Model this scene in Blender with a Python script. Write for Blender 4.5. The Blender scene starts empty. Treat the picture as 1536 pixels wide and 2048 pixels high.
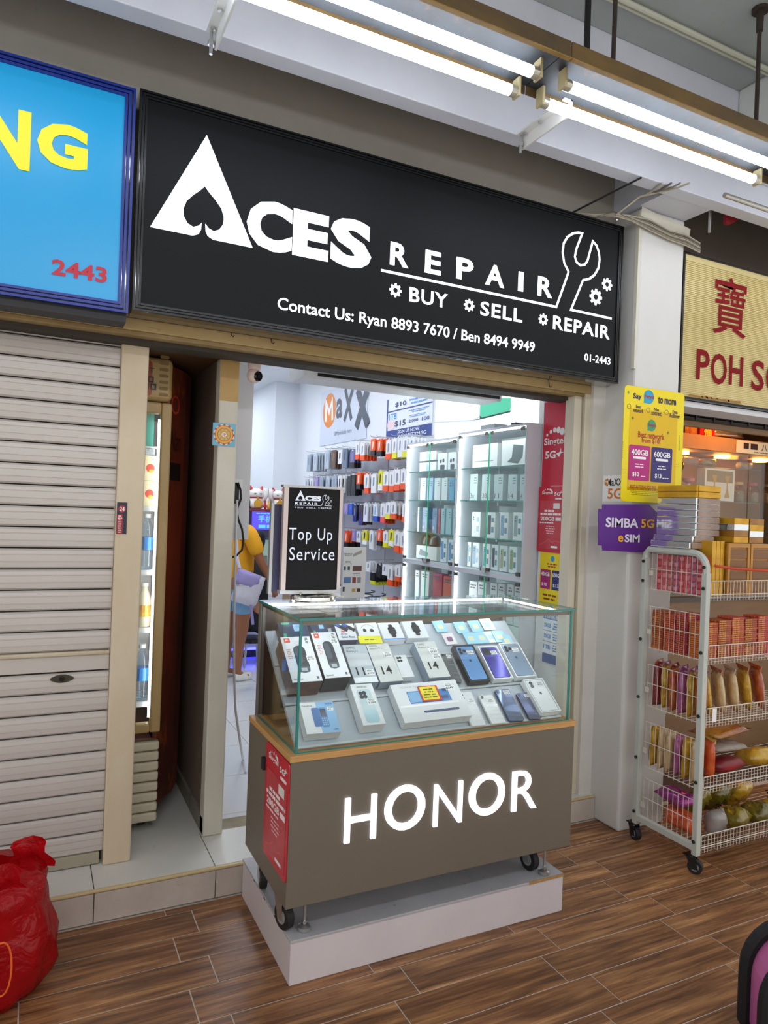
import bpy, math, random
from mathutils import Vector, Matrix
random.seed(7)
SC = bpy.context.scene
COL = SC.collection
V3 = Vector

# ------------------------------------------------------------------ camera
FPX, YAW, PIT, ROL, CH = 1409.16437, 0.460435382, -0.00154926797, 0.0379941531, 1.65
_f = V3((math.sin(YAW)*math.cos(PIT), math.cos(YAW)*math.cos(PIT), math.sin(PIT)))
_r = V3((math.cos(YAW), -math.sin(YAW), 0.0))
_u = _r.cross(_f)
RT = _r*math.cos(ROL) + _u*math.sin(ROL)
UP = -_r*math.sin(ROL) + _u*math.cos(ROL)
CAMP = V3((0, 0, CH))
cd = bpy.data.cameras.new('camera')
cam = bpy.data.objects.new('camera', cd)
COL.objects.link(cam)
cd.sensor_fit = 'HORIZONTAL'; cd.sensor_width = 36.0; cd.lens = 36.0*FPX/1536.0
cd.clip_start = 0.05; cd.clip_end = 60
cam.matrix_world = Matrix(((RT.x, UP.x, -_f.x, 0), (RT.y, UP.y, -_f.y, 0), (RT.z, UP.z, -_f.z, CH), (0, 0, 0, 1)))
SC.camera = cam

# ------------------------------------------------------------------ world, exposure
w = bpy.data.worlds.new('world'); SC.world = w; w.use_nodes = True
bg = w.node_tree.nodes['Background']
bg.inputs[0].default_value = (1.0, 0.97, 0.94, 1); bg.inputs[1].default_value = 0.78
SC.view_settings.view_transform = 'Standard'; SC.view_settings.look = 'None'
SC.view_settings.gamma = 1.0; SC.view_settings.use_curve_mapping = False
SC.view_settings.exposure = 0.5
SC.cycles.max_bounces = 10; SC.cycles.transparent_max_bounces = 24
SC.cycles.sample_clamp_indirect = 4.0
SC.cycles.caustics_reflective = False; SC.cycles.caustics_refractive = False
TUBE_E, SHOP_E, WARM_E = 7.0, 13.5, 22.0

# ------------------------------------------------------------------ pixels of the photograph -> points on known planes
def ray(px, py):
    return RT*((px-768)/FPX) - UP*((py-1024)/FPX) + _f
def ony(px, py, y): d = ray(px, py); return CAMP + d*(y/d.y)
def onx(px, py, x): d = ray(px, py); return CAMP + d*(x/d.x)
def onz(px, py, z=0.0): d = ray(px, py); return CAMP + d*((z-CH)/d.z)
def by(y, ll, ur):
    a = ony(*ll, y); b = ony(*ur, y); return (a.x, a.z, b.x, b.z)
def bxp(x, ll, ur):
    a = onx(*ll, x); b = onx(*ur, x); return (-a.y, a.z, -b.y, b.z)

# ------------------------------------------------------------------ materials
def lin(c):
    if isinstance(c, str):
        c = [int(c[i:i+2], 16)/255 for i in (1, 3, 5)]
        c = [x/12.92 if x <= .04045 else ((x+.055)/1.055)**2.4 for x in c]
    return (c[0], c[1], c[2], 1.0)
MATS = {}
def mat(name, col, rough=.5, metal=0.0, emit=0.0, noise=None, bump=None, spec=.5, alpha=1.0, dirt=None, stretch=(1, 1, 1), trans=0.0, coat=0.0):
    if name in MATS: return MATS[name]
    m = bpy.data.materials.new(name); m.use_nodes = True; nt = m.node_tree
    b = nt.nodes['Principled BSDF']; c = lin(col)
    b.inputs['Base Color'].default_value = c; b.inputs['Roughness'].default_value = rough
    b.inputs['Metallic'].default_value = metal; b.inputs['Specular IOR Level'].default_value = spec
    if coat: b.inputs['Coat Weight'].default_value = coat; b.inputs['Coat Roughness'].default_value = .05
    if trans: b.inputs['Transmission Weight'].default_value = trans
    if emit:
        b.inputs['Emission Color'].default_value = c; b.inputs['Emission Strength'].default_value = emit
    if alpha < 1: b.inputs['Alpha'].default_value = alpha
    if noise or bump or dirt:
        tc = nt.nodes.new('ShaderNodeTexCoord'); mp = nt.nodes.new('ShaderNodeMapping')
        mp.inputs['Scale'].default_value = stretch
        nt.links.new(tc.outputs['Object'], mp.inputs[0])
    last = None
    if noise:
        sc_, c2, am = noise
        n = nt.nodes.new('ShaderNodeTexNoise'); n.inputs['Scale'].default_value = sc_; n.inputs['Detail'].default_value = 6
        n.inputs['Roughness'].default_value = .65
        nt.links.new(mp.outputs[0], n.inputs[0])
        r = nt.nodes.new('ShaderNodeMapRange'); r.inputs[1].default_value = .35; r.inputs[2].default_value = .7; r.inputs[4].default_value = am
        nt.links.new(n.outputs[0], r.inputs[0])
        mx = nt.nodes.new('ShaderNodeMix'); mx.data_type = 'RGBA'
        mx.inputs[6].default_value = c; mx.inputs[7].default_value = lin(c2)
        nt.links.new(r.outputs[0], mx.inputs[0]); last = mx.outputs[2]
    if dirt:
        sc_, c2, lo, hi = dirt
        n = nt.nodes.new('ShaderNodeTexNoise'); n.inputs['Scale'].default_value = sc_; n.inputs['Detail'].default_value = 8
        n.inputs['Roughness'].default_value = .75
        nt.links.new(mp.outputs[0], n.inputs[0])
        r = nt.nodes.new('ShaderNodeMapRange'); r.inputs[1].default_value = lo; r.inputs[2].default_value = hi
        nt.links.new(n.outputs[0], r.inputs[0])
        mx = nt.nodes.new('ShaderNodeMix'); mx.data_type = 'RGBA'; mx.inputs[6].default_value = c
        if last: nt.links.new(last, mx.inputs[6])
        mx.inputs[7].default_value = lin(c2); nt.links.new(r.outputs[0], mx.inputs[0]); last = mx.outputs[2]
    if last: nt.links.new(last, b.inputs['Base Color'])
    if bump:
        n = nt.nodes.new('ShaderNodeTexNoise'); n.inputs['Scale'].default_value = bump[0]; n.inputs['Detail'].default_value = 5
        nt.links.new(mp.outputs[0], n.inputs[0])
        bp = nt.nodes.new('ShaderNodeBump'); bp.inputs['Strength'].default_value = bump[1]; bp.inputs['Distance'].default_value = .01
        nt.links.new(n.outputs[0], bp.inputs['Height']); nt.links.new(bp.outputs[0], b.inputs['Normal'])
    MATS[name] = m
    return m
def glass(name, tint='#fcfffe', refl=1.0, ior=1.5):
    if name in MATS: return MATS[name]
    m = bpy.data.materials.new(name); m.use_nodes = True; nt = m.node_tree
    nt.nodes.remove(nt.nodes['Principled BSDF']); out = nt.nodes['Material Output']
    t = nt.nodes.new('ShaderNodeBsdfTransparent'); t.inputs[0].default_value = lin(tint)
    g = nt.nodes.new('ShaderNodeBsdfGlossy'); g.inputs['Roughness'].default_value = .02; g.inputs[0].default_value = (1, 1, 1, 1)
    lw = nt.nodes.new('ShaderNodeLayerWeight'); lw.inputs[0].default_value = .5
    pw = nt.nodes.new('ShaderNodeMath'); pw.operation = 'POWER'; pw.inputs[1].default_value = 5.0
    mu = nt.nodes.new('ShaderNodeMath'); mu.operation = 'MULTIPLY_ADD'; mu.inputs[1].default_value = .96*refl; mu.inputs[2].default_value = .035*refl
    nt.links.new(lw.outputs['Facing'], pw.inputs[0])
    mx = nt.nodes.new('ShaderNodeMixShader')
    nt.links.new(pw.outputs[0], mu.inputs[0]); nt.links.new(mu.outputs[0], mx.inputs[0])
    nt.links.new(t.outputs[0], mx.inputs[1]); nt.links.new(g.outputs[0], mx.inputs[2]); nt.links.new(mx.outputs[0], out.inputs[0])
    MATS[name] = m
    return m
def film(name, col, cover=.5, rough=.15):
    """thin translucent plastic: coloured see-through sheet with gloss"""
    if name in MATS: return MATS[name]
    m = bpy.data.materials.new(name); m.use_nodes = True; nt = m.node_tree
    b = nt.nodes['Principled BSDF']; out = nt.nodes['Material Output']
    b.inputs['Base Color'].default_value = lin(col); b.inputs['Roughness'].default_value = rough
    tc = nt.nodes.new('ShaderNodeTexCoord'); n = nt.nodes.new('ShaderNodeTexNoise'); n.inputs['Scale'].default_value = 11; n.inputs['Detail'].default_value = 4; n.inputs['Distortion'].default_value = 1.6
    bp = nt.nodes.new('ShaderNodeBump'); bp.inputs['Strength'].default_value = .7; bp.inputs['Distance'].default_value = .02
    nt.links.new(tc.outputs['Object'], n.inputs[0]); nt.links.new(n.outputs[0], bp.inputs['Height']); nt.links.new(bp.outputs[0], b.inputs['Normal'])
    t = nt.nodes.new('ShaderNodeBsdfTransparent'); t.inputs[0].default_value = lin(col)
    mx = nt.nodes.new('ShaderNodeMixShader'); mx.inputs[0].default_value = cover
    nt.links.new(t.outputs[0], mx.inputs[1]); nt.links.new(b.outputs[0], mx.inputs[2]); nt.links.new(mx.outputs[0], out.inputs[0])
    MATS[name] = m
    return m
def flat(col, rough=.45, emit=0.0):
    return mat('print_%s_%g_%g' % (col, rough, emit), col, rough, emit=emit)

# ------------------------------------------------------------------ mesh building
class Fr:
    """a flat frame: point O, right U, up V, towards the viewer N"""
    def __init__(s, O, U, V):
        s.O = V3(O); s.U = V3(U).normalized(); s.V = V3(V).normalized(); s.N = s.U.cross(s.V)
    def at(s, u, v, n=0.0): return s.O + s.U*u + s.V*v + s.N*n
def FY(y): return Fr((0, y, 0), (1, 0, 0), (0, 0, 1))
def FX(x): return Fr((x, 0, 0), (0, -1, 0), (0, 0, 1))
class MB:
    def __init__(s): s.v = []; s.f = []
    def add(s, vs, fs):
        o = len(s.v); s.v += [V3(p) for p in vs]; s.f += [tuple(i+o for i in f) for f in fs]; return s
    def quad(s, *p): return s.add(p, [tuple(range(len(p)))])
    def hexa(s, p):
        return s.add(p, [(0, 3, 2, 1), (4, 5, 6, 7), (0, 1, 5, 4), (1, 2, 6, 5), (2, 3, 7, 6), (3, 0, 4, 7)])
    def box(s, x0, y0, z0, x1, y1, z1):
        return s.hexa([(x0, y0, z0), (x1, y0, z0), (x1, y1, z0), (x0, y1, z0), (x0, y0, z1), (x1, y0, z1), (x1, y1, z1), (x0, y1, z1)])
    def fbox(s, F, u0, v0, u1, v1, n0, n1):
        return s.hexa([F.at(u0, v0, n0), F.at(u1, v0, n0), F.at(u1, v1, n0), F.at(u0, v1, n0),
                       F.at(u0, v0, n1), F.at(u1, v0, n1), F.at(u1, v1, n1), F.at(u0, v1, n1)])
    def prism(s, F, pts, n0, n1):
        k = len(pts)
        vs = [F.at(a, b, n0) for a, b in pts] + [F.at(a, b, n1) for a, b in pts]
        fs = [tuple(range(k-1, -1, -1)), tuple(range(k, 2*k))] + [(i, (i+1) % k, k+(i+1) % k, k+i) for i in range(k)]
        return s.add(vs, fs)
    def poly(s, F, pts, n=0.0): return s.add([F.at(a, b, n) for a, b in pts], [tuple(range(len(pts)))])
    def rect(s, F, u0, v0, u1, v1, n=0.0): return s.poly(F, [(u0, v0), (u1, v0), (u1, v1), (u0, v1)], n)
    def ring(s, c, ax, r, seg, e=None):
        ax = V3(ax).normalized(); a = ax.orthogonal().normalized(); b = ax.cross(a)
        return [V3(c) + a*(r*math.cos(2*math.pi*i/seg)) + b*(r*math.sin(2*math.pi*i/seg)) for i in range(seg)]
    def cyl(s, p0, p1, r0, r1=None, seg=16):
        r1 = r0 if r1 is None else r1; ax = V3(p1)-V3(p0)
        vs = s.ring(p0, ax, r0, seg) + s.ring(p1, ax, r1, seg)
        fs = [tuple(range(seg-1, -1, -1)), tuple(range(seg, 2*seg))] + [(i, (i+1) % seg, seg+(i+1) % seg, seg+i) for i in range(seg)]
        return s.add(vs, fs)
    def tube(s, pts, r, seg=8):
        pts = [V3(p) for p in pts]; n = len(pts); vs = []; prev = None
        for i, p in enumerate(pts):
            t = (pts[min(i+1, n-1)] - pts[max(i-1, 0)]).normalized()
            a = t.orthogonal().normalized() if prev is None else (prev - t*prev.dot(t)).normalized()
            prev = a; b = t.cross(a); rr = r[i] if isinstance(r, (list, tuple)) else r
            vs += [p + a*(rr*math.cos(2*math.pi*k/seg)) + b*(rr*math.sin(2*math.pi*k/seg)) for k in range(seg)]
        fs = [(i*seg+k, i*seg+(k+1) % seg, (i+1)*seg+(k+1) % seg, (i+1)*seg+k) for i in range(n-1) for k in range(seg)]
        fs += [tuple(range(seg-1, -1, -1)), tuple(range((n-1)*seg, n*seg))]
        return s.add(vs, fs)
    def lathe(s, prof, c=(0, 0, 0), seg=20, sx=1.0, sy=1.0):
        c = V3(c); vs = []; n = len(prof)
        for r, z in prof:
            vs += [c + V3((sx*r*math.cos(2*math.pi*k/seg), sy*r*math.sin(2*math.pi*k/seg), z)) for k in range(seg)]
        fs = [(i*seg+k, i*seg+(k+1) % seg, (i+1)*seg+(k+1) % seg, (i+1)*seg+k) for i in range(n-1) for k in range(seg)]
        fs += [tuple(range(seg-1, -1, -1)), tuple(range((n-1)*seg, n*seg))]
        return s.add(vs, fs)
    def stroke(s, F, pts, wd, n0, n1=None, closed=False):
        """flat line of width wd through pts, mitred"""
        k = len(pts); L = []; R = []
        P = [Vector((a, b)) for a, b in pts]
        for i in range(k):
            a = P[(i-1) % k] if (closed or i > 0) else None
            b = P[(i+1) % k] if (closed or i < k-1) else None
            d0 = (P[i]-a).normalized() if a is not None else (b-P[i]).normalized()
            d1 = (b-P[i]).normalized() if b is not None else d0
            t = (d0+d1); t = t.normalized() if t.length > 1e-6 else d1
            nn = Vector((-t.y, t.x)); cs = max(.45, nn.dot(Vector((-d1.y, d1.x))))
            L.append(P[i]+nn*(wd/2/cs)); R.append(P[i]-nn*(wd/2/cs))
        rng = range(k if closed else k-1)
        for i in rng:
            j = (i+1) % k
            q = [R[i], R[j], L[j], L[i]]
            if n1 is None: s.poly(F, [(p.x, p.y) for p in q], n0)
            else: s.prism(F, [(p.x, p.y) for p in q], n0, n1)
        return s
def circ(cx, cy, r, seg=24, ry=None, a0=0.0, a1=2*math.pi, close=False):
    n = seg+1 if close else seg
    return [(cx+r*math.cos(a0+(a1-a0)*i/seg), cy+(ry or r)*math.sin(a0+(a1-a0)*i/seg)) for i in range(n)]
def rrect(x0, y0, x1, y1, r, seg=4):
    p = []
    for cx, cy, a in ((x1-r, y1-r, 0), (x0+r, y1-r, 90), (x0+r, y0+r, 180), (x1-r, y0+r, 270)):
        p += [(cx+r*math.cos(math.radians(a+90*i/seg)), cy+r*math.sin(math.radians(a+90*i/seg))) for i in range(seg+1)]
    return p
def gear(cx, cy, r, teeth=8):
    p = []
    for i in range(teeth):
        a = 2*math.pi*i/teeth; w_ = 2*math.pi/teeth
        for da, rr in ((-.30, .76), (-.2, 1.0), (.2, 1.0), (.30, .76)):
            p.append((cx+r*rr*math.cos(a+da*w_), cy+r*rr*math.sin(a+da*w_)))
    return p

def tag(o, label=None, cat=None, group=None, kind=None):
    if label: o['label'] = label
    if cat: o['category'] = cat
    if group: o['group'] = group
    if kind: o['kind'] = kind
    return o
def thing(name, label, cat, loc=(0, 0, 0), group=None, kind=None):
    o = bpy.data.objects.new(name, None); COL.objects.link(o); o.location = loc; o.empty_display_size = .05
    o['_w'] = list(loc)
    return tag(o, label, cat, group, kind)
def wloc(o): return V3(o['_w']) if o is not None and '_w' in o else V3((0, 0, 0))
def ob(name, mb, m, parent=None, label=None, cat=None, group=None, kind=None, bev=0.0, smooth=False, sub=0, seg=2):
    """one mesh object from world coordinates"""
    me = bpy.data.meshes.new(name)
    if parent is not None: org = wloc(parent)
    else:
        xs = [p.x for p in mb.v]; ys = [p.y for p in mb.v]; zs = [p.z for p in mb.v]
        org = V3(((min(xs)+max(xs))/2, (min(ys)+max(ys))/2, min(zs)))
    me.from_pydata([tuple(p-org) for p in mb.v], [], mb.f)
    if isinstance(m, (list, tuple)):
        for q in m: me.materials.append(q)
    else: me.materials.append(m)
    if smooth:
        for p in me.polygons: p.use_smooth = True
    o = bpy.data.objects.new(name, me); COL.objects.link(o)
    if parent is not None:
        o.parent = parent; o['_w'] = list(org)
    else:
        o.location = org; o['_w'] = list(org)
    if bev:
        b = o.modifiers.new('bevel', 'BEVEL'); b.width = bev; b.segments = seg; b.limit_method = 'ANGLE'
    if sub:
        b = o.modifiers.new('subsurf', 'SUBSURF'); b.levels = sub; b.render_levels = sub
    return tag(o, label, cat, group, kind)
def struct(name, mb, m, **k): return ob(name, mb, m, kind='structure', **k)
def kids(o): return [c for c in bpy.data.objects if c.parent == o]
CHILD = {}
def dup(root, d, rotz=0.0, label=None, group=None, children=None):
    """copy a thing with its parts (children: list built once) moved by d"""
    r = root.copy(); COL.objects.link(r); r.location = root.location + V3(d); r.rotation_euler.z += rotz
    r['_w'] = list(V3(root['_w'])+V3(d))
    if label: r['label'] = label
    if group: r['group'] = group
    for ch, gr in (children or []):
        c = ch.copy(); COL.objects.link(c); c.parent = r
        for g in gr:
            q = g.copy(); COL.objects.link(q); q.parent = c
    return r
TEXTS = []
def txt(parent, F, s, box, m, off=0.0, n=.0012, sp=1.0, name='lettering', ext=0.0, shear=0.0):
    TEXTS.append((parent, F, s, box, m, off, n, sp, name, ext, shear))
def bars(parent, F, box, rows, m, n=.0012, cov=.8, fill=.5, name='small_print'):
    """tiny unreadable print: thin lines of ink"""
    u0, v0, u1, v1 = box; mb = MB(); h = (v1-v0)/rows
    for i in range(rows):
        vv = v1-h*(i+1)+h*(1-fill)/2
        L = (u1-u0)*cov*random.uniform(.75, 1.2); L = min(L, u1-u0); c = (u0+u1)/2
        x = c-L/2
        while x < c+L/2-1e-5:
            x2 = min(x+h*random.uniform(.8, 2.6), c+L/2)
            mb.rect(F, x, vv, x2, vv+h*fill, n); x = x2+h*.35
    return ob(name, mb, m, parent)
def flush_texts():
    cur = {}
    for t in TEXTS:
        key = (t[2], t[5], t[7], t[10])
        if key not in cur:
            c = bpy.data.curves.new('font', 'FONT'); c.body = t[2]; c.offset = t[5]; c.space_character = t[7]
            c.resolution_u = 3; c.align_x = 'LEFT'; c.fill_mode = 'FRONT'; c.shear = t[10]
            o = bpy.data.objects.new('font', c); COL.objects.link(o); cur[key] = o
    bpy.context.view_layer.update()
    dg = bpy.context.evaluated_depsgraph_get()
    src = {}
    for k, o in cur.items():
        me = bpy.data.meshes.new_from_object(o.evaluated_get(dg))
        src[k] = ([tuple(v.co) for v in me.vertices], [tuple(p.vertices) for p in me.polygons])
        bpy.data.meshes.remove(me)
    from collections import Counter
    for parent, F, s, (u0, v0, u1, v1), m, off, n, sp, name, ext, shear in TEXTS:
        vs, fs = src[(s, off, sp, shear)]
        if not vs: continue
        x0 = min(v[0] for v in vs); x1 = max(v[0] for v in vs); y0 = min(v[1] for v in vs); y1 = max(v[1] for v in vs)
        iv = sorted((min(vs[i][0] for i in f), max(vs[i][0] for i in f)) for f in fs)
        words = [list(iv[0])]
        for a, b in iv[1:]:
            if a-words[-1][1] > .16*max(sp, 1.0)**2: words.append([a, b])
            else: words[-1][1] = max(words[-1][1], b)
        for wa, wb in words:
            W = [f for f in fs if wa-1e-5 <= min(vs[i][0] for i in f) <= wb+1e-5]
            used = sorted({i for f in W for i in f}); ix = {i: k for k, i in enumerate(used)}; k = len(used)
            pt = lambda v, d: F.at(u0+(v[0]-x0)/(x1-x0)*(u1-u0), v0+(v[1]-y0)/max(y1-y0, 1e-6)*(v1-v0), d)
            mb = MB(); mb.add([pt(vs[i], n+ext) for i in used], [tuple(ix[i] for i in f) for f in W])
            if ext:
                mb.v += [pt(vs[i], n) for i in used]; cnt = Counter()
                for f in list(mb.f):
                    for i in range(len(f)): cnt[(f[i], f[(i+1) % len(f)])] += 1
                for (a, b) in cnt:
                    if (b, a) not in cnt: mb.f.append((b, a, a+k, b+k))
            ob(name, mb, m, parent)
    for o in cur.values():
        c = o.data; bpy.data.objects.remove(o); bpy.data.curves.remove(c)

X_, Y_, Z_ = V3((1, 0, 0)), V3((0, 1, 0)), V3((0, 0, 1))
# ------------------------------------------------------------------ common materials
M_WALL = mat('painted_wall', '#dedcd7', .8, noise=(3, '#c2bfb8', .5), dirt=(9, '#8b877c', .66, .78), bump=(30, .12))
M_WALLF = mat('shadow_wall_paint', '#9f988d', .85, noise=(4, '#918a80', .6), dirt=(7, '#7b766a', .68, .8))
M_WHITE = mat('white_paint', '#e8ebee', .7, noise=(2, '#dfe3e6', .4))
M_BLACK = mat('black_plastic', '#0c0d0f', .35)
M_STEEL = mat('zinc_steel', '#c4c6c6', .3, metal=.9)
M_CHROME = mat('polished_steel', '#e6e2dc', .15, metal=1.0)
M_ALU = mat('brushed_aluminium', '#b9babb', .38, metal=.85)
M_RUBBER = mat('black_rubber', '#17181a', .6)
M_PINKCREAM = mat('aged_cream_metal', '#d3c6ae', .45, noise=(5, '#c2a983', .6), dirt=(14, '#6f5434', .66, .80), stretch=(1, 1, .35))
M_LED = mat('white_led', '#f4f8ff', .5, emit=14.0)
M_GLASS = glass('clear_glass')
M_GEDGE = mat('green_glass_edge', '#1c7d74', .12, emit=.03, spec=.8)  # faint glow put into the edge colour, no lamp inside
# ================================================================== SETTING
ZS = .131     # top of the step
# corridor floor: grout bed + wood-look tiles
floor = struct('floor', MB().box(-2.6, -2.2, -.05, 5.6, 2.96, -.0012), mat('pale_grout', '#c9bfb3', .85, noise=(20, '#8f867c', .6)))
def plank_mat():
    m = bpy.data.materials.new('wood_look_tile'); m.use_nodes = True; nt = m.node_tree; b = nt.nodes['Principled BSDF']
    N = nt.nodes.new; L = nt.links.new
    tc = N('ShaderNodeTexCoord'); oi = N('ShaderNodeObjectInfo')
    ad = N('ShaderNodeVectorMath'); ad.operation = 'MULTIPLY_ADD'; ad.inputs[1].default_value = (1, 1, 1)
    cm = N('ShaderNodeCombineXYZ'); mu = N('ShaderNodeMath'); mu.operation = 'MULTIPLY'; mu.inputs[1].default_value = 37.0
    L(oi.outputs['Random'], mu.inputs[0]); L(mu.outputs[0], cm.inputs[0]); L(mu.outputs[0], cm.inputs[1]); L(mu.outputs[0], cm.inputs[2])
    L(tc.outputs['Object'], ad.inputs[0]); L(cm.outputs[0], ad.inputs[2])
    mp = N('ShaderNodeMapping'); mp.inputs['Scale'].default_value = (1.6, 26, 1); L(ad.outputs[0], mp.inputs[0])
    n1 = N('ShaderNodeTexNoise'); n1.inputs['Scale'].default_value = 1.6; n1.inputs['Detail'].default_value = 9; n1.inputs['Roughness'].default_value = .66
    n1.inputs['Distortion'].default_value = .5
    L(mp.outputs[0], n1.inputs[0])
    mp2 = N('ShaderNodeMapping'); mp2.inputs['Scale'].default_value = (2.2, 7, 1); L(ad.outputs[0], mp2.inputs[0])
    n2 = N('ShaderNodeTexNoise'); n2.inputs['Scale'].default_value = 1.3; n2.inputs['Detail'].default_value = 3; L(mp2.outputs[0], n2.inputs[0])
    cr = N('ShaderNodeValToRGB'); e = cr.color_ramp.elements
    e[0].position = .30; e[0].color = lin('#4a301c'); e[1].position = .74; e[1].color = lin('#c29566')
    q = e.new(.47); q.color = lin('#7c5436'); q = e.new(.58); q.color = lin('#9c7048')
    L(n1.outputs[0], cr.inputs[0])
    mx = N('ShaderNodeMix'); mx.data_type = 'RGBA'; mx.blend_type = 'MULTIPLY'; mx.inputs[0].default_value = .55
    cr2 = N('ShaderNodeValToRGB'); cr2.color_ramp.elements[0].color = (.40, .36, .33, 1); cr2.color_ramp.elements[1].color = (1.25, 1.2, 1.12, 1)
    cr2.color_ramp.elements[0].position = .3; cr2.color_ramp.elements[1].position = .68
    L(n2.outputs[0], cr2.inputs[0]); L(cr.outputs[0], mx.inputs[6]); L(cr2.outputs[0], mx.inputs[7])
    L(mx.outputs[2], b.inputs['Base Color']); b.inputs['Roughness'].default_value = .42
    bp = N('ShaderNodeBump'); bp.inputs['Strength'].default_value = .12; L(n1.outputs[0], bp.inputs['Height']); L(bp.outputs[0], b.inputs['Normal'])
    return m
M_PLANK = plank_mat()
rows = [2.921, 2.880, 2.723, 2.566, 2.408, 2.251-.013, 2.081, 1.924, 1.767, 1.610, 1.453, 1.296, 1.139, .982, .825, .668]
PL = .6172
for i in range(len(rows)-1):
    y1, y0 = rows[i]-.0022, rows[i+1]+.0022
    off = .625 if i % 2 == 1 else .525
    xs = [off+PL*k for k in range(-5, 9)]
    xs = [x for x in xs if -2.4 < x < 2.93] + [2.99+.31*(i % 2)+PL*k for k in range(0, 4)] + ([2.99] if i % 2 else [])
    xs = sorted(set(xs))
    for a, b_ in zip(xs[:-1], xs[1:]):
        if b_-a < .02: continue
        if b_ < -1.2 and y1 < 2: continue
        ob('plank', MB().box(a+.0022, y0, -.02, b_-.0022, y1, 0), M_PLANK, floor)

# raised step in front of the shops, tiled
M_STEPT = mat('white_step_tile', '#d9d8d2', .4, noise=(3, '#cbc8c0', .5), dirt=(8, '#8c857a', .66, .8))
M_STEPR = mat('grimy_riser_tile', '#cbc2b8', .5, noise=(4, '#a99f95', .7), dirt=(10, '#6b5f54', .62, .78))
step = struct('trim_1', MB().box(-2.6, 2.936, 0, 2.815, 3.30, ZS-.008), mat('dark_joint', '#5c554d', .9))
tx = [.258+.4735*k for k in range(-6, 7)]
tx = [x for x in tx if x < 2.7] + [2.814]
for a, b_ in zip(tx[:-1], tx[1:]):
    ob('tile', MB().box(a+.002, 2.945, ZS-.02, b_-.002, 3.26, ZS), M_STEPT, step)
    ob('riser_tile', MB().box(a+.002, 2.930, .004, b_-.002, 2.95, ZS-.014), M_STEPR, step)
ob('nosing', MB().box(-2.6, 2.929, ZS-.013, 2.813, 2.946, ZS-.001), mat('yellowed_nosing', '#c7b387', .5, dirt=(12, '#6d5c44', .62, .8)), step, bev=.004)
# alcove floor
struct('floor_alcove', MB().box(-.3, 3.262, 0, .762, 4.6, ZS-.001), M_STEPT)
ob('tile_joint', MB().box(.258-.002, 3.262, ZS-.001, .258+.002, 4.6, ZS), MATS['dark_joint'], None, kind='structure')

# pillar, front wall, ceiling, beams
M_PILLAR = mat('pillar_paint', '#d8d8d5', .65, noise=(2.5, '#cccac5', .5), dirt=(11, '#5d584e', .68, .78), bump=(18, .15), stretch=(1, 1, .6))
struct('wall_pillar', MB().box(2.815, 2.755, 0, 3.142, 3.6, 3.30), M_PILLAR, bev=.012)
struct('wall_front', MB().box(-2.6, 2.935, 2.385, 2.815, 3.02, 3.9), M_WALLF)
struct('wall_front_reveal', MB().box(2.728, 2.965, ZS, 2.815, 3.10, 2.385), M_WALL)
struct('wall_front_right', MB().box(3.142, 2.99, 2.33, 5.6, 3.06, 3.9), mat('dark_brown_wall', '#5b4f45', .85, noise=(3, '#4a4038', .5)))
struct('ceiling', MB().box(-2.6, -2.2, 3.9, 5.6, 3.06, 3.98), mat('ceiling_paint', '#a9b0ae', .85, noise=(3, '#9aa19f', .6), dirt=(6, '#82887f', .66, .8)))
M_BEAM = mat('beam_paint', '#d3d6df', .5, noise=(5, '#c6cad6', .6), bump=(12, .1))
struct('ceiling_beam', MB().box(-2.6, 2.500, 3.295, 5.6, 2.585, 3.9), M_BEAM, bev=.004)
struct('ceiling_beam_stub', MB().box(2.79, 2.586, 3.302, 3.142, 2.934, 3.9), M_BEAM)
struct('ceiling_cross_beam', MB().box(3.20, -.4, 3.46, 3.55, 2.499, 3.9), mat('peeling_white_paint', '#d2d6d2', .7, noise=(4, '#bcc1bc', .6), bump=(7, .5)), bev=.01)
ob('ceiling_conduit', MB().tube([(-2.5, 2.30, 3.885), (3.2, 2.30, 3.885)], .012).tube([(-2.5, 2.325, 3.885), (3.2, 2.325, 3.885)], .008), mat('white_conduit', '#c7c8b6', .6), None,
   label='pair of white painted conduits running along the corridor ceiling', cat='conduit')

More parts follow.
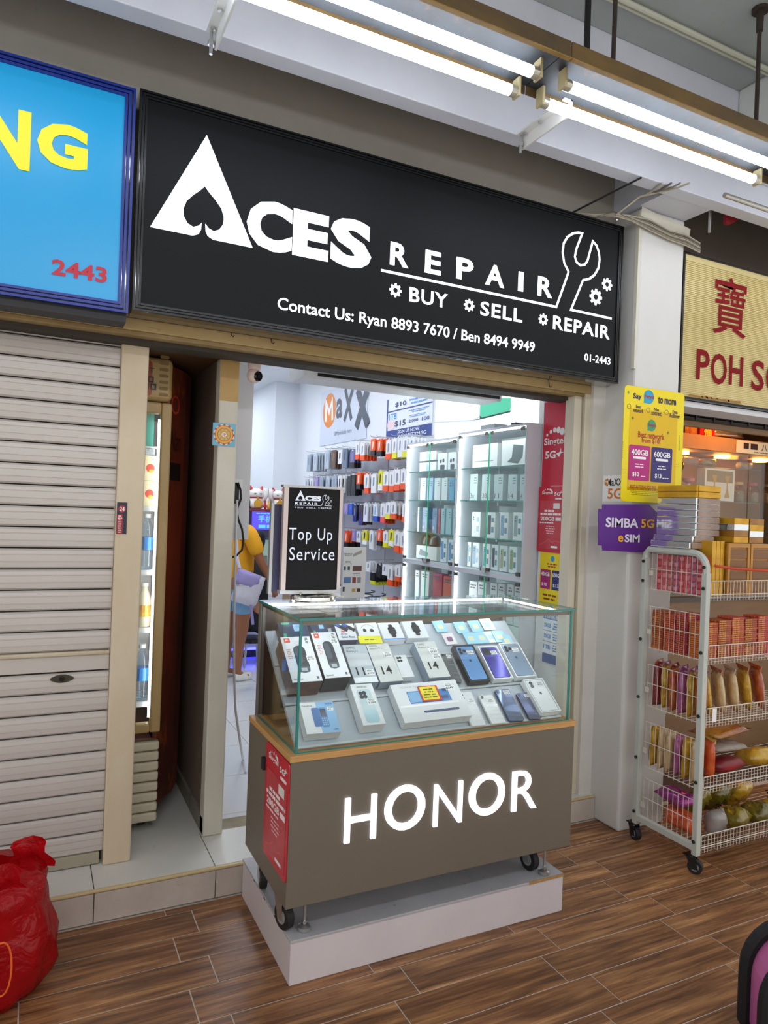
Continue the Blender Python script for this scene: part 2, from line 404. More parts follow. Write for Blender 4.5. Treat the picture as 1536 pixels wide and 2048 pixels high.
# ------------------------------------------------------------------ twin fluorescent fittings
M_TUBE = mat('fluorescent_tube', '#eef4ff', .4, emit=TUBE_E)
M_RUST = mat('rusty_lamp_tray', '#6a5228', .55, noise=(6, '#3f3424', .9), dirt=(8, '#5d3f26', .58, .74), stretch=(.4, 1, 1))
M_TRAYIN = mat('lamp_tray_inside', '#3a4046', .6, noise=(8, '#2c2b28', .8), dirt=(9, '#6b4a2e', .60, .74))
M_CAPS = mat('lamp_holder', '#c2b48a', .5, dirt=(20, '#7a5a34', .6, .75))
M_BRACK = mat('white_bracket', '#e4e4e0', .5)
def fitting(x0, x1, label, yA=2.145, yB=2.02, z=3.215, rods=True, bracket=None, tube=None):
    t = thing('fluorescent_fitting', label, 'light', ((x0+x1)/2, (yA+yB)/2, z), group='twin tube ceiling lights')
    ym = (yA+yB)/2
    ob('lamp_tray', MB().box(x0-.063, ym-.165, z+.052, x1+.063, ym+.082, z+.060), M_TRAYIN, t)
    ob('near_flange', MB().box(x0-.063, ym-.172, z+.012, x1+.063, ym-.165, z+.072), M_RUST, t, bev=.002)
    ob('rim', MB().box(x0-.063, ym-.178, z+.008, x1+.063, ym-.160, z+.0118), mat('brass_rim', '#a5843a', .45, noise=(9, '#6a4c22', .8)), t)
    ob('far_flange', MB().box(x0-.063, ym+.082, z+.020, x1+.063, ym+.088, z+.066), M_RUST, t, bev=.002)
    for y in (yA, yB):
        tb = ob('tube', MB().cyl((x0+.02, y, z), (x1-.02, y, z), .0195, seg=20), tube or M_TUBE, t, smooth=False)
        for xa, xb in ((x0-.004, x0+.022), (x1-.022, x1+.004)):
            ob('end_cap', MB().cyl((xa, y, z), (xb, y, z), .0205, seg=18), mat('tube_end', '#b9b6a6', .35, metal=.5), tb)
        for xa in (x0-.016, x1+.004):
            ob('lamp_holder', MB().box(xa, y-.021, z-.02, xa+.012, y+.021, z+.05), M_CAPS, t, bev=.003)
    if rods:
        for xr in rods:
            ob('hanging_rod', MB().cyl((xr, ym-.02, z+.07), (xr, ym-.02, 3.9), .009, seg=10).cyl((xr, ym-.02, 3.80), (xr, ym-.02, 3.9), .014, .016, 10).cyl((xr, ym-.02, 3.885), (xr, ym-.02, 3.9), .035, seg=14),
               mat('rusty_rod', '#3a2c22', .7, noise=(20, '#1d1a18', .7)), t)
    if bracket:
        for xb in bracket:
            br = ob('bracket', MB().box(xb-.004, yA+.004, z-.006, xb+.004, 2.455, z+.052).box(xb-.035, yA+.004, z+.046, xb+.004, 2.455, z+.054), M_BRACK, t)
            for yy in (2.22, 2.32, 2.42):
                ob('bolt', MB().cyl((xb-.018, yy, z+.038), (xb-.018, yy, z+.064), .008, seg=6), M_STEEL, br)
            ob('bolt', MB().cyl((xb-.018, 2.445, z-.03), (xb-.018, 2.445, z+.05), .006, seg=8).cyl((xb-.018, 2.445, z+.0), (xb-.018, 2.445, z+.015), .012, seg=6), M_STEEL, br)
    return t
fitting(.29, 1.535, 'twin tube fluorescent fitting over the blue and black signboards', rods=[1.12], bracket=[.505])
fitting(1.665, 2.885, 'twin tube fluorescent fitting hung nearest the white pillar', rods=[1.93, 2.76], bracket=[1.81])
fitting(3.02, 4.24, 'twin tube fluorescent fitting in front of the cream signboard', rods=False)
fitting(-1.08, .16, 'twin tube fluorescent fitting in front of the blue signboard', rods=False)
for k in range(4):  # unseen fill fittings behind the camera, added to brighten the shopfront
    fitting(-1.6+1.5*k, -.38+1.5*k, 'added unseen twin tube fill light along the outer edge of the corridor', yA=-.45, yB=-.57, z=3.45, rods=False, tube=mat('fill_light_tube', '#f3f6ff', .4, emit=22.0))
ob('hanging_cable', MB().cyl((1.99, 2.28, 3.3), (1.985, 2.28, 3.9), .013, seg=10), mat('black_cable', '#101010', .6), None,
   label='thick black rod hanging from the ceiling behind the lamp tray', cat='rod')

# ================================================================== SIGNBOARDS
def pc1(p): return (p[0]/2.0, p[1]/2.0)
def pc3(p): return (700+p[0]/2.56, 400+p[1]/2.56)
def zz(px, py, y): return ony(px, py, y).z
def xx(px, py, y): return ony(px, py, y).x
M_SIGNK = mat('black_sign_face', '#0b0e10', .45, spec=.16, noise=(1.2, '#14181b', .8), emit=.02)
M_LITW = mat('lit_white_letters', '#f3f5ff', .5, emit=1.15)
def signbox(name, label, x0, z0, x1, z1, yf, depth, face, frame, fw=.03):
    t = thing(name, label, 'sign', ((x0+x1)/2, yf+depth, z0))
    ob('case', MB().box(x0, yf+.012, z0, x1, yf+depth, z1), mat('polished_case_'+frame.name, '#15171b' if 'black' in frame.name else '#101a3a', .08, spec=.9, coat=.6), t, bev=.004)
    f = MB()
    for k, (a, b) in enumerate(((0, .012), (.4, .006), (.75, .001))):   # stepped trim profile
        i, j = fw*a, fw*(a+.25)
        for (u0, v0, u1, v1) in ((x0+i, z0+i, x1-i, z0+j), (x0+i, z1-j, x1-i, z1-i), (x0+i, z0+j, x0+j, z1-j), (x1-j, z0+j, x1-i, z1-j)):
            f.box(u0, yf+.0, v0, u1, yf+.014, v1)
    ob('trim_frame', f, frame, t)
    ob('face', MB().box(x0+fw*.9, yf+.006, z0+fw*.9, x1-fw*.9, yf+.013, z1-fw*.9), face, t)
    return t
YS = 2.80
M_FRK = mat('black_trim', '#0a0c0e', .3, spec=.4)
S = signbox('shop_signboard', 'black backlit shop signboard with white spade logo lettering', .302, 2.368, 2.738, 3.197, YS-.004, .125, M_SIGNK, M_FRK)
FS = FY(YS)
def pts_px(y, pts, conv): return [((q := ony(*conv(p), y)).x, q.z) for p in pts]
# the letter A with the spade cut into it
ax0 = xx(300, 454, YS); ax1 = xx(505, 495, YS); az0 = zz(402, 475, YS); az1 = zz(411, 270, YS)
cx_, hw, hh = (ax0+ax1)/2, (ax1-ax0)/2, az1-az0
spade = [(-.20, .0), (-.09, .025), (-.045, .07), (-.035, .14), (-.10, .105), (-.20, .085), (-.31, .11), (-.385, .17), (-.395, .24), (-.34, .32), (-.22, .39), (-.09, .45), (0, .50)]
left = [(-1, 0)] + spade + [(0, 1)]
def amap(p, s=1): return (cx_+s*p[0]*hw, az0+p[1]*hh)
mbA = MB().poly(FS, [amap(p) for p in left], .002).poly(FS, [amap(p, -1) for p in reversed(left)], .002)
ob('lettering', mbA, M_LITW, S)
txt(S, FS, 'C', (xx(493, 452, YS), zz(540, 503, YS), xx(584, 467, YS), zz(537, 401, YS)), M_LITW, .05, .002)
txt(S, FS, 'E', (xx(586, 452, YS), zz(586, 510, YS), xx(657, 490, YS), zz(586, 416, YS)), M_LITW, .05, .002)
txt(S, FS, 'S', (xx(661, 470, YS), zz(707, 537, YS), xx(743, 490, YS), zz(707, 439, YS)), M_LITW, .05, .002)
def tpx(parent, F, y, s, left_top, left_bot, right, m, off=.02, n=.002, sp=1.0, conv=lambda p: p, **k):
    a = ony(*conv(left_top), y); b = ony(*conv(left_bot), y); c = ony(*conv(right), y)
    txt(parent, F, s, (min(a.x, b.x), b.z, c.x, a.z), m, off, n, sp, **k)
for ch, lt, lb, rt in (('R', (207, 212), (207, 332), (300, 300)), ('E', (386, 253), (386, 372), (466, 330)), ('P', (546, 290), (546, 402), (632, 340)),
                       ('A', (725, 330), (690, 432), (790, 400)), ('I', (862, 365), (862, 466), (887, 420)), ('R', (962, 388), (962, 490), (1037, 450))):
    a = ony(*pc3(lt), YS); b = ony(*pc3(lb), YS); c = ony(*pc3(rt), YS)
    txt(S, FS, ch, (min(a.x, b.x), b.z, c.x, a.z), M_LITW, .03, .002)
wr = [(158, 360), (1055, 548), (1118, 368), (1096, 325), (1087, 270), (1093, 222), (1112, 190), (1140, 172), (1168, 168), (1188, 172), (1158, 250), (1150, 290), (1158, 318), (1178, 335), (1200, 332), (1214, 314),
      (1242, 212), (1260, 232), (1272, 265), (1277, 305), (1270, 350), (1250, 385), (1222, 405), (1192, 411), (1130, 562), (1338, 608)]
ob('logo', MB().stroke(FS, pts_px(YS, wr, pc3), .0115, .002), M_LITW, S)
for (gx, gy, gr) in ((232, 463, 36), (609, 540, 33), (988, 612, 31), (1257, 497, 44), (1315, 433, 36)):
    c = ony(*pc3((gx, gy)), YS); r = gr/2.56*.00215*(1+.16*(gx/1300))
    g = gear(c.x, c.z, r); inner = circ(c.x, c.z, r*.36, len(g))
    mb = MB(); k = len(g)
    mb.add([FS.at(a, b, .002) for a, b in g] + [FS.at(a, b, .002) for a, b in inner], [(i, (i+1) % k, k+(i+1) % k, k+i) for i in range(k)])
    # align the inner circle with the gear points
    ob('logo', mb, M_LITW, S)
tpx(S, FS, YS, 'BUY', (305, 445), (305, 520), (500, 500), M_LITW, .02, sp=1.1, conv=pc3)
tpx(S, FS, YS, 'SELL', (668, 517), (668, 590), (882, 600), M_LITW, .02, sp=1.1, conv=pc3)
tpx(S, FS, YS, 'REPAIR', (1040, 590), (1038, 660), (1328, 690), M_LITW, .02, sp=1.1, conv=pc3)
tpx(S, FS, YS, 'Contact Us: Ryan 8893 7670 / Ben 8494 9949', (556, 594), (554, 626), (1069, 695), M_LITW, .012)
tpx(S, FS, YS, '01-2443', (1200, 785), (1200, 824), (1332, 815), M_LITW, .012, conv=pc3)

M_BLUEF = mat('blue_frame', '#17318f', .35, noise=(6, '#122672', .6))
S2 = signbox('blue_signboard', 'sky blue lit signboard with yellow letters and number 2443', -1.2, 2.352, .289, 3.190, YS-.004, .135, mat('sky_blue_acrylic', '#0d8cc2', .3, emit=.22), M_BLUEF, fw=.038)
ob('base_strip', MB().box(-1.2, YS+.02, 2.322, .285, YS+.12, 2.353), mat('dark_underside', '#17181c', .5), S2)
M_YEL = flat('#d9c80e', .4, .35)
tpx(S2, FS, YS, 'N', (-38, 200), (-38, 322), (62, 260), M_YEL, .05)
tpx(S2, FS, YS, 'G', (76, 235), (76, 325), (176, 290), M_YEL, .05)
tpx(S2, FS, YS, '2443', (104, 517), (104, 549), (214, 550), flat('#a3122b', .4, .25), .03)

S3 = signbox('cream_signboard', 'cream corrugated signboard with dark red characters beside the pillar', 3.152, 2.335, 5.0, 3.142, 2.762, .13, mat('cream_acrylic', '#cfc08a', .35, emit=.08, noise=(1.4, '#bcab6e', .8), stretch=(1, 1, 2)), mat('dark_trim_brown', '#1c1712', .4), fw=.012)
F3 = FY(2.762)
def pcc(p): return (1200+p[0]/4.571, 380+p[1]/4.571)
M_RED = mat('dark_red_letters', '#7d0812', .6, spec=.15)
YC = 2.762
tpx(S3, F3, YC, '寶', (1045, 765), (1045, 1310), (1342, 1000), M_RED, .006, .003, conv=pcc)
tpx(S3, F3, YC, 'P', (888, 1452), (872, 1728), (1000, 1560), M_RED, .02, .003, conv=pcc)
tpx(S3, F3, YC, 'O', (1016, 1482), (1016, 1770), (1157, 1620), M_RED, .02, .003, conv=pcc)
tpx(S3, F3, YC, 'H', (1188, 1510), (1172, 1778), (1305, 1640), M_RED, .02, .003, conv=pcc)
tpx(S3, F3, YC, 'S', (1386, 1550), (1386, 1828), (1498, 1700), M_RED, .02, .003, conv=pcc)
tpx(S3, F3, YC, 'O', (1520, 1575), (1520, 1850), (1650, 1720), M_RED, .02, .003, conv=pcc)
mb = MB(); z = 2.36
while z < 3.10: mb.box(3.165, 2.7615, z, 4.98, 2.7645, z+.0035); z += .0105
ob('ribs', mb, MATS['cream_acrylic'], S3, kind='stuff')
pk = MB()
for k in range(9):
    x = 3.24+k*.045+random.uniform(-.01, .01); pk.poly(F3, [(x, 2.352), (x+.05, 2.350), (x+.045, 2.360+random.uniform(0, .006)), (x-.01, 2.362)], .0035)
ob('peeling_paint', pk, flat('#9a6a1f', .6), S3)

# ================================================================== SHOPFRONT FRAME, SHUTTER, ALCOVE
M_HEAD = mat('aged_header', '#c4ac7c', .5, noise=(5, '#a98c58', .8), dirt=(12, '#5a4327', .64, .78), stretch=(.3, 1, 1))
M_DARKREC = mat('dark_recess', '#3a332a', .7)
struct('trim_2', MB().box(-2.6, 2.985, 2.336, 2.727, 3.06, 2.384), M_HEAD, bev=.004)
struct('trim_3', MB().box(-2.6, 2.995, 2.318, 2.727, 3.05, 2.336), mat('aged_header_lower', '#a58d62', .5, noise=(6, '#83693f', .8)), bev=.003)
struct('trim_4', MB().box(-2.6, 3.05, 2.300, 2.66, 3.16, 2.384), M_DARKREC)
struct('trim_5', MB().box(.74, 3.16, 2.345, 2.66, 3.30, 2.39), mat('header_soffit', '#d8d4cc', .5, noise=(4, '#c4bfb4', .6)))
# jamb on the pillar side
M_JAMB = mat('cream_jamb', '#d9d2c0', .55, noise=(4, '#cbc1a8', .6), dirt=(16, '#7d6c4e', .68, .8), stretch=(1, 1, .3))
struct('trim_6', MB().box(2.690, 2.985, ZS, 2.728, 3.10, 2.336), M_JAMB, bev=.003)
struct('trim_7', MB().box(2.622, 2.995, ZS, 2.672, 3.07, 2.318), M_JAMB, bev=.003)
struct('trim_8', MB().box(2.668, 3.005, ZS, 2.692, 3.10, 2.336), mat('groove', '#a59a83', .6))
# hooks under the sign
hooks = [(460, 662), (540, 676), (1095, 765)]
for hx, hy in hooks:
    p = ony(hx, hy, 2.978)
    ob('hook', MB().tube([(p.x, 2.984, p.z+.018), (p.x, 2.972, p.z+.02), (p.x, 2.966, p.z), (p.x+.004, 2.966, p.z-.02), (p.x+.012, 2.966, p.z-.026), (p.x+.016, 2.966, p.z-.018)], .0025, 6), mat('rust_hook', '#4b3523', .6), None,
       label='small rusty cup hook screwed into the header below the black sign', cat='hook', group='cup hooks on the header')
# posts
P1 = struct('trim_9', MB().box(.303, 3.115, ZS, .412, 3.165, 2.318), M_PINKCREAM, bev=.006)
P2 = struct('trim_10', MB().box(.738, 3.218, ZS, .826, 3.30, 2.318), mat('chipped_cream_post', '#cfcbbd', .55, noise=(5, '#bdb7a4', .6), dirt=(30, '#83775f', .66, .78), stretch=(1, 1, .5)), bev=.006)
ob('brown_paint', MB().box(.7395, 3.2172, 2.125, .8245, 3.219, 2.316), mat('bare_cream_paint', '#b9975a', .5, noise=(7, '#a07c40', .7)), P2)

# roller shutter
M_SLAT = mat('pinkish_grey_slat', '#cbc5bf', .42, metal=.15, noise=(3, '#b9b1aa', .6), dirt=(14, '#7d7468', .68, .82), stretch=(.25, 1, 1))
sh = thing('roller_shutter', 'closed beige metal roller shutter under the blue sign', 'shutter', (-.6, 3.17, ZS))
zt = 2.30; k = 0; z = ZS+.052
F90 = Fr((0, 0, 0), (0, 1, 0), (0, 0, 1))
slat_me = None
def slatmesh(x0, x1, h):
    sec = [(3.148, 0.0), (3.1395, .007), (3.138, h*.30), (3.1405, h*.31), (3.1405, h*.34), (3.138, h*.35), (3.138, h*.64), (3.1405, h*.65), (3.1405, h*.68), (3.138, h*.69), (3.139, h-.012), (3.148, h-.005), (3.158, h-.005), (3.158, 0)]
    k = len(sec); mb = MB()
    vs = [V3((x0, a, b)) for a, b in sec] + [V3((x1, a, b)) for a, b in sec]
    return mb.add(vs, [((i+1) % k, i, k+i, k+(i+1) % k) for i in range(k)] + [tuple(range(k)), tuple(range(2*k-1, k-1, -1))])
SP = .0845
first = None; zlock = ony(125, 1357, 3.14).z
nlow = int((zlock-.03-(ZS+.052))/SP)
zl = []
z = ZS+.052
while z < zlock-.045: zl.append(z); z += SP
zp = z; z = zp+.085
while z < 2.32: zl.append(z); z += SP
for z in zl:
    if first is None:
        mbs = slatmesh(-1.4, .302, SP); mbs.v = [p+V3((0, 0, ZS)) for p in mbs.v]
        first = ob('slat', mbs, M_SLAT, sh); first.location.z = z-ZS
    else:
        c = first.copy(); COL.objects.link(c); c.parent = sh; c.location.z = z-ZS
ob('bottom_rail', MB().box(-1.4, 3.136, ZS+.004, .290, 3.16, ZS+.052), mat('grimy_shutter_rail', '#aba693', .55, noise=(4, '#8f8973', .8), dirt=(12, '#4a4335', .6, .75), stretch=(.3, 1, 1)), sh, bev=.003)
lp = ob('lock_plate', MB().box(-1.4, 3.139, zp+.002, .302, 3.158, zp+.066), M_SLAT, sh, bev=.003)
ob('lip', MB().box(-1.4, 3.128, zp+.066, .302, 3.158, zp+.083), mat('worn_lip', '#c9bda6', .45, noise=(5, '#a08a66', .6)), sh, bev=.005)
Lk = ony(124, 1357, 3.139)
F14 = FY(3.139)
lo = [(Lk.x+.038*math.cos(a)*(1 if abs(math.cos(a)) < .9 else 1.15), Lk.z+.0165*math.sin(a)) for a in [2*math.pi*i/20 for i in range(20)]]
lk = ob('lock', MB().prism(F14, lo, 0, .006), mat('dark_bronze', '#4a443c', .35, metal=.7), lp)
ob('lock', MB().cyl((Lk.x, 3.139, Lk.z), (Lk.x, 3.128, Lk.z), .011, seg=16), mat('lock_core', '#2b2825', .3, metal=.8), lp)
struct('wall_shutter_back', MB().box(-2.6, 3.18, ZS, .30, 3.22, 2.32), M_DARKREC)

# sticker on the first post and talisman on the second
p0 = ony(232, 1068, 3.114); p1 = ony(255, 1005, 3.114); F1 = FY(3.1145)
st = ob('sticker', MB().fbox(F1, p0.x, p0.z, p1.x, p1.z, 0, .0008), flat('#20243a', .4), None, label='small dark red and navy service sticker on the cream shutter post', cat='sticker')
ob('print', MB().rect(F1, p0.x+.002, p0.z+.002, p0.x+.024, p0.z+(p1.z-p0.z)*.62, .0012).poly(F1, circ((p0.x+p1.x)/2, p0.z+(p1.z-p0.z)*.79, .015, 14), .0012), flat('#b3202e'), st)
bars(st, F1, (p0.x+.004, p0.z+.004, p0.x+.022, p0.z+(p1.z-p0.z)*.6), 9, flat('#e9d9d9'), .0016)
txt(st, F1, '24', ((p0.x+p1.x)/2-.01, p0.z+(p1.z-p0.z)*.72, (p0.x+p1.x)/2+.01, p0.z+(p1.z-p0.z)*.86), flat('#f2f2f2'), .02, .0018)
p0 = ony(423, 893, 3.214); p1 = ony(473, 846, 3.214); F2 = FY(3.2165)
cx, cz = (p0.x+p1.x)/2, (p0.z+p1.z)/2; hwz = .048
tal = ob('talisman_card', MB().fbox(F2, cx-.052, cz-.052, cx+.052, cz+.052, 0, .002), flat('#6fb6cf', .35), None, label='square turquoise talisman card with a round golden mandala on the post', cat='card')
for r, c_ in ((.047, '#cfe6ea'), (.043, '#c2652a'), (.040, '#e3b04a'), (.031, '#c9701f'), (.027, '#e6b655'), (.018, '#d8943a'), (.0115, '#f2ece0')):
    ob('print', MB().poly(F2, circ(cx, cz, r, 28), .0022+(.05-r)*.03), flat(c_, .35), tal)
mb = MB()
for i in range(12):
    a = 2*math.pi*i/12; mb.poly(F2, circ(cx+.0445*math.cos(a), cz+.0445*math.sin(a), .0055, 8), .0038)
ob('print', mb, flat('#c8452f', .35), tal)
mb = MB()
for i in range(8):
    a = 2*math.pi*i/8; mb.poly(F2, circ(cx+.0225*math.cos(a), cz+.0225*math.sin(a), .0038, 8), .0040)
ob('print', mb, flat('#7fae9d', .35), tal)
# the small cross emblem in the middle (as on temple talismans)
e = .0022; arms = [((0, -3), (0, 3)), ((-3, 0), (3, 0)), ((0, 3), (3, 3)), ((3, 0), (3, -3)), ((0, -3), (-3, -3)), ((-3, 0), (-3, 3))]
mb = MB()
for a, b in arms:
    mb.stroke(F2, [(cx-a[0]*e, cz+a[1]*e), (cx-b[0]*e, cz+b[1]*e)], .0014, .0045)
ob('print', mb, flat('#a3242a', .35), tal)

# alcove: dark walls round the fridge
M_ALC = mat('alcove_panel', '#8d7d72', .55, noise=(3, '#6f6056', .7), stretch=(1, 1, .3))
struct('wall_partition', MB().box(.752, 3.30, ZS, .822, 4.6, 3.2), M_ALC)
struct('baseboard_partition', MB().box(.738, 3.24, ZS, .752, 4.5, ZS+.075), mat('grimy_skirting', '#8d867a', .6, dirt=(10, '#4a433a', .55, .75)))
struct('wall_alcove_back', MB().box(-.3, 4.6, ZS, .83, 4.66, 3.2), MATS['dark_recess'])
struct('ceiling_alcove', MB().box(-.3, 3.16, 2.33, .75, 4.6, 2.38), mat('alcove_soffit', '#6b4d33', .6))
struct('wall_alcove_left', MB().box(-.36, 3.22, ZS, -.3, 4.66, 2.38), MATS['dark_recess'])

# ================================================================== COUNTER ON ITS PLINTH
M_LAM = mat('white_laminate', '#d3cdd0', .45, noise=(3, '#c3bcc0', .5), dirt=(16, '#7d7068', .70, .82))
pl = thing('plinth', 'low white laminated plinth on the wood-look floor', 'plinth', (1.44, 2.6, 0))
ob('body', MB().box(.840, 2.290, 0, 2.040, 2.908, .146), M_LAM, pl, bev=.002)
ob('top_board', MB().box(.838, 2.287, .1465, 2.042, 2.910, .157), mat('scuffed_board', '#b5b4b8', .5, noise=(4, '#98979a', .6), dirt=(14, '#5d564e', .60, .76)), pl, bev=.002)
ob('worn_edge', MB().box(1.86, 2.2862, .146, 2.0425, 2.289, .1575), mat('chipboard', '#b9935a', .7, noise=(30, '#8d6a3c', .8)), pl)
for yy in (2.45, 2.58, 2.72): ob('staple', MB().box(.836, yy, .15, .8385, yy+.02, .152), M_RUBBER, pl)

CX0, CX1, CY0, CY1, CZ0, CZ1 = .806, 2.046, 2.262, 2.772, .285, .785
dc = thing('display_counter', 'taupe display counter with lit white letters and a glass showcase top', 'counter', (1.426, 2.52, .157))
M_TAUPE = mat('taupe_laminate', '#6f675b', .42, noise=(2, '#686055', .5))
ob('cabinet', MB().box(CX0, CY0, CZ0, CX1, CY1, CZ1), M_TAUPE, dc, bev=.0025)
M_OAK = mat('oak_edge', '#c99b5f', .45, noise=(4, '#b08048', .8), stretch=(.6, .6, 14))
ob('worktop', MB().box(CX0-.004, CY0-.005, CZ1, CX1+.004, CY1, CZ1+.022), M_OAK, dc, bev=.002)
ZT = CZ1+.022
GX0, GX1, GY0, GY1, GZ1 = .828, 2.026, 2.278, 2.768, 1.262
def pane(nm, x0, y0, z0, x1, y1, z1): return ob(nm, MB().box(x0, y0, z0, x1, y1, z1), M_GLASS, dc)
g = .006
pane('glass_pane', GX0+.008, GY0, ZT, GX1-.008, GY0+g, GZ1)           # front
pane('glass_pane', GX0, GY0+.012, ZT, GX0+g, GY1-.03, GZ1)            # left
pane('glass_pane', GX1-g, GY0+.012, ZT, GX1, GY1-.03, GZ1)            # right
tp = pane('glass_top', GX0-.004, GY0-.006, GZ1+.002, GX1+.012, GY1, GZ1+.010)
for q in ((GX0-.0055, GY0-.0075, GZ1+.0015, GX1+.0135, GY0-.0055, GZ1+.0105), (GX0-.0060, GY0-.006, GZ1+.0015, GX0-.0042, GY1, GZ1+.0105), (GX1+.0122, GY0-.006, GZ1+.0015, GX1+.0138, GY1, GZ1+.0105)):
    ob('glass_edge', MB().box(*q), M_GEDGE, tp)
for q in ((GX0-.001, GY0-.001, ZT, GX0+.007, GY0+.008, GZ1), (GX1-.007, GY0-.001, ZT, GX1+.001, GY0+.008, GZ1)):
    ob('glass_edge', MB().box(*q), M_GEDGE, dc)
ob('glass_edge', MB().box(GX0-.001, GY0+.012, ZT, GX0+.007, GY1-.03, ZT+.003).box(GX0+.008, GY0-.001, ZT, GX1-.008, GY0+.007, ZT+.003), M_GEDGE, dc)
M_FRM = mat('grey_aluminium', '#8d8a86', .35, metal=.6)
M_BRZ = mat('bronze_bar', '#6e6050', .4, metal=.5)
ob('front_bar', MB().box(GX0+.012, GY0+.008, GZ1-.016, GX1-.008, GY0+.02, GZ1), M_BRZ, dc)
for x in (GX0-.002, GX1-.018):
    ob('back_upright', MB().box(x, GY1-.03, ZT, x+.02, GY1, GZ1), M_FRM, dc)
ob('back_bar', MB().box(GX0+.018, GY1-.028, GZ1-.02, GX1-.018, GY1, GZ1), M_FRM, dc)
ob('side_bar', MB().box(GX0+.007, GY0+.02, GZ1-.014, GX0+.018, GY1-.03, GZ1), M_BRZ, dc)
ob('side_bar', MB().box(GX1-.018, GY0+.02, GZ1-.014, GX1-.007, GY1-.03, GZ1), M_BRZ, dc)
M_LEDC = mat('showcase_led', '#f2f7ff', .5, emit=22.0)
ob('led_strip', MB().box(GX0+.03, GY1-.034, GZ1-.012, GX1-.03, GY1-.029, GZ1-.004), M_LEDC, dc)
ob('led_strip', MB().box(GX0+.0185, GY0+.03, GZ1-.011, GX0+.022, GY1-.04, GZ1-.004), M_LEDC, dc)
ob('led_strip', MB().box(GX1-.022, GY0+.03, GZ1-.011, GX1-.0185, GY1-.04, GZ1-.004), M_LEDC, dc)
ob('led_strip', MB().box(GX0+.03, GY0+.0205, GZ1-.012, GX1-.03, GY0+.0245, GZ1-.005), M_LEDC, dc)
# back of the showcase: sliding grey doors
ob('back_door', MB().box(GX0+.02, GY1-.02, ZT, (GX0+GX1)/2+.02, GY1-.015, GZ1-.02), mat('smoked_panel', '#5a5048', .4), dc)
ob('back_door', MB().box((GX0+GX1)/2-.02, GY1-.013, ZT, GX1-.02, GY1-.008, GZ1-.02), MATS['smoked_panel'], dc)
# stepped slope
SL0 = V3((0, 2.305, .815)); SL1 = V3((0, 2.722, 1.158)); SD = (SL1-SL0).normalized()
FSL = Fr((0, SL0.y, SL0.z), (1, 0, 0), SD)     # v runs up the slope, n towards the viewer
LSL = (SL1-SL0).length
M_SHELF = mat('grey_shelf_board', '#b3bcc4', .45)
for k in range(3):
    v0, v1 = LSL*k/3+.002, LSL*(k+1)/3-.002
    ob('sloped_shelf', MB().fbox(FSL, GX0+.014, v0, GX1-.014, v1, -.022 + .0*k, -.006), M_SHELF, dc)
    ob('shelf_lip', MB().fbox(FSL, GX0+.014, v0-.002, GX1-.014, v0+.006, -.006, .0), mat('shelf_lip_edge', '#c6cdd3', .4), dc)
# letters on the front
M_HON = mat('lit_counter_letters', '#f4f5ff', .5, emit=.95)
FH = FY(CY0)
for ch, lt, lb, rt in (('H', (476, 440), (464, 650), (613, 520)), ('O', (651, 400), (651, 598), (832, 500)), ('N', (878, 379), (866, 574), (1000, 470)), ('O', (1032, 345), (1032, 530), (1192, 440)), ('R', (1229, 320), (1222, 507), (1336, 420))):
    cv = lambda p: (480+p[0]/2.259, 1400+p[1]/2.259)
    a = ony(*cv(lt), CY0); b = ony(*cv(lb), CY0); c = ony(*cv(rt), CY0)
    x0 = (a.x+b.x)/2; zc = .5545 if False else (a.z+b.z)/2
    if ch == 'O':
        w_ = c.x-x0; mb = MB(); cxo = (x0+c.x)/2; r = w_/2; ri = r*.66; n_ = 40
        o1 = circ(cxo, zc, r, n_, ry=.082); o2 = circ(cxo, zc, ri, n_, ry=.058)
        vs = [FH.at(p, q, .008) for p, q in o1]+[FH.at(p, q, .008) for p, q in o2]+[FH.at(p, q, 0) for p, q in o1]+[FH.at(p, q, 0) for p, q in o2]
        fs = []
        for i in range(n_):
            j = (i+1) % n_
            fs += [(i, j, n_+j, n_+i), (2*n_+i, 2*n_+j, j, i), (n_+i, n_+j, 3*n_+j, 3*n_+i)]
        ob('lettering', mb.add(vs, fs), M_HON, dc)
    else:
        txt(dc, FH, ch, (x0, zc-.079, c.x, zc+.079), M_HON, .0, .001, ext=.008)
# castors and levelling feet
def castor(parent, x, y, z0, r, ang=0.0, top=None, fork=None):
    ax = V3((math.cos(ang), math.sin(ang), 0)); fw = V3((-math.sin(ang), math.cos(ang), 0))
    c = V3((x, y, z0+r))
    w_ = ob('castor_wheel', MB().cyl(c-ax*.014, c+ax*.014, r, seg=24), M_RUBBER, parent, bev=.003)
    ob('hub', MB().cyl(c-ax*.016, c+ax*.016, r*.55, seg=18), mat('grey_hub', '#8e9094', .4), w_)
    tz = top if top else z0+2*r+.02
    f = MB()
    for s in (-1, 1):
        a0 = c+ax*(s*.0185); q = c+ax*(s*.0185)+fw*.02
        f.hexa([a0-fw*.016-Z_*.01-ax*.0015, a0+fw*.014-Z_*.01-ax*.0015, a0+fw*.014-Z_*.01+ax*.0015, a0-fw*.016-Z_*.01+ax*.0015,
                V3((q.x, q.y, tz))-fw*.022-ax*.0015, V3((q.x, q.y, tz))+fw*.022-ax*.0015, V3((q.x, q.y, tz))+fw*.022+ax*.0015, V3((q.x, q.y, tz))-fw*.022+ax*.0015])
    q = V3((c.x, c.y, tz))+fw*.02
    f.box(q.x-.026, q.y-.026, tz-.004, q.x+.026, q.y+.026, tz)
    ob('castor_fork', f, fork or M_STEEL, parent)
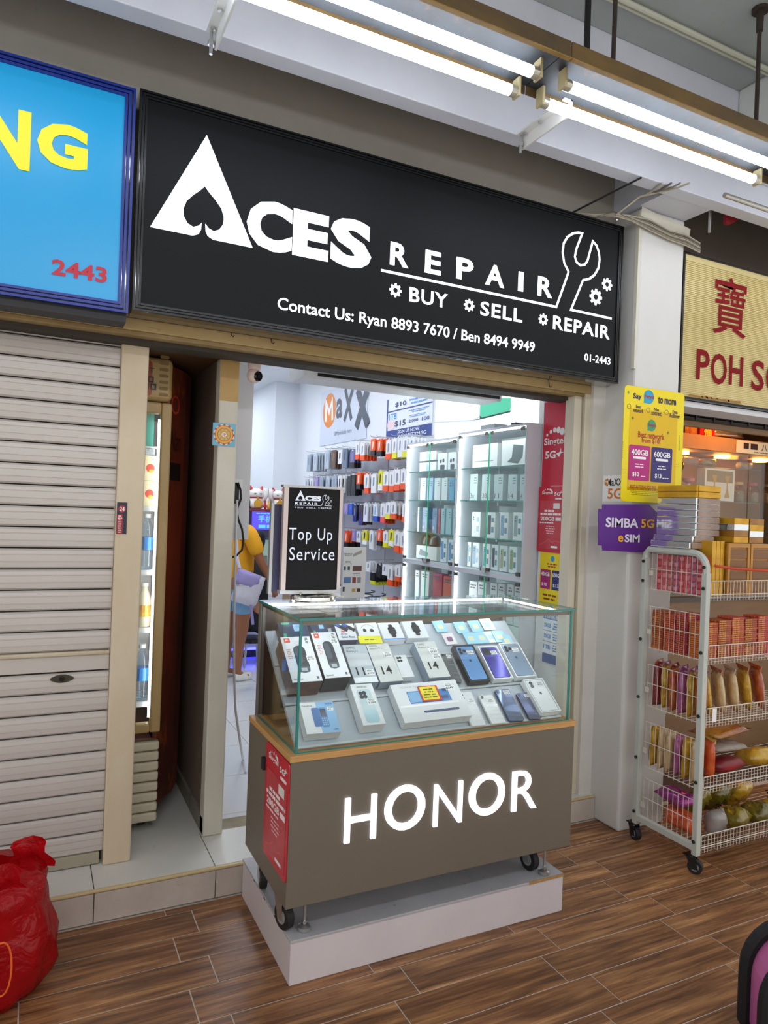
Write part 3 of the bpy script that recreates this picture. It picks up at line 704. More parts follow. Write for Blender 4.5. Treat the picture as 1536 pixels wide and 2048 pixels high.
def leveller(parent, x, y, z0, z1):
    ob('levelling_foot', MB().lathe([(.022, 0), (.024, .004), (.024, .014), (.017, .019), (.013, .021)], (x, y, z0), 20).cyl((x, y, z0+.02), (x, y, z1), .0052, seg=12).cyl((x, y, z0+.024), (x, y, z0+.034), .0105, seg=6), M_STEEL, parent)
castor(dc, .842, 2.37, .1575, .046, 0.25, top=.2845)
castor(dc, 1.925, 2.372, .1575, .046, 0.1, top=.2845)
castor(dc, .85, 2.66, .1575, .046, -.2, top=.2845)
castor(dc, 1.93, 2.66, .1575, .046, .3, top=.2845)
leveller(dc, .905, 2.335, .1575, .2848); leveller(dc, 1.962, 2.318, .1575, .2848)
leveller(dc, .905, 2.72, .1575, .2848); leveller(dc, 1.962, 2.72, .1575, .2848)

# red poster on the left side of the counter
FL = FX(CX0-.0015)
def singtel_poster(parent, F, u0, v0, u1, v1, rows=True):
    w_, h_ = u1-u0, v1-v0; W = flat('#f4eef0', .4)
    P = lambda a, b: (u0+w_*a, v0+h_*b)
    def B(a, b, c, d): return (*P(a, b), *P(c, d))
    txt(parent, F, 'Singtel', B(.14, .865, .56, .925), W, .02, .004)
    mb = MB()
    for i in range(5):
        an = math.radians(160-35*i); mb.poly(F, circ(u0+w_*(.36+.16*math.cos(an)), v0+h_*(.925+.028*math.sin(an)), w_*(.014+.005*i), 10), .004)
    ob('logo', mb, W, parent)
    txt(parent, F, '5G', B(.62, .855, .84, .905), W, .03, .004)
    ob('logo', MB().poly(F, [P(.80, .905), P(.86, .912), P(.875, .94), P(.885, .912), P(.95, .905), P(.885, .898), P(.83, .87)], .004), W, parent)
    ob('print', MB().prism(F, rrect(*B(.66, .80, .90, .825), h_*.008), .002, .004), W, parent)
    if rows:
        ob('print', MB().rect(F, *B(.08, .05, .93, .78), .0036), mat('poster_red_gradient', '#c8404a', .3, noise=(6, '#b5203a', .9)), parent)
        ob('print', MB().rect(F, *B(.60, .66, .84, .745), .004), flat('#e3dfdc'), parent)
        bars(parent, F, B(.20, .60, .70, .65), 1, W, .004, .9, .6)
        bars(parent, F, B(.10, .555, .90, .60), 1, W, .004, 1, .7)
        txt(parent, F, '200GB', B(.12, .475, .66, .54), W, .03, .004)
        ob('print', MB().rect(F, *B(.70, .48, .90, .53), .004), W, parent)
        bars(parent, F, B(.10, .43, .62, .46), 1, W, .004, 1, .6)
        bars(parent, F, B(.30, .27, .70, .41), 4, flat('#ecc9c9'), .004, .8, .35)
        ob('print', MB().stroke(F, [P(.1, .10), P(.3, .14), P(.45, .20), P(.6, .15), P(.72, .18), P(.92, .16)], w_*.02, .004), flat('#d9635a'), parent)
        ob('print', MB().rect(F, *B(.55, .07, .80, .10), .004), W, parent)
b0 = onx(566+6, 1766, CX0); tl = onx(536, 1482, CX0); tr = onx(583, 1527, CX0); bl = onx(527, 1700, CX0)
# poster quad -> upright rectangle on the counter side
U0, U1 = -(tl.y+bl.y)/2, -(tr.y+b0.y)/2
Vt, Vb = (tl.z+tr.z)/2, (bl.z+b0.z)/2
sp_ = ob('poster_holder', MB().prism(FL, rrect(U0, Vb, U1, Vt, .018), 0, .003), mat('poster_red', '#c8142f', .25), None, label='red phone plan poster in a holder on the counter side', cat='poster')
singtel_poster(sp_, FL, U0, Vb, U1, Vt)
ob('handle', MB().prism(FX(CX0), rrect(U0-.035, Vt-.115, U0-.004, Vt-.07, .006), 0, .012), M_RUBBER, dc)

# ------------------------------------------------------------------ goods in the showcase
def cA(p): return (500+p[0]/4.389, 1170+p[1]/4.389)
def cB(p): return (800+p[0]/4.151, 1170+p[1]/4.151)
def on_slope(px, py, n):
    d = ray(px, py); o = FSL.at(0, 0, n); t = (o-CAMP).dot(FSL.N)/d.dot(FSL.N); p = CAMP+d*t
    q = p-FSL.O; return (q.dot(FSL.U), q.dot(FSL.V))
class It: pass
def fitq(quad, conv, t):
    Q = [Vector(on_slope(*conv(p), t)) for p in quad]      # TL TR BR BL
    c = (Q[0]+Q[1]+Q[2]+Q[3])/4
    wd = ((Q[1]-Q[0]).length+(Q[2]-Q[3]).length)/2; ht = ((Q[0]-Q[3]).length+(Q[1]-Q[2]).length)/2
    up = ((Q[0]-Q[3])+(Q[1]-Q[2])).normalized(); ang = math.atan2(-up.x, up.y)
    e = ((Q[1]-Q[0])+(Q[2]-Q[3])).normalized(); ang2 = math.atan2(e.y, e.x); a = (ang+ang2)/2
    a = max(-.22, min(.22, a))
    o = FSL.at(c.x, c.y, 0); U = FSL.U*math.cos(a)+FSL.V*math.sin(a); V = -FSL.U*math.sin(a)+FSL.V*math.cos(a)
    r = It(); r.F = Fr(o, U, V); r.w = wd/2; r.h = ht/2; r.t = t
    for _ in range(3):     # keep it clear of the panes and the frame
        C = [r.F.at(i*r.w, j*r.h, n) for i in (-1, 1) for j in (-1, 1) for n in (0, t+.004)]
        dx = max(0, GX0+.026-min(p.x for p in C)) - max(0, max(p.x for p in C)-(GX1-.026))
        dv = max(0, GY0+.013-min(p.y for p in C))/FSL.V.y - max(0, max(p.y for p in C)-(GY1-.042))/FSL.V.y - max(0, max(p.z for p in C)-(GZ1-.022))/FSL.V.z
        r.F.O = r.F.O + FSL.U*dx + FSL.V*dv
    return r
def carton(name, label, quad, conv, t, top, sides, cat='box', group=None, shrink=.97):
    r = fitq(quad, conv, t); r.w *= shrink; r.h *= shrink
    r.o = thing(name, label, cat, tuple(r.F.O), group)
    ob('carton', MB().fbox(r.F, -r.w, -r.h, r.w, r.h, .001, t-.0012), sides, r.o, bev=.0012)
    ob('top_face', MB().fbox(r.F, -r.w+.0006, -r.h+.0006, r.w-.0006, r.h-.0006, t-.0011, t-.0004), top, r.o)
    return r
def T(r, s, box, m, off=.02, **k):
    txt(r.o, r.F, s, (box[0]*r.w, box[1]*r.h, box[2]*r.w, box[3]*r.h), m, off, r.t+.0006, **k)
def pr(r, box, m, rad=0, lift=.0003, name='print'):
    u0, v0, u1, v1 = box[0]*r.w, box[1]*r.h, box[2]*r.w, box[3]*r.h
    pts = rrect(u0, v0, u1, v1, rad) if rad else [(u0, v0), (u1, v0), (u1, v1), (u0, v1)]
    return ob(name, MB().poly(r.F, pts, r.t+lift), m, r.o)
def price(r, cx, cy, wu=.3, hv=.16, s='$399'):
    pr(r, (cx-wu, cy-hv, cx+wu, cy+hv), W1, 0, .0008, 'price_tag')
    txt(r.o, r.F, s, ((cx-wu*.8)*r.w, (cy-hv*.7)*r.h, (cx+wu*.8)*r.w, (cy-hv*.05)*r.h), K1, .01, r.t+.0013)
    bars(r.o, r.F, ((cx-wu*.85)*r.w, (cy+hv*.2)*r.h, (cx+wu*.85)*r.w, (cy+hv*.85)*r.h), 2, K2, r.t+.0012)
W1, K1, K2 = flat('#f3f4f4', .4), flat('#1b1d22', .4), flat('#5a5d66', .5)
BOXW = mat('white_carton', '#e6e9ec', .35); BOXK = mat('black_carton', '#14161a', .35)
BOXG = mat('silver_carton', '#c3cdd3', .3, noise=(9, '#aebac3', .7)); BOXB = mat('blue_grey_carton', '#7f90a0', .35)
FILM = film('cling_film', '#ffffff', .12, .05)
# speakers
for nm, q in (('portable speaker carton with orange badge and brown printed side', [(265, 455), (520, 440), (650, 845), (365, 865)]),
              ('portable speaker carton with price tag beside the grey phone carton', [(530, 415), (755, 400), (885, 808), (655, 830)])):
    r = carton('speaker_carton', nm, q, cA, .085, BOXW, BOXK if 'price' in nm else mat('brown_print_carton', '#3a2a22', .4, noise=(14, '#8a4a30', .8)))
    pr(r, (-.82, .74, -.42, .94), flat('#e8481f')); T(r, 'JBL', (-.74, .80, -.5, .89), W1, .03)
    FV = Fr(r.F.O, -r.F.V, r.F.U); txt(r.o, FV, 'FLIP', (-.92*r.h, .60*r.w, -.66*r.h, .78*r.w), K1, .02, r.t+.0006)
    pr(r, (-.38, -.62, .42, .58), flat('#2c323a', .4), r.w*.38); pr(r, (-.30, -.2, .10, .5), flat('#4a5460', .35), r.w*.18, .0006)
    pr(r, (-.34, -.6, .38, -.36), flat('#59636d', .25), r.w*.12, .0007); pr(r, (-.18, -.56, .22, -.42), flat('#aab4bb', .2), r.w*.06, .0009)
    T(r, 'Bluetooth', (-.84, -.92, -.25, -.84), K2, .0); pr(r, (.66, -.9, .8, -.8), K2)
    bars(r.o, r.F, (-.85*r.w, .0, -.5*r.w, .45*r.h), 6, flat('#c98a85'), r.t+.0006)
    price(r, .62, -.02 if 'orange' in nm else .55, .26, .13, '$139')
# OPPO cartons
r = carton('phone_carton', 'pale grey phone carton printed with the number 11', [(800, 520), (1015, 515), (1135, 855), (925, 870)], cA, .045, BOXG, BOXB)
T(r, 'OPPO', (-.78, .76, -.05, .87), K2, .0); T(r, 'Reno11', (-.8, .58, .1, .70), K2, .0); T(r, '11', (-.55, -.62, .12, -.22), K1, .01); price(r, .55, -.5, .32, .15, '$399')
pr(r, (-.95, -.15, .95, .5), flat('#cfd5da', .25), 0, .0002); pr(r, (-.95, -.99, .95, -.72), flat('#eef3f5', .15), 0, .0002)
r = carton('phone_carton', 'white phone carton printed 14 under crinkled film beside the 11 carton', [(1020, 515), (1215, 505), (1345, 835), (1140, 870)], cA, .045, mat('pearl_carton', '#dfe2de', .25, noise=(5, '#c4c9c7', .8)), BOXB)
T(r, 'OPPO', (-.8, .84, -.1, .92), K2, .0); T(r, 'Reno14 Pro', (-.8, .70, .3, .78), K2, .0); T(r, '14', (-.5, -.62, .35, -.2), K1, .01); price(r, .55, .38, .36, .14, '$999')
r = carton('phone_carton', 'tall grey phone carton printed 14 with two price tags', [(110, 470), (290, 460), (420, 760), (245, 780)], cB, .05, MATS['pearl_carton'], BOXB)
T(r, 'OPPO', (-.8, .78, -.1, .88), K2, .0); T(r, 'Reno14', (-.8, .62, .2, .72), K2, .0); T(r, '14', (-.55, -.55, .3, -.15), K1, .01); price(r, .45, .45, .4, .16, '$789'); price(r, .5, .12, .36, .13, '$899')
# box in the middle back
r = carton('tablet_carton', 'plain white phone carton half hidden behind the tablet carton', [(1252, 610), (1372, 612), (1440, 800), (1340, 820)], cA, .03, BOXW, BOXW)
mbc = MB()
for (a, b) in ((-.5, .72), (-.1, .74), (-.5, .45), (-.1, .47)): mbc.poly(r.F, circ(a*r.w, b*r.h, .006, 12), r.t+.0006)
ob('print', mbc, K1, r.o)
# nokia
r = carton('phone_carton', 'white and light blue keypad phone carton at the corner', [(455, 1095), (745, 1075), (830, 1350), (505, 1390)], cA, .042, BOXW, mat('grey_side_carton', '#c9cdd1', .4))
pr(r, (-.08, -.99, .99, .99), flat('#8fbfe6', .35), 0, .0002); T(r, 'NOKIA', (.48, .78, .9, .9), flat('#1f4f9a'), .02); T(r, 'Nokia', (-.9, .72, -.3, .82), K2, 0)
pr(r, (-.42, -.6, .02, .62), flat('#4c78b5', .35), .006, .0005); pr(r, (.02, -.66, .45, .62), flat('#5f8fc9', .35), .006, .0006)
pr(r, (.07, .02, .38, .52), flat('#202a3a', .2), .003, .0009); T(r, '12:00', (.12, .28, .33, .42), W1, 0)
mbk = MB()
for i in range(4):
    for j in range(3): mbk.rect(r.F, (.08+.12*j)*r.w, (-.14-.13*i)*r.h, (.16+.12*j)*r.w, (-.06-.13*i)*r.h, r.t+.0011)
ob('print', mbk, flat('#a9c8e8'), r.o); T(r, 'HMD', (.62, -.88, .9, -.78), flat('#1f4f9a'), .02); price(r, .72, .5, .18, .12, '$49')
# honor phone carton
r = carton('phone_carton', 'slim white phone carton with a four-lens pale phone picture', [(888, 910), (1085, 900), (1215, 1265), (1010, 1290)], cA, .05, BOXW, mat('white_carton_side', '#d5d9de', .4))
pr(r, (-.6, -.9, .62, .72), flat('#c4d8de', .3), .012, .0004)
pr(r, (-.6, -.9, .62, -.3), flat('#a9cdda', .2), .012, .0006)
mbc = MB()
for (a, b) in ((-.32, .52), (.0, .53), (-.32, .34), (.0, .35)): mbc.poly(r.F, circ(a*r.w, b*r.h, .009, 14), r.t+.001)
ob('print', mbc, flat('#273238', .2), r.o); T(r, 'HONOR X6c', (-.5, .8, .4, .88), K2, 0); price(r, .42, .08, .4, .14, '$189')
# tablet
r = carton('tablet_carton', 'large white tablet carton lying across the front of the showcase', [(1220, 905), (1834, 850), (1990, 1180), (1360, 1285)], cA, .042, BOXW, mat('white_carton_side', '#d5d9de', .4), shrink=.93)
pr(r, (-.62, -.10, .62, .55), flat('#3c7fc4', .2), 0, .0004); pr(r, (-.60, -.02, .2, .5), flat('#7fb3de', .2), 0, .0006); pr(r, (-.2, .02, .55, .2), flat('#3a4f86', .2), 0, .0007)
pr(r, (-.95, -.25, .8, -.16), flat('#ffffff', .1), 0, .0009); pr(r, (-.35, -.62, .72, -.50), flat('#29416f', .2), .006, .0006); pr(r, (.45, .4, .62, .55), flat('#24407a', .2), 0, .0008)
T(r, 'HONOR Pad X9', (-.75, .74, -.1, .84), flat('#b4b9bf'), 0); price(r, .7, .62, .13, .2, '$349')
pad = r
q = [(150, 835), (300, 828), (360, 945), (195, 965)]
r = fitq(q, cB, .05); r.o = ob('price_card', MB().fbox(r.F, -r.w, -r.h, r.w, r.h, .0445, .046), flat('#d8262c', .35), None, label='yellow handwritten price card with red border on the tablet carton', cat='card')
r.t = .046; pr(r, (-.88, -.84, .80, .88), flat('#f2e21c', .4), 0, .0004)
bars(r.o, r.F, (-.75*r.w, -.7*r.h, .6*r.w, .7*r.h), 4, flat('#3a3320'), r.t+.0008, .9, .35)
# back row
def small(label, q, conv, t, top, side, nm='device_carton'): return carton(nm, label, q, conv, t, top, side)
for i, (l, q) in enumerate((('navy keypad phone carton with green tabs in the back corner', [(215, 268), (478, 262), (520, 410), (268, 440)]),
                            ('second navy keypad phone carton between the corner one and the senior phone', [(492, 262), (640, 258), (690, 395), (545, 400)]))):
    r = small(l, q, cA, .04, flat('#22344f', .35), flat('#1a2438', .4))
    pr(r, (-.75, .7, -.2, .92), flat('#2fae86')); pr(r, (-.8, -.9, -.6, -.3), flat('#2fae86')); pr(r, (.0, -.1, .55, .65), flat('#9fd0f0', .2), 0, .0006)
    pr(r, (-.25, -.7, .75, .75), flat('#2b3d63', .3), .004, .0004); T(r, '12:00', (.1, .25, .45, .5), flat('#28507a'), .0)
r = small('white and navy senior phone carton with two keypad phones pictured', [(735, 330), (900, 325), (952, 480), (775, 490)], cA, .04, BOXW, flat('#1c2a5a', .35))
T(r, '4G For', (-.6, -.42, .1, -.22), flat('#2a3f8a'), .02); T(r, 'Senior Phone', (-.6, -.78, .75, -.52), flat('#2a3f8a'), .02); pr(r, (-.5, -.12, -.1, .05), flat('#d93a4a'))
for s in (-.35, .4):
    U, Vv = r.F.U*.8-r.F.V*.6, r.F.U*.6+r.F.V*.8
    F_ = Fr(r.F.at(s*r.w, .45*r.h, r.t), U, Vv); ob('print', MB().rect(F_, -.03, -.009, .03, .009, .0006), flat('#23262e', .3), r.o); ob('print', MB().rect(F_, -.028, -.006, -.008, .006, .0009), flat('#3a6fd0', .2), r.o)
r = small('white neckband earphone carton behind the yellow card', [(925, 325), (1110, 320), (1150, 452), (955, 460)], cA, .03, BOXW, BOXW)
ob('print', MB().stroke(r.F, [((-.6+.06*i)*r.w, (.2+.45*math.sin(math.pi*i/20))*r.h) for i in range(21)], .0012, r.t+.0006), K1, r.o)
for s in (-.35, .32): pr(r, (s-.16, -.35, s+.16, .05), flat('#24262b', .3), .006, .0006)
q = [(952, 452), (1140, 445), (1172, 508), (960, 515)]
r = fitq(q, cA, .05); r.t = .05
r.o = ob('price_card', MB().fbox(r.F, -r.w, -r.h, r.w, r.h, .0492, .0505), flat('#f0e91a', .4), None, label='bright yellow card with one line of print above the 11 and 14 cartons', cat='card')
r.t = .0506; bars(r.o, r.F, (-.6*r.w, -.4*r.h, .6*r.w, .4*r.h), 1, K2, r.t+.0004, .9, .3)
for l, q, cv in (('white smartwatch carton with glowing green watch face', [(1115, 328), (1305, 325), (1370, 478), (1180, 485)], cA), ('white smartwatch carton with round-cornered black watch', [(10, 295), (185, 285), (245, 435), (65, 445)], cB)):
    r = small(l, q, cv, .035, BOXW, BOXW)
    pr(r, (-.16, -.75, .26, .75), flat('#1d2026', .3), .008, .0005); pr(r, (-.30, -.42, .40, .45), flat('#15181d', .25), .010, .0008); pr(r, (-.2, -.3, .3, .33), flat('#2a3138', .15), .008, .0011)
    if 'green' in l: T(r, '10', (-.12, -.05, .15, .2), flat('#8ff0a8'), .02); pr(r, (-.99, -.99, .99, -.86), flat('#3b8fe0'), 0, .0004)
# phones
def phone(label, q, conv, col, t=.012, boxc=None, lenses=3, logo=True, pricexy=(.35, .62), rough=.2, cam=None, wrap=False):
    tt = .03 if boxc else t
    r = fitq(q, conv, tt); r.o = thing('boxed_phone' if boxc else 'phone', label, 'phone', tuple(r.F.O))
    if boxc:
        ob('box_tray', MB().fbox(r.F, -r.w, -r.h, r.w, r.h, .001, tt-.006), boxc, r.o, bev=.001)
        rim = MB(); a, b = r.w, r.h; e = .005
        for u0, v0, u1, v1 in ((-a, -b, a, -b+e), (-a, b-e, a, b), (-a, -b+e, -a+e, b-e), (a-e, -b+e, a, b-e)): rim.fbox(r.F, u0, v0, u1, v1, tt-.006, tt)
        ob('box_rim', rim, boxc, r.o); iw, ih = r.w-.009, r.h-.008; n0, n1 = tt-.006, tt-.0005
    else: iw, ih = r.w*.96, r.h*.97; n0, n1 = .001, t
    r.w, r.h, r.t = iw, ih, n1
    bd = ob('phone_back', MB().prism(r.F, rrect(-iw, -ih, iw, ih, iw*.22, 5), n0, n1), col, r.o, bev=.0015)
    lm = flat('#14161c', .1)
    if lenses:
        ob('camera_bump', MB().prism(r.F, rrect(-iw*.9, ih*(.48 if lenses > 1 else .78), iw*(.0 if lenses > 2 else -.25), ih*.92, iw*.14), n1, n1+.0014), cam or col, r.o)
        L = [(-.68, .80), (-.68, .60), (-.26, .70)][:lenses]
        if lenses == 1: L = [(-.66, .84)]
        if lenses == 2: L = [(-.58, .80), (-.58, .60)]
        for a, b in L: ob('lens', MB().cyl(r.F.at(a*iw, b*ih, n1), r.F.at(a*iw, b*ih, n1+.003), iw*.19, seg=14), lm, r.o)
    if logo:
        lg = flat('#3c4452', .15); F_ = r.F; k = iw*.20; cy = .12*ih
        ob('logo', MB().poly(F_, [(k*x, cy+k*y) for x, y in ((-.55, .62), (-.2, .72), (0, .62), (.25, .72), (.6, .58), (.45, .2), (.62, -.2), (.35, -.75), (.1, -.82), (0, -.76), (-.15, -.82), (-.4, -.7), (-.75, -.05), (-.72, .4))], n1+.0006)
           .poly(F_, [(k*x, cy+k*y) for x, y in ((.0, .85), (.28, 1.25), (.3, 1.0), (.12, .8))], n1+.0006), lg, r.o)
    if pricexy: price(r, pricexy[0], pricexy[1], .42, .13, random.choice(('$598', '$729', '$1229', '$358', '$288')))
    if wrap:
        f = MB()
        for i in range(7):
            v = -ih*.95+i*ih*.3; f.add([r.F.at(-iw*1.1, v, n1+.001), r.F.at(iw*1.1, v-.01, n1+.004*(i % 2)+.001), r.F.at(iw*1.1, v+ih*.26, n1+.001), r.F.at(-iw*1.1, v+ih*.28, n1+.003)], [(0, 1, 2, 3)])
        ob('clear_wrap', f, FILM, r.o)
    return r
PB = lambda c, r_=.18: mat('phone_back_'+c, c, r_, metal=.35)
phone('dark grey phone in clear wrap beside the tall 14 carton', [(335, 570), (412, 560), (530, 812), (425, 805)], cB, PB('#2a333d'), lenses=1, logo=False, pricexy=(.4, .78), wrap=True)
phone('light blue three-lens phone shown in a black box', [(440, 500), (610, 495), (750, 785), (580, 805)], cB, PB('#6f9fd6'), boxc=BOXK, lenses=3)
phone('purple phone shown in a white box', [(655, 510), (805, 500), (935, 765), (775, 790)], cB, PB('#4a46a6'), boxc=BOXW, lenses=3, cam=flat('#1c1b36', .2))
phone('silver blue three-lens phone shown in a white box', [(830, 485), (985, 475), (1125, 745), (965, 775)], cB, PB('#8fa3bb'), boxc=BOXW, lenses=3)
phone('white two-lens phone sealed in crinkled clear film', [(480, 892), (590, 880), (720, 1165), (592, 1180)], cB, mat('phone_white', '#e4e7ea', .2), lenses=2, logo=False, wrap=True, pricexy=(.45, .45))
phone('small white one-lens phone in clear film', [(655, 920), (770, 906), (885, 1145), (765, 1165)], cB, MATS['phone_white'], lenses=1, logo=False, wrap=True, pricexy=(.3, .55))
phone('glossy steel blue phone in a clear case', [(790, 872), (910, 862), (1045, 1130), (915, 1147)], cB, PB('#34507f', .08), lenses=1, logo=False, pricexy=(.4, .78), wrap=True)
phone('small glossy navy phone in a clear case', [(965, 897), (1060, 888), (1190, 1110), (1080, 1125)], cB, PB('#22376f', .08), lenses=1, logo=False, pricexy=(.5, .72), wrap=True)
phone('white two-lens phone in a deep white box at the right end', [(1075, 815), (1230, 800), (1390, 1070), (1225, 1098)], cB, mat('phone_white', '#e4e7ea', .2), boxc=BOXW, lenses=2, pricexy=(.5, .72))
# SIM packets at the back right
sims = [(255, 282, 0), (440, 310, 0), (560, 300, 0), (655, 280, 1), (345, 405, 2), (520, 400, 0), (610, 395, 0), (690, 388, 1), (760, 385, 0), (820, 420, 0)]
for i, (x, y, kk) in enumerate(sims):
    q = [(x, y), (x+88, y-8), (x+135, y+82), (x+45, y+92)]
    r = fitq(q, cB, .006+.004*(i // 4)); 
    r.o = ob('sim_packet', MB().fbox(r.F, -r.w, -r.h, r.w, r.h, r.t-.003, r.t), [flat('#9fd3e8', .25), flat('#e8eef2', .25), flat('#e6dfe2', .3)][kk], None,
             label=['light blue prepaid SIM packet on the top sloped shelf', 'white prepaid SIM packet on the top sloped shelf', 'white SIM packet with a maroon figure print'][kk], cat='packet', group='SIM packets in the showcase')
    pr(r, (-.5, -.5, .5, .35), [flat('#d3d8b8'), flat('#b9d3e6'), flat('#7d5a78')][kk], .006, .0006)
# ------------------------------------------------------------------ revolving lit sign standing on the showcase
GZ = GZ1+.0105
base = onz(625, 1200, GZ)
bx_, by_ = base.x, base.y
rs = thing('top_up_sign', 'black two-sided sign in an aluminium frame on the glass showcase', 'sign', (bx_, by_, GZ))
ob('turntable_base', MB().lathe([(.0, 0), (.092, 0), (.095, .006), (.095, .020), (.088, .026), (.03, .030), (.0, .030)], (bx_, by_, GZ), 40), M_CHROME, rs, smooth=False)
ob('power_cable', MB().tube([(bx_-.08+.02*i*.9, by_-.075+.07*math.sin(i*.6), GZ+.034+.006*math.sin(i*1.3)) for i in range(10)], .003, 6), flat('#cfc6b4', .5), rs)
sy = by_
tlp = ony(567, 970, sy-.03); trp = ony(685, 974, sy-.03); blp = ony(562, 1188, sy-.03); brp = ony(683, 1190, sy-.03)
sx0, sx1 = (tlp.x+blp.x)/2, (trp.x+brp.x)/2; sz0 = GZ+.034; sz1 = (tlp.z+trp.z)/2
hwS = (sx1-sx0)/2; cxS = (sx0+sx1)/2
# slightly bowed front
def bow(u): return sy-.03-.014*(1-(u/hwS)**2)
def bowpanel(u0, u1, z0, z1, d, back=.008):
    n_ = 12; mb = MB(); A = []; 
    for i in range(n_+1):
        u = u0+(u1-u0)*i/n_
        A += [V3((cxS+u, bow(u)-d, z0)), V3((cxS+u, bow(u)-d, z1)), V3((cxS+u, bow(u)+back, z0)), V3((cxS+u, bow(u)+back, z1))]
    fs = []
    for i in range(n_):
        a, b = 4*i, 4*i+4
        fs += [(a, b, b+1, a+1), (a+2, a+3, b+3, b+2), (a+1, b+1, b+3, a+3), (a, a+2, b+2, b)]
    fs += [(0, 1, 3, 2), (4*n_, 4*n_+2, 4*n_+3, 4*n_+1)]
    return mb.add(A, fs)
ob('panel', bowpanel(-hwS+.016, hwS-.018, sz0+.012, sz1-.010, 0), mat('sign_black_sheet', '#0d0c10', .4, spec=.2), rs)
for u0, u1 in ((-hwS, -hwS+.0185), (hwS-.0195, hwS-.004)):
    ob('side_rail', bowpanel(u0, u1, sz0+.002, sz1-.002, .004, .02), mat('pinkish_aluminium', '#cbbdb8', .3, metal=.6), rs, bev=.001)
ob('top_rail', bowpanel(-hwS-.004, hwS, sz1-.010, sz1, .006, .03), M_ALU, rs); ob('bottom_rail', bowpanel(-hwS-.004, hwS, sz0-.002, sz0+.012, .006, .03), M_ALU, rs)
ob('back_panel', MB().box(cxS-hwS-.03, sy+.02, sz0, cxS+hwS-.03, sy+.03, sz1-.08), mat('sign_back', '#4b4a66', .4), rs)
ob('side_frame', MB().box(cxS-hwS-.036, sy+.012, sz0-.008, cxS-hwS-.024, sy+.034, sz1-.075), M_ALU, rs)
ob('neck', MB().cyl((bx_, by_, GZ+.028), (bx_, by_, GZ+.045), .02, seg=16), M_BLACK, rs)
FT = FY(sy-.0475)
def tq(s, lt, lb, rt, off=.01, m=None, sp=1.0):
    cv = lambda p: (540+p[0]/6.825, 950+p[1]/6.825)
    a = ony(*cv(lt), sy-.0475); b = ony(*cv(lb), sy-.0475); c = ony(*cv(rt), sy-.0475)
    txt(rs, FT, s, (min(a.x, b.x), b.z, c.x, a.z), m or LT, off, .001, sp)
LT = flat('#ccd2de', .4, .25)
tq('Top Up', (262, 718), (262, 938), (850, 820), .0, sp=1.15)
tq('Service', (265, 985), (262, 1165), (880, 1060), .0, sp=1.12)
tq('CES', (480, 282), (480, 350), (700, 310), .06); tq('REPAIR', (342, 365), (342, 402), (655, 380), .02, sp=1.3)
tq('BUY', (375, 434), (375, 453), (460, 440), .0); tq('SELL', (527, 438), (527, 457), (628, 445), .0); tq('REPAIR', (692, 441), (692, 463), (842, 450), .0)
def cvT(p): return (540+p[0]/6.825, 950+p[1]/6.825)
PT = lambda pts: [((q := ony(*cvT(p), sy-.0475)).x, q.z) for p in pts]
c0, c1, c2 = PT([(342, 347), (485, 350), (420, 210)])
A_ = lambda p, s: ((c0[0]+c1[0])/2+s*p[0]*(c1[0]-c0[0])/2, c0[1]+p[1]*(c2[1]-c0[1]))
ob('lettering', MB().poly(FT, [A_(p, 1) for p in left], .001).poly(FT, [A_(p, -1) for p in reversed(left)], .001), LT, rs)
ob('logo', MB().stroke(FT, PT([(330, 412), (700, 418), (728, 362), (716, 330), (722, 292), (745, 275), (768, 275), (752, 312), (760, 335), (778, 325), (795, 285), (806, 310), (800, 345), (772, 362), (745, 418), (842, 424)]), .0016, .001), LT, rs)
for p in ((800, 388, 13), (832, 360, 12), (348, 441, 8), (503, 447, 8), (668, 450, 8)):
    c = PT([(p[0], p[1])])[0]; r_ = p[2]/6.825*.0019
    ob('logo', MB().stroke(FT, circ(c[0], c[1], r_, 14), r_*.45, .001, closed=True), LT, rs)

# ================================================================== PHONE SHOP INTERIOR
M_SHOPW = mat('shop_white_wall', '#e6ebf0', .6)
M_TILE = mat('white_floor_tile', '#dfe2e4', .12, noise=(2, '#d3d6d9', .5))
ZF = .125
sf = struct('floor_shop', MB().box(.822, 3.38, 0, 2.92, 11.2, ZF-.004), mat('floor_grout', '#9fa4a8', .8))
for i in range(5):
    for j in range(16):
        x0, y0 = .81+.487*i-.02, 3.43+.487*(j-1)
        x1, y1 = min(x0+.487, 2.92), y0+.487
        x0 = max(x0, .823); y0 = max(y0, 3.385)
        ob('tile', MB().box(x0+.0015, y0+.0015, ZF-.012, x1-.0015, y1-.0015, ZF), M_TILE, sf)
struct('trim_11', MB().box(.826, 3.262, 0, 2.66, 3.38, ZS-.004), mat('bare_concrete_sill', '#a89e88', .9, noise=(9, '#8d836c', .8), bump=(25, .3)))
struct('wall_shop_right', MB().box(2.92, 3.10, ZF, 3.0, 8.40, 3.2), M_SHOPW)
struct('wall_shop_reveal', MB().box(2.662, 3.10, ZS, 2.92, 3.305, 3.2), M_WHITE)
struct('trim_12', MB().box(2.6585, 3.072, ZS, 2.672, 3.10, 2.30), M_BLACK)  # black strip standing in for the shade of the gap beside the jamb
struct('wall_shop_step', MB().box(2.62, 8.40, ZF, 3.0, 8.48, 3.2), M_SHOPW)
struct('wall_shop_deep', MB().box(2.62, 8.48, ZF, 2.68, 11.2, 3.2), M_SHOPW)
struct('wall_shop_back', MB().box(.822, 11.2, ZF, 2.68, 11.26, 3.2), M_SHOPW)
struct('wall_shop_left', MB().box(.74, 4.66, ZF, .822, 11.26, 3.2), M_SHOPW)
struct('ceiling_shop', MB().box(.752, 3.02, 3.2, 3.0, 11.26, 3.26), M_WHITE)
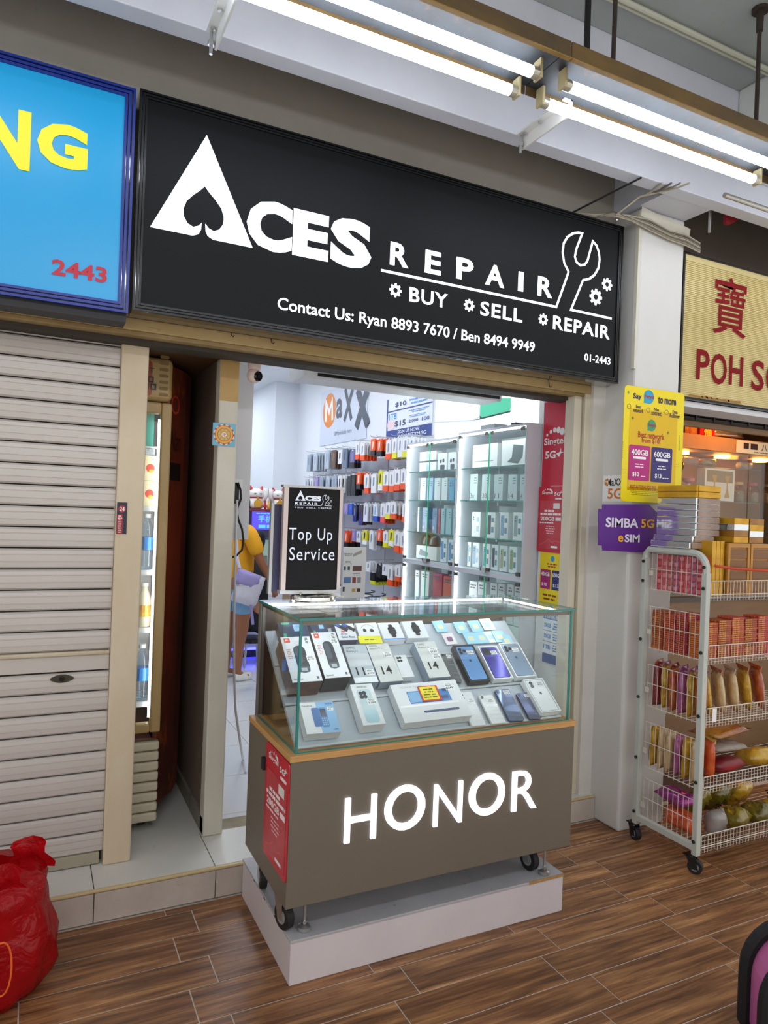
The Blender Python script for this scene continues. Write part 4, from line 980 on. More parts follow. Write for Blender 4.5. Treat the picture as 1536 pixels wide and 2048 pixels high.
struct('wall_shop_front_inside', MB().box(.752, 3.02, 2.385, 2.92, 3.10, 3.2), M_WHITE)
M_PANEL = mat('led_panel', '#f2f6ff', .5, emit=SHOP_E)
for k, y in enumerate((4.3, 5.9, 7.5, 9.3)):
    t = thing('ceiling_panel_light', ['square white ceiling light above the glass cabinets', 'square white ceiling light above the pegboard', 'square white ceiling light above the far counter', 'square white ceiling light in the deep end of the shop'][k], 'light', (1.75, y, 3.2))
    ob('diffuser', MB().box(1.47, y-.28, 3.184, 2.03, y+.28, 3.192), M_PANEL, t)
    ob('frame', MB().box(1.44, y-.31, 3.186, 2.06, y-.28, 3.2).box(1.44, y+.28, 3.186, 2.06, y+.31, 3.2).box(1.44, y-.28, 3.186, 1.47, y+.28, 3.2).box(2.03, y-.28, 3.186, 2.06, y+.28, 3.2), M_WHITE, t)
# white boxing beside the post, camera, power cables
struct('wall_boxing', MB().box(.826, 3.50, 1.478, .975, 3.9, 3.2), mat('white_boxing', '#d9dadd', .5), bev=.003)
cc = ony(508, 752, 3.27)
t = thing('security_camera', 'round white security camera with black lens below the shop header', 'camera', (cc.x, 3.27, cc.z+.05))
ob('mount', MB().cyl((cc.x, 3.27, cc.z+.028), (cc.x, 3.27, 2.3455), .030, .033, 20), mat('pink_lit_white_plastic', '#e9d2cc', .35), t, bev=.003)  # white plastic; the pink cast of the lights is mixed into its colour
ob('globe', MB().lathe([(.001, -.034), (.016, -.031), (.028, -.02), (.034, -.003), (.033, .012), (.027, .024), (.02, .030)], (cc.x, 3.27, cc.z), 24), MATS['pink_lit_white_plastic'], t, smooth=True)
d = V3((.55, -.8, -.1)).normalized(); c0 = V3((cc.x, 3.27, cc.z))
ob('lens', MB().cyl(c0+d*.012, c0+d*.033, .0285, .022, 24), mat('gloss_black', '#0a0b0d', .08), t)
ob('lens_ring', MB().cyl(c0+d*.032, c0+d*.0345, .010, .010, 16), mat('dark_lens', '#20242c', .1), t)
pb = ony(473, 985, 3.40)
t = thing('wall_plug', 'black power adaptor plugged in beside the cream post', 'plug', (pb.x, 3.46, pb.z))
ob('socket', MB().box(pb.x-.012, 3.478, pb.z-.03, pb.x+.05, 3.499, pb.z+.07), W1, t, bev=.003)
ob('adaptor', MB().box(pb.x-.006, 3.43, pb.z-.055, pb.x+.022, 3.478, pb.z+.05), M_BLACK, t, bev=.006)
P = lambda x, y: tuple(ony(x, y, 3.42))
ob('power_cable', MB().tube([P(476, 965), P(481, 980), P(482, 998), P(476, 1012), P(473, 1022), P(477, 1040), P(484, 1058), P(487, 1080), P(484, 1100), P(472, 1112), P(460, 1116)], .0055, 8), mat('black_cable', '#101010', .6), None,
   label='black looping power cable hanging beside the cream post', cat='cable')
q = [ony(474, 1000, 3.40), ony(472, 1060, 3.385), ony(470, 1150, 3.385), ony(468, 1250, 3.39), ony(468, 1340, 3.40), ony(471, 1420, 3.42), ony(478, 1470, 3.42)]
ob('power_cable', MB().tube([tuple(p) for p in q] + [tuple(onz(486, 1520, ZF+.006)), tuple(onz(491, 1545, ZF+.006))], .006, 8), mat('white_cable', '#d5d2d6', .5), None,
   label='white cable running down to the shop floor beside the post', cat='cable')
# air conditioner
t = thing('air_conditioner', 'long white air conditioner with black slots above the entrance', 'air conditioner', (1.9, 3.6, 2.335))
F_ = Fr((0, 0, 0), (0, 1, 0), (0, 0, 1)); sec = [(3.50, 2.345), (3.505, 2.335), (3.70, 2.335), (3.74, 2.36), (3.75, 2.60), (3.52, 2.60), (3.50, 2.58)]
kx = len(sec); mb = MB().add([V3((1.235, a, b)) for a, b in sec]+[V3((2.50, a, b)) for a, b in sec], [((i+1) % kx, i, kx+i, kx+(i+1) % kx) for i in range(kx)]+[tuple(range(kx)), tuple(range(2*kx-1, kx-1, -1))])
ob('body', mb, mat('aircon_white', '#dfe1e2', .4), t, bev=.008)
ob('mounting_plate', MB().box(1.3, 3.102, 2.42, 2.44, 3.5, 2.58), M_WHITE, t)
ob('louver', MB().box(1.30, 3.494, 2.372, 2.48, 3.5005, 2.388), M_BLACK, t); ob('louver', MB().box(1.315, 3.494, 2.348, 2.48, 3.5005, 2.364), M_BLACK, t)

# ------------------------------------------------------------------ red plan posters on the reveal
FR = FX(2.6605)
def pq(name, label, ll, ur, col, x=2.6605, th=.003, cat='poster'):
    b = bxp(x, ll, ur); o = ob(name, MB().fbox(FX(x), b[0], b[1], b[2], b[3], 0, th), col, None, label=label, cat=cat); return o, b
RED = mat('singtel_red', '#c9183a', .35)
o, b = pq('banner', 'tall red vertical banner beside the glass cabinets', (1083, 985), (1137, 797), RED)
def sub(b, a, c, d, e): w_, h_ = b[2]-b[0], b[3]-b[1]; return (b[0]+w_*a, b[1]+h_*c, b[0]+w_*d, b[1]+h_*e)
txt(o, FR, 'Singtel', sub(b, .06, .50, .94, .60), W1, .02, .004)
mb = MB()
for i in range(5):
    s_ = sub(b, .18+.16*i, .60+[.035, .065, .08, .075, .055][i], .2, .2); mb.poly(FR, circ(s_[0], s_[1], .009+.003*i, 12), .004)
ob('logo', mb, W1, o)
txt(o, FR, '5G', sub(b, .12, .37, .58, .455), W1, .03, .004)
s0 = sub(b, .60, .38, .92, .48); mx_, my_ = (s0[0]+s0[2])/2, (s0[1]+s0[3])/2; w_, h_ = (s0[2]-s0[0])/2, (s0[3]-s0[1])/2
ob('logo', MB().poly(FR, [(mx_-w_, my_-h_*.2), (mx_-w_*.1, my_+h_*.1), (mx_+w_*.2, my_+h_), (mx_+w_*.3, my_+h_*.1), (mx_+w_, my_), (mx_+w_*.2, my_-h_*.2), (mx_-w_*.2, my_-h_)], .004), W1, o)
ob('print', MB().rect(FR, *sub(b, .42, .03, .93, .07), .004), W1, o)
b = bxp(2.6605, (1076, 1102), (1133, 972)); o = ob('poster_holder', MB().prism(FR, rrect(b[0], b[1], b[2], b[3], .012), .004, .008), mat('poster_red', '#c8142f', .25), None, label='red phone plan poster in a holder below the tall red banner', cat='poster')
FR2 = FX(2.6525); singtel_poster(o, FR2, *b)
b = bxp(2.6605, (1078, 1203), (1128, 1108)); o = ob('poster', MB().fbox(FR, *b, 0, .003), flat('#f2dc12', .4), None, label='yellow plan poster with purple and navy cards below the red posters', cat='poster')
for s_, c_, tt in (((.05, .28, .48, .66), '#a81f74', '400GB'), ((.55, .28, .98, .66), '#2b2f78', '600GB')):
    ob('print', MB().rect(FR, *sub(b, *s_), .004), flat(c_), o); txt(o, FR, tt, sub(b, s_[0]+.03, .53, s_[2]-.03, .61), W1, .02, .005); txt(o, FR, '$10' if '4' in tt else '$13', sub(b, s_[0]+.06, .33, s_[0]+.3, .40), W1, .02, .005)
ob('logo', MB().poly(FR, circ((b[0]+b[2])/2+.01, b[1]+(b[3]-b[1])*.88, .017, 18), .004), flat('#2a9fc4'), o)
bars(o, FR, sub(b, .3, .70, .75, .80), 2, flat('#b3262e'), .004); bars(o, FR, sub(b, .08, .05, .85, .2), 2, flat('#8a3b1e'), .004)
b = bxp(2.6605, (1085, 1322), (1123, 1222)); o = ob('poster', MB().fbox(FR, *b, 0, .003), flat('#e9eef4', .4), None, label='white and blue plan poster with price rows behind the showcase glass', cat='poster')
ob('print', MB().rect(FR, *sub(b, .0, .80, 1, 1), .004), flat('#1f6fc0'), o); ob('print', MB().rect(FR, *sub(b, .0, .0, 1, .17), .004), flat('#2a4f96'), o)
txt(o, FR, '6 MONTHS FREE', sub(b, .08, .82, .96, .90), W1, .02, .005)
for i, s in enumerate(('300GB', '500GB', '1TB')):
    z0 = .60-.2*i; txt(o, FR, s, sub(b, .06, z0+.05, .46, z0+.13), flat('#1d7fd0'), .03, .005); bars(o, FR, sub(b, .55, z0+.02, .95, z0+.16), 3, flat('#3a6fae'), .004, .9, .5)
    if i: ob('print', MB().rect(FR, *sub(b, 0, z0+.185, 1, z0+.195), .004), flat('#2a3f6a'), o)

# ------------------------------------------------------------------ two glass cabinets
M_CABF = mat('silver_white_frame', '#c9ced6', .4); M_CABI = mat('cabinet_back_panel', '#e3efef', .5)
M_CLIP = mat('grey_hinge_clip', '#5f5d55', .35, metal=.6); M_LEDK = mat('cabinet_led', '#fbfdff', .5, emit=16.0)
M_GSH = glass('green_glass_shelf', '#f0fcf8', 1.0)
CXF, CXB, SHZ = 2.56, 2.915, (1.955, 1.741, 1.503, 1.296)
def cabinet(y0, y1, ztop, label):
    t = thing('glass_cabinet', label, 'cabinet', (2.74, (y0+y1)/2, ZF))
    ob('side_panel', MB().box(CXF, y0, ZF, CXB, y0+.014, ztop), M_CABF, t); ob('side_panel', MB().box(CXF, y1-.014, ZF, CXB, y1, ztop), M_CABF, t)
    ob('top_panel', MB().box(CXF, y0+.014, ztop-.016, CXB, y1-.014, ztop), M_CABF, t)
    ob('back_panel', MB().box(CXB-.008, y0+.014, ZF, CXB, y1-.014, ztop-.016), M_CABI, t)
    ob('middle_rail', MB().box(CXF, y0+.014, 1.262, CXB-.008, y1-.014, 1.292), M_CABF, t)
    ob('bottom_panel', MB().box(CXF, y0+.014, ZF, CXB-.008, y1-.014, ZF+.35), M_CABF, t)
    for z in SHZ[:3]+(1.0, .75):
        s = ob('shelf', MB().box(CXF+.012, y0+.016, z-.006, CXB-.01, y1-.016, z), M_GSH, t)
        ob('glass_edge', MB().box(CXF+.0105, y0+.016, z-.0065, CXF+.0125, y1-.016, z+.0005), mat('dark_green_edge', '#1f7a68', .15, emit=.05), s)  # shelf edge colour carries a slight glow of its own
        for yy in (y0+.2, y1-.2): ob('shelf_bracket', MB().box(2.76, yy-.008, z-.03, CXB-.01, yy+.008, z-.007), M_CABF, t)
    ym = (y0+y1)/2
    for z0, z1 in ((1.294, ztop-.02), (ZF+.355, 1.258)):
        for a, b_ in ((y0+.006, ym-.0015), (ym+.0015, y1-.006)):
            dr = ob('door', MB().box(CXF-.006, a, z0, CXF-.001, b_, z1), M_GLASS, t)
            e = a if a > ym else b_
            ob('glass_edge', MB().box(CXF-.0065, e-.0012, z0, CXF-.0005, e+.0012, z1), mat('glowing_green_edge', '#2fb985', .15, emit=.25), dr)  # door edge brightness is emission put into its colour
            for zz_ in (z0+.012, z1-.012):
                for yy in (a+.03, b_-.03): ob('hinge_clip', MB().box(CXF-.010, yy-.016, zz_-.011, CXF+.003, yy+.016, zz_+.011), M_CLIP, dr)
    ob('lock', MB().box(CXF-.02, ym-.02, 1.285, CXF-.006, ym+.02, 1.318), M_STEEL, t, bev=.003)
    ob('led_strip', MB().box(CXF+.004, y1-.024, 1.296, CXF+.012, y1-.015, ztop-.02), M_LEDK, t); ob('led_strip', MB().box(CXF+.004, y1-.024, ZF+.36, CXF+.012, y1-.015, 1.26), M_LEDK, t)
    ob('led_strip', MB().box(CXF+.004, y0+.02, ztop-.026, CXF+.012, y1-.03, ztop-.017), M_LEDK, t)
    return t
cabinet(3.318, 4.068, 2.198, 'tall lit glass cabinet of phone cartons next to the red banner')
cabinet(4.072, 4.808, 2.176, 'tall lit glass cabinet of phone cartons next to the pegboard')
def cC(p): return (800+p[0]/5.535, 830+p[1]/5.535)
FXP = 2.655
def pbox(x0, x1, y0, y1, sh, col, label, num=None, ncol=None, pic=None, dep=.05, xf=FXP, name='phone_carton', lines=True, group=None, side=None):
    a = onx(*cC((x0, y1)), xf); b = onx(*cC((x1, y0)), xf); h = b.z-a.z; F = FX(xf)
    z0 = SHZ[sh]+.0006 if sh is not None else a.z
    lo, hi = (3.336, 4.050) if (a.y+b.y)/2 < 4.07 else (4.090, 4.766)
    u0, u1 = -min(a.y, hi), -max(b.y, lo)
    o = ob(name, MB().fbox(F, u0+.001, z0, u1-.001, z0+h, -dep, 0), col, None, label=label, cat='box', group=group)
    w_ = u1-u0; s = lambda p, q, r, v: (u0+w_*p, z0+h*q, u0+w_*r, z0+h*v)
    if num: txt(o, F, num, s(.12, .10, .62 if len(num) > 1 else .5, .28), ncol or flat('#3c474e'), .0, .0012)
    if pic:
        ob('print', MB().poly(F, rrect(*s(.12, .12, .50, .88), w_*.05), .0008), flat(pic, .25), o)
        ob('print', MB().rect(F, *s(.56, .2, .84, .78), .0008), flat('#5f8f9a', .25), o)
        ob('print', MB().poly(F, circ(u0+w_*.22, z0+h*.78, w_*.05, 8), .0014).poly(F, circ(u0+w_*.22, z0+h*.68, w_*.05, 8), .0014), flat('#20262c', .2), o)
        ob('price_tag', MB().rect(F, *s(.52, .42, .9, .60), .0014), W1, o)
    if lines: bars(o, F, s(.5, .62 if not pic else .9, .9, .9 if not pic else .96), 3 if not pic else 1, K2, .0012, .8, .35)
    return o, F, s
WB = mat('cabinet_white_carton', '#e4eaec', .35); GB = mat('cabinet_grey_carton', '#b9c9cc', .35); LB = mat('cabinet_blue_carton', '#8fb9dc', .3)
o, F, s = pbox(800, 1085, 280, 575, 0, WB, 'large pale laptop carton on the top shelf beside the banner', lines=False, name='laptop_carton'); txt(o, F, 'Galaxy', s(.1, .55, .8, .66), flat('#c3ccce'), 0, .0012); ob('print', MB().rect(F, *s(.1, .28, .85, .33), .001), flat('#8d979a'), o)
o, F, s = pbox(1120, 1395, 235, 560, 0, WB, 'large white carton with a dark green folding tablet case pictured', lines=False, name='tablet_case_carton'); ob('print', MB().poly(F, [s(.25, .18, 0, 0)[:2], s(.72, .10, 0, 0)[:2], s(.9, .35, 0, 0)[:2], s(.92, .75, 0, 0)[:2], s(.5, .82, 0, 0)[:2], s(.45, .35, 0, 0)[:2]], .001), flat('#4c5f60', .4), o)
for (x0, x1, n_) in ((750, 865, '3x'), (900, 1005, '38'), (1035, 1145, '11'), (1190, 1300, '14'), (1322, 1385, '14')):
    pbox(x0, x1, 645, 942, 1, GB, {'3x': 'grey phone carton numbered 3x standing nearest the divider', '38': 'grey 38 carton between the 3x and 11 cartons', '11': 'grey phone carton numbered 11 with white side on the second shelf', '14': 'grey phone carton numbered 14 with a price tag on the second shelf'}[n_] if x0 != 1322 else 'grey phone carton numbered 14 against the end panel', n_)
for i, (x0, x1, p) in enumerate(((790, 895, '#d9e0de'), (955, 1060, '#2c3a3c'), (1100, 1205, '#7f9fc0'), (1245, 1360, '#8aa0a0'))):
    pbox(x0, x1, 1072, 1335+12*i, 2, WB, 'white phone carton with a %s phone picture on the third shelf' % ('pale', 'black', 'light blue', 'grey green')[i], pic=p, lines=False)
for i, (x0, x1, p) in enumerate(((702, 788, '#9fb5bb'), (797, 882, '#7f9fc4'), (908, 1000, '#6fa3c4'), (1006, 1090, '#20282e'), (1097, 1190, '#a9b07c'), (1202, 1300, '#9aa56c'))):
    pbox(x0, x1, 1430+7*i, 1685+12*i, 3, WB, 'white phone carton with a %s phone picture above the middle rail' % ('silver', 'powder blue', 'sky blue', 'black', 'pale olive', 'olive green')[i], pic=p, lines=False)
# left cabinet
o, F, s = pbox(190, 400, 500, 625, 0, WB, 'flat white carton at the bottom of a pair on the top shelf', lines=False); ob('print', MB().poly(F, circ(*s(.5, .5, 0, 0)[:2], .02, 12, ry=.03), .001), flat('#8fc0e6'), o)
zz0 = SHZ[0]; o, F, s = pbox(205, 405, 378, 498, None, WB, 'flat white carton resting on its twin on the top shelf', lines=False); ob('print', MB().poly(F, circ(*s(.5, .5, 0, 0)[:2], .02, 12, ry=.03), .001), flat('#8fc0e6'), o)
o.location.z = SHZ[0]+.0006+ (onx(*cC((190, 500)), FXP).z-onx(*cC((190, 625)), FXP).z)+.0006
for x0, x1, l in ((415, 522, 'white earphone carton with dark earbuds on the top shelf beside flat cartons'), (530, 628, 'white earphone carton with dark earbuds against the cabinet divider')):
    o, F, s = pbox(x0, x1, 395, 605, 0, WB, l, lines=False, name='earphone_carton')
    ob('print', MB().poly(F, circ(*s(.35, .55, 0, 0)[:2], .014, 10), .001).poly(F, circ(*s(.65, .58, 0, 0)[:2], .014, 10), .001).poly(F, rrect(*s(.3, .08, .8, .35), .008), .001), flat('#26303c', .3), o)
for i, (x0, x1, c_) in enumerate(((158, 215, WB), (220, 290, WB), (297, 368, LB), (376, 450, WB), (456, 528, WB), (536, 604, mat('cabinet_teal_carton', '#5aa5c9', .3)))):
    o, F, s = pbox(x0, x1, 695, 945, 1, c_, ['narrow white phone carton at the far end of the second shelf', 'white phone carton left of the light blue one on the second shelf', 'light blue phone carton with round lenses on the second shelf', 'white phone carton right of the light blue one', 'white phone carton left of the teal one', 'teal blue phone carton on the second shelf by the divider'][i])
    if c_ is not WB: ob('print', MB().poly(F, circ(*s(.3, .78, 0, 0)[:2], .007, 8), .001).poly(F, circ(*s(.3, .66, 0, 0)[:2], .007, 8), .001), flat('#22304a'), o)
for i, (x0, x1, c_, n_) in enumerate(((137, 215, WB, None), (242, 310, mat('cabinet_slate_carton', '#6f8fb5', .3), '4'), (352, 412, MATS['cabinet_slate_carton'], '4'), (416, 444, mat('cabinet_red_carton', '#c3222e', .35), None), (447, 498, mat('cabinet_aqua_carton', '#9cc6cc', .3), None), (503, 572, MATS['cabinet_aqua_carton'], None), (577, 604, MATS['cabinet_aqua_carton'], None))):
    pbox(x0, x1, 1048, 1308+i*3, 2, c_, ['white phone carton alone at the far end of the third shelf', 'slate blue phone carton numbered 4 behind the door edge', 'slate blue phone carton numbered 4 beside the red one', 'narrow bright red phone carton on the third shelf', 'aqua phone carton next to the red one', 'aqua phone carton in the middle of three', 'aqua phone carton touching the divider'][i], n_, flat('#e8eef6'))
o, F, s = pbox(112, 408, 1512, 1615, 3, WB, 'wide white gadget carton lying on the cabinet floor', lines=False, name='gadget_carton', dep=.09); ob('print', MB().poly(F, [s(.15, .3, 0, 0)[:2], s(.55, .2, 0, 0)[:2], s(.6, .5, 0, 0)[:2], s(.2, .75, 0, 0)[:2]], .001), flat('#7f949a'), o)
a = onx(*cC((110, 1508)), 2.66); b = onx(*cC((430, 1410)), 2.66); ztop_ = onx(*cC((112, 1512)), FXP).z
zc = SHZ[3]+.0006+(onx(*cC((408, 1512)), FXP).z-onx(*cC((112, 1615)), FXP).z)+.001
for k, (ya, yb, l) in enumerate(((a.y, a.y-.17, 'dark curved headset resting on the wide gadget carton'), (a.y-.19, b.y, 'coiled dark headphone pair resting on the wide gadget carton'))):
    yc = (ya+yb)/2; rr = min(abs(ya-yb)/2*.86, .072); yc = min(yc, 4.76-rr)
    ob('headset', MB().lathe([(rr*.98, 0), (rr, .012), (rr*.9, .05), (rr*.6, .072), (rr*.2, .08), (.001, .08)], (2.70, yc, zc+.004), 18, sx=.45), mat('dark_headset', '#2b3338' if k == 0 else '#3a3a30', .3), None, label=l, cat='headset', smooth=True)
for x0, x1, l in ((442, 520, 'white carton with a bright blue phone beside the headphones'), (527, 600, 'white carton with a bright blue phone beside the divider')): pbox(x0, x1, 1402, 1655, 3, WB, l, pic='#5a93d2', lines=False)
# lower compartments: goods standing on the shelf at z=1.0
def lbox(x0, x1, y0, col, label, dep=.06, nm='accessory_carton', tilt=0):
    a = onx(*cC((x0, 1950)), FXP); b = onx(*cC((x1, y0)), FXP); F = FX(FXP); a.y = min(a.y, 4.050 if a.y < 4.07 else 4.766); b.y = max(b.y, 3.336 if b.y < 4.06 else 4.09); b.z = min(b.z, 1.24)
    o = ob(nm, MB().fbox(F, -a.y, 1.0008, -b.y, b.z, -dep, 0), col, None, label=label, cat='box')
    bars(o, F, (-a.y+.01, b.z-.05, -b.y-.01, b.z-.015), 2, K2, .0012); return o
lbox(120, 215, 1725, WB, 'white accessory carton below the middle rail by the pegboard'); lbox(228, 325, 1740, WB, 'white accessory carton left of the red gift carton'); lbox(362, 468, 1765, mat('bright_red_carton', '#cf2430', .35), 'bright red gift carton behind the lower glass door'); lbox(478, 588, 1800, mat('orange_white_carton', '#e8622a', .4), 'orange carton beside the bright red one')
for i, (x0, x1) in enumerate(((765, 855), (862, 955), (1000, 1075), (1085, 1160), (1185, 1260), (1270, 1345))):
    lbox(x0, x1, 1850+8*i, WB, 'small white carton in the lower row, %s from the cabinet divider' % ('first', 'second', 'third', 'fourth', 'fifth', 'sixth')[i])

# ------------------------------------------------------------------ posters above
FWL = FX(2.918)
def wallposter(name, label, ll, ur, col, x=2.918): b = bxp(x, ll, ur); return ob(name, MB().fbox(FX(x), *b, 0, .006), col, None, label=label, cat='poster'), b
o, b = wallposter('poster_board', 'grey white board with orange circle and large dark letters', (640, 893), (738, 752), flat('#d3dcea', .4))
FM = FX(2.9115); OR = flat('#e58a2e', .4); DK = flat('#3d4858', .4)
def pm(p): q = onx(590+p[0]/6.4, 740+p[1]/6.4, 2.9115); return (-q.y, q.z)
c = pm((440, 520)); e = pm((360, 540)); tp_ = pm((450, 300)); ob('logo', MB().poly(FM, circ(c[0], c[1], abs(c[0]-e[0]), 32, ry=abs(tp_[1]-c[1])), .001), OR, o)
mst = MB().stroke(FM, [pm(p) for p in ((395, 665), (400, 420), (440, 540), (478, 400), (480, 640))], .05, .002); ob('lettering', mst, W1, o)
x0, y0 = pm((525, 630)); x1, y1 = pm((612, 350)); txt(o, FM, 'a', (x0, y0, x1, y1), DK, .03, .001)
for l in (((645, 240), (722, 635)), ((742, 235), (630, 655))): ob('lettering', MB().stroke(FM, [pm(p) for p in l], .062, .001+.0006*(l[0][0] > 700)), DK, o)
for l in (((805, 250), (930, 710)), ((925, 260), (785, 740))): ob('lettering', MB().stroke(FM, [pm(p) for p in l], .105, .003+.0006*(l[0][0] > 900)), DK, o)
x0, y0 = pm((500, 845)); x1, y1 = pm((725, 790)); txt(o, FM, 'SIM available here', (x0, y0, x1, y1+.04), flat('#6a7690'), 0, .001)
o, b = wallposter('poster', 'white plan poster with navy border and blue prices on the shop wall', (773, 884), (868, 775), flat('#e6edf5', .4))
FQ = FX(2.9115)
ob('print', MB().rect(FQ, *sub(b, 0, 0, 1, .25), .001), flat('#23408c'), o); ob('print', MB().rect(FQ, *sub(b, 0, 0, .03, 1), .0012).rect(FQ, *sub(b, .03, .68, 1, .71), .0012), flat('#23408c'), o)
for s, bb, c_ in (('SIGN UP NOW', (.28, .15, .75, .22), '#e6edf5'), ('WWW.TYM.SG', (.28, .04, .9, .12), '#e6edf5'), ('1TB', (.06, .5, .24, .64), '#2f8fd8'), ('$15', (.2, .3, .45, .45), '#26406f'), ('$10', (.2, .76, .45, .88), '#26406f'), ('2,000', (.52, .34, .72, .42), '#3f5f96'), ('100', (.8, .34, .95, .42), '#3f5f96')):
    txt(o, FQ, s, sub(b, *bb), flat(c_), .02, .002)
for bb in ((.5, .56, .95, .64), (.5, .74, .95, .9), (.5, .46, .9, .52)): bars(o, FQ, sub(b, *bb), 2, flat('#5f9fd8'), .002)
ob('print', MB().poly(FQ, circ(*sub(b, .12, .38, 0, 0)[:2], .09, 16, ry=.045), .0016), flat('#f0d6da'), o)
# lightbox with a phone picture on top of the cabinets
b = bxp(2.80, (858, 869), (1076, 790)); b = (max(b[0], -4.80), 2.235, b[2], b[3]+.25)
t = ob('lightbox', MB().fbox(FX(2.80), *b, -.06, 0), mat('lightbox_white', '#eef5f5', .4, emit=.75), None, label='white lightbox picturing a green phone above the glass cabinets', cat='lightbox')
FB = FX(2.80)
def pb_(p): q = onx(780+p[0]/3.84, 740+p[1]/3.84, 2.80); return (-q.y, q.z)
ob('print', MB().poly(FB, [pb_(p) for p in ((690, 380), (690, 215), (930, 215), (930, 290), (920, 315), (800, 345))], .001), mat('green_phone', '#3fae86', .3, emit=.4), t)
ob('print', MB().poly(FB, [pb_(p) for p in ((690, 350), (706, 365), (925, 312), (935, 285), (935, 300), (925, 325), (690, 382), (640, 388), (690, 372))], .0015), flat('#26383a', .3), t)
ob('print', MB().stroke(FB, [pb_(p) for p in ((305, 405), (640, 388), (688, 360), (695, 215))], .012, .0012), flat('#c9d6d6'), t)
# shelf clutter on the cabinets
p = onx(1030, 842, 2.7); ob('tape_gun', MB().box(2.66, p.y-.09, 2.1985, 2.74, p.y+.08, 2.212).box(2.67, p.y-.05, 2.2125, 2.73, p.y-.0, 2.235), M_BLACK, None, label='flat black gadget lying on top of the cabinet by the banner', cat='gadget')
p = onx(985, 855, 2.7); ob('grey_carton', MB().box(2.66, p.y-.08, 2.1985, 2.76, p.y+.08, 2.245), mat('dull_grey_carton', '#8c9698', .6), None, label='small grey carton lying on top of the cabinet', cat='box')

# ------------------------------------------------------------------ pegboard with hanging packets
pgb = thing('pegboard', 'grey slat pegboard with rows of hooks on the right shop wall', 'pegboard', (2.91, 6.3, .75))
M_PEG = mat('grey_slatwall', '#b3b7c0', .45)
for k in range(3):
    y0 = 4.82+k*.98
    pn = ob('board', MB().box(2.900, y0, .75, 2.918, y0+.97, 2.15), M_PEG, pgb)
M_PRT = {}
STY = {  # main, base band, picture
    'grey': ('#a9b8c6', None, '#7f93a8'), 'mist': ('#c3d0da', None, '#8ea2b6'), 'steel': ('#6f8094', None, '#46586c'), 'window': ('#eceded', None, '#1d1f24'), 'brown': ('#6d5648', None, '#8d7462'),
    'purple': ('#6c6a9c', '#1f2026', '#8b88bd'), 'wo': ('#e9eaea', '#f0561c', '#8a95a8'), 'ok': ('#f25a16', '#17171b', '#f7e2d6'), 'wy': ('#eaecee', '#e8e21a', '#8795a8'), 'w': ('#e8ecef', None, '#7c8ca2'),
    'black': ('#1b1d22', None, '#3a3f48'), 'navy': ('#252c4c', None, '#8f9bb0'), 'blue': ('#2a63d0', None, '#3f7ae6'), 'lav': ('#9b90c6', None, '#b6acd8'), 'dark': ('#4d4346', None, '#2f2a2e'), 'wb': ('#dfe6ee', '#2553b8', '#7fb5dc'),
    'yel': ('#e6e01c', '#f0f0ea', '#2a2a2a'), 'ky': ('#17181b', '#dfe020', '#2b2d33'), 'wr': ('#eceff1', '#c8283a', '#9aa5b5')}
NM = {'grey': 'grey blue phone case packet', 'mist': 'pale blue phone case packet', 'steel': 'steel blue phone case packet', 'window': 'white packet with a black window', 'brown': 'brown phone case packet', 'purple': 'purple packet with black base',
      'wo': 'white packet with an orange base', 'ok': 'orange packet with a black base', 'wy': 'white packet with a yellow base', 'w': 'plain white cable packet', 'black': 'black accessory packet', 'navy': 'navy mouse packet', 'blue': 'bright blue packet',
      'lav': 'lavender packet', 'dark': 'dark brown headset packet', 'wb': 'white packet with a blue base', 'yel': 'yellow packet with a white base', 'ky': 'black packet with a yellow base', 'wr': 'white packet with a red base'}
ROWN = ['top', 'second', 'third', 'fourth', 'lowest']
PROTO = {}
def proto(st):
    if st in PROTO: return PROTO[st]
    c, bse, pic = STY[st]
    card = bpy.data.meshes.new('accessory_packet'); m = MB().box(0, -.5, 0, .013, .5, 1)
    card.from_pydata([tuple(v) for v in m.v], [], m.f); card.materials.append(flat(c, .3))
    parts = []
    def part(nm, mb, col):
        me = bpy.data.meshes.new(nm); me.from_pydata([tuple(v) for v in mb.v], [], mb.f); me.materials.append(flat(col, .3)); parts.append((nm, me))
    if bse: part('base_band', MB().box(-.0006, -.502, 0, .0134, .502, .30), bse)
    F = Fr((-.0008, 0, 0), (0, -1, 0), (0, 0, 1))
    part('picture', MB().poly(F, [(-.14, .38), (.02, .36), (.16, .5), (.18, .8), (.05, .86), (-.12, .8)], .0002), pic)
    part('hang_tab', MB().prism(F, [(-.2, 1), (.2, 1), (.14, 1.07), (-.14, 1.07)], -.004, -.002), '#d8dade')
    PROTO[st] = (card, parts); return PROTO[st]
LASTY = {}
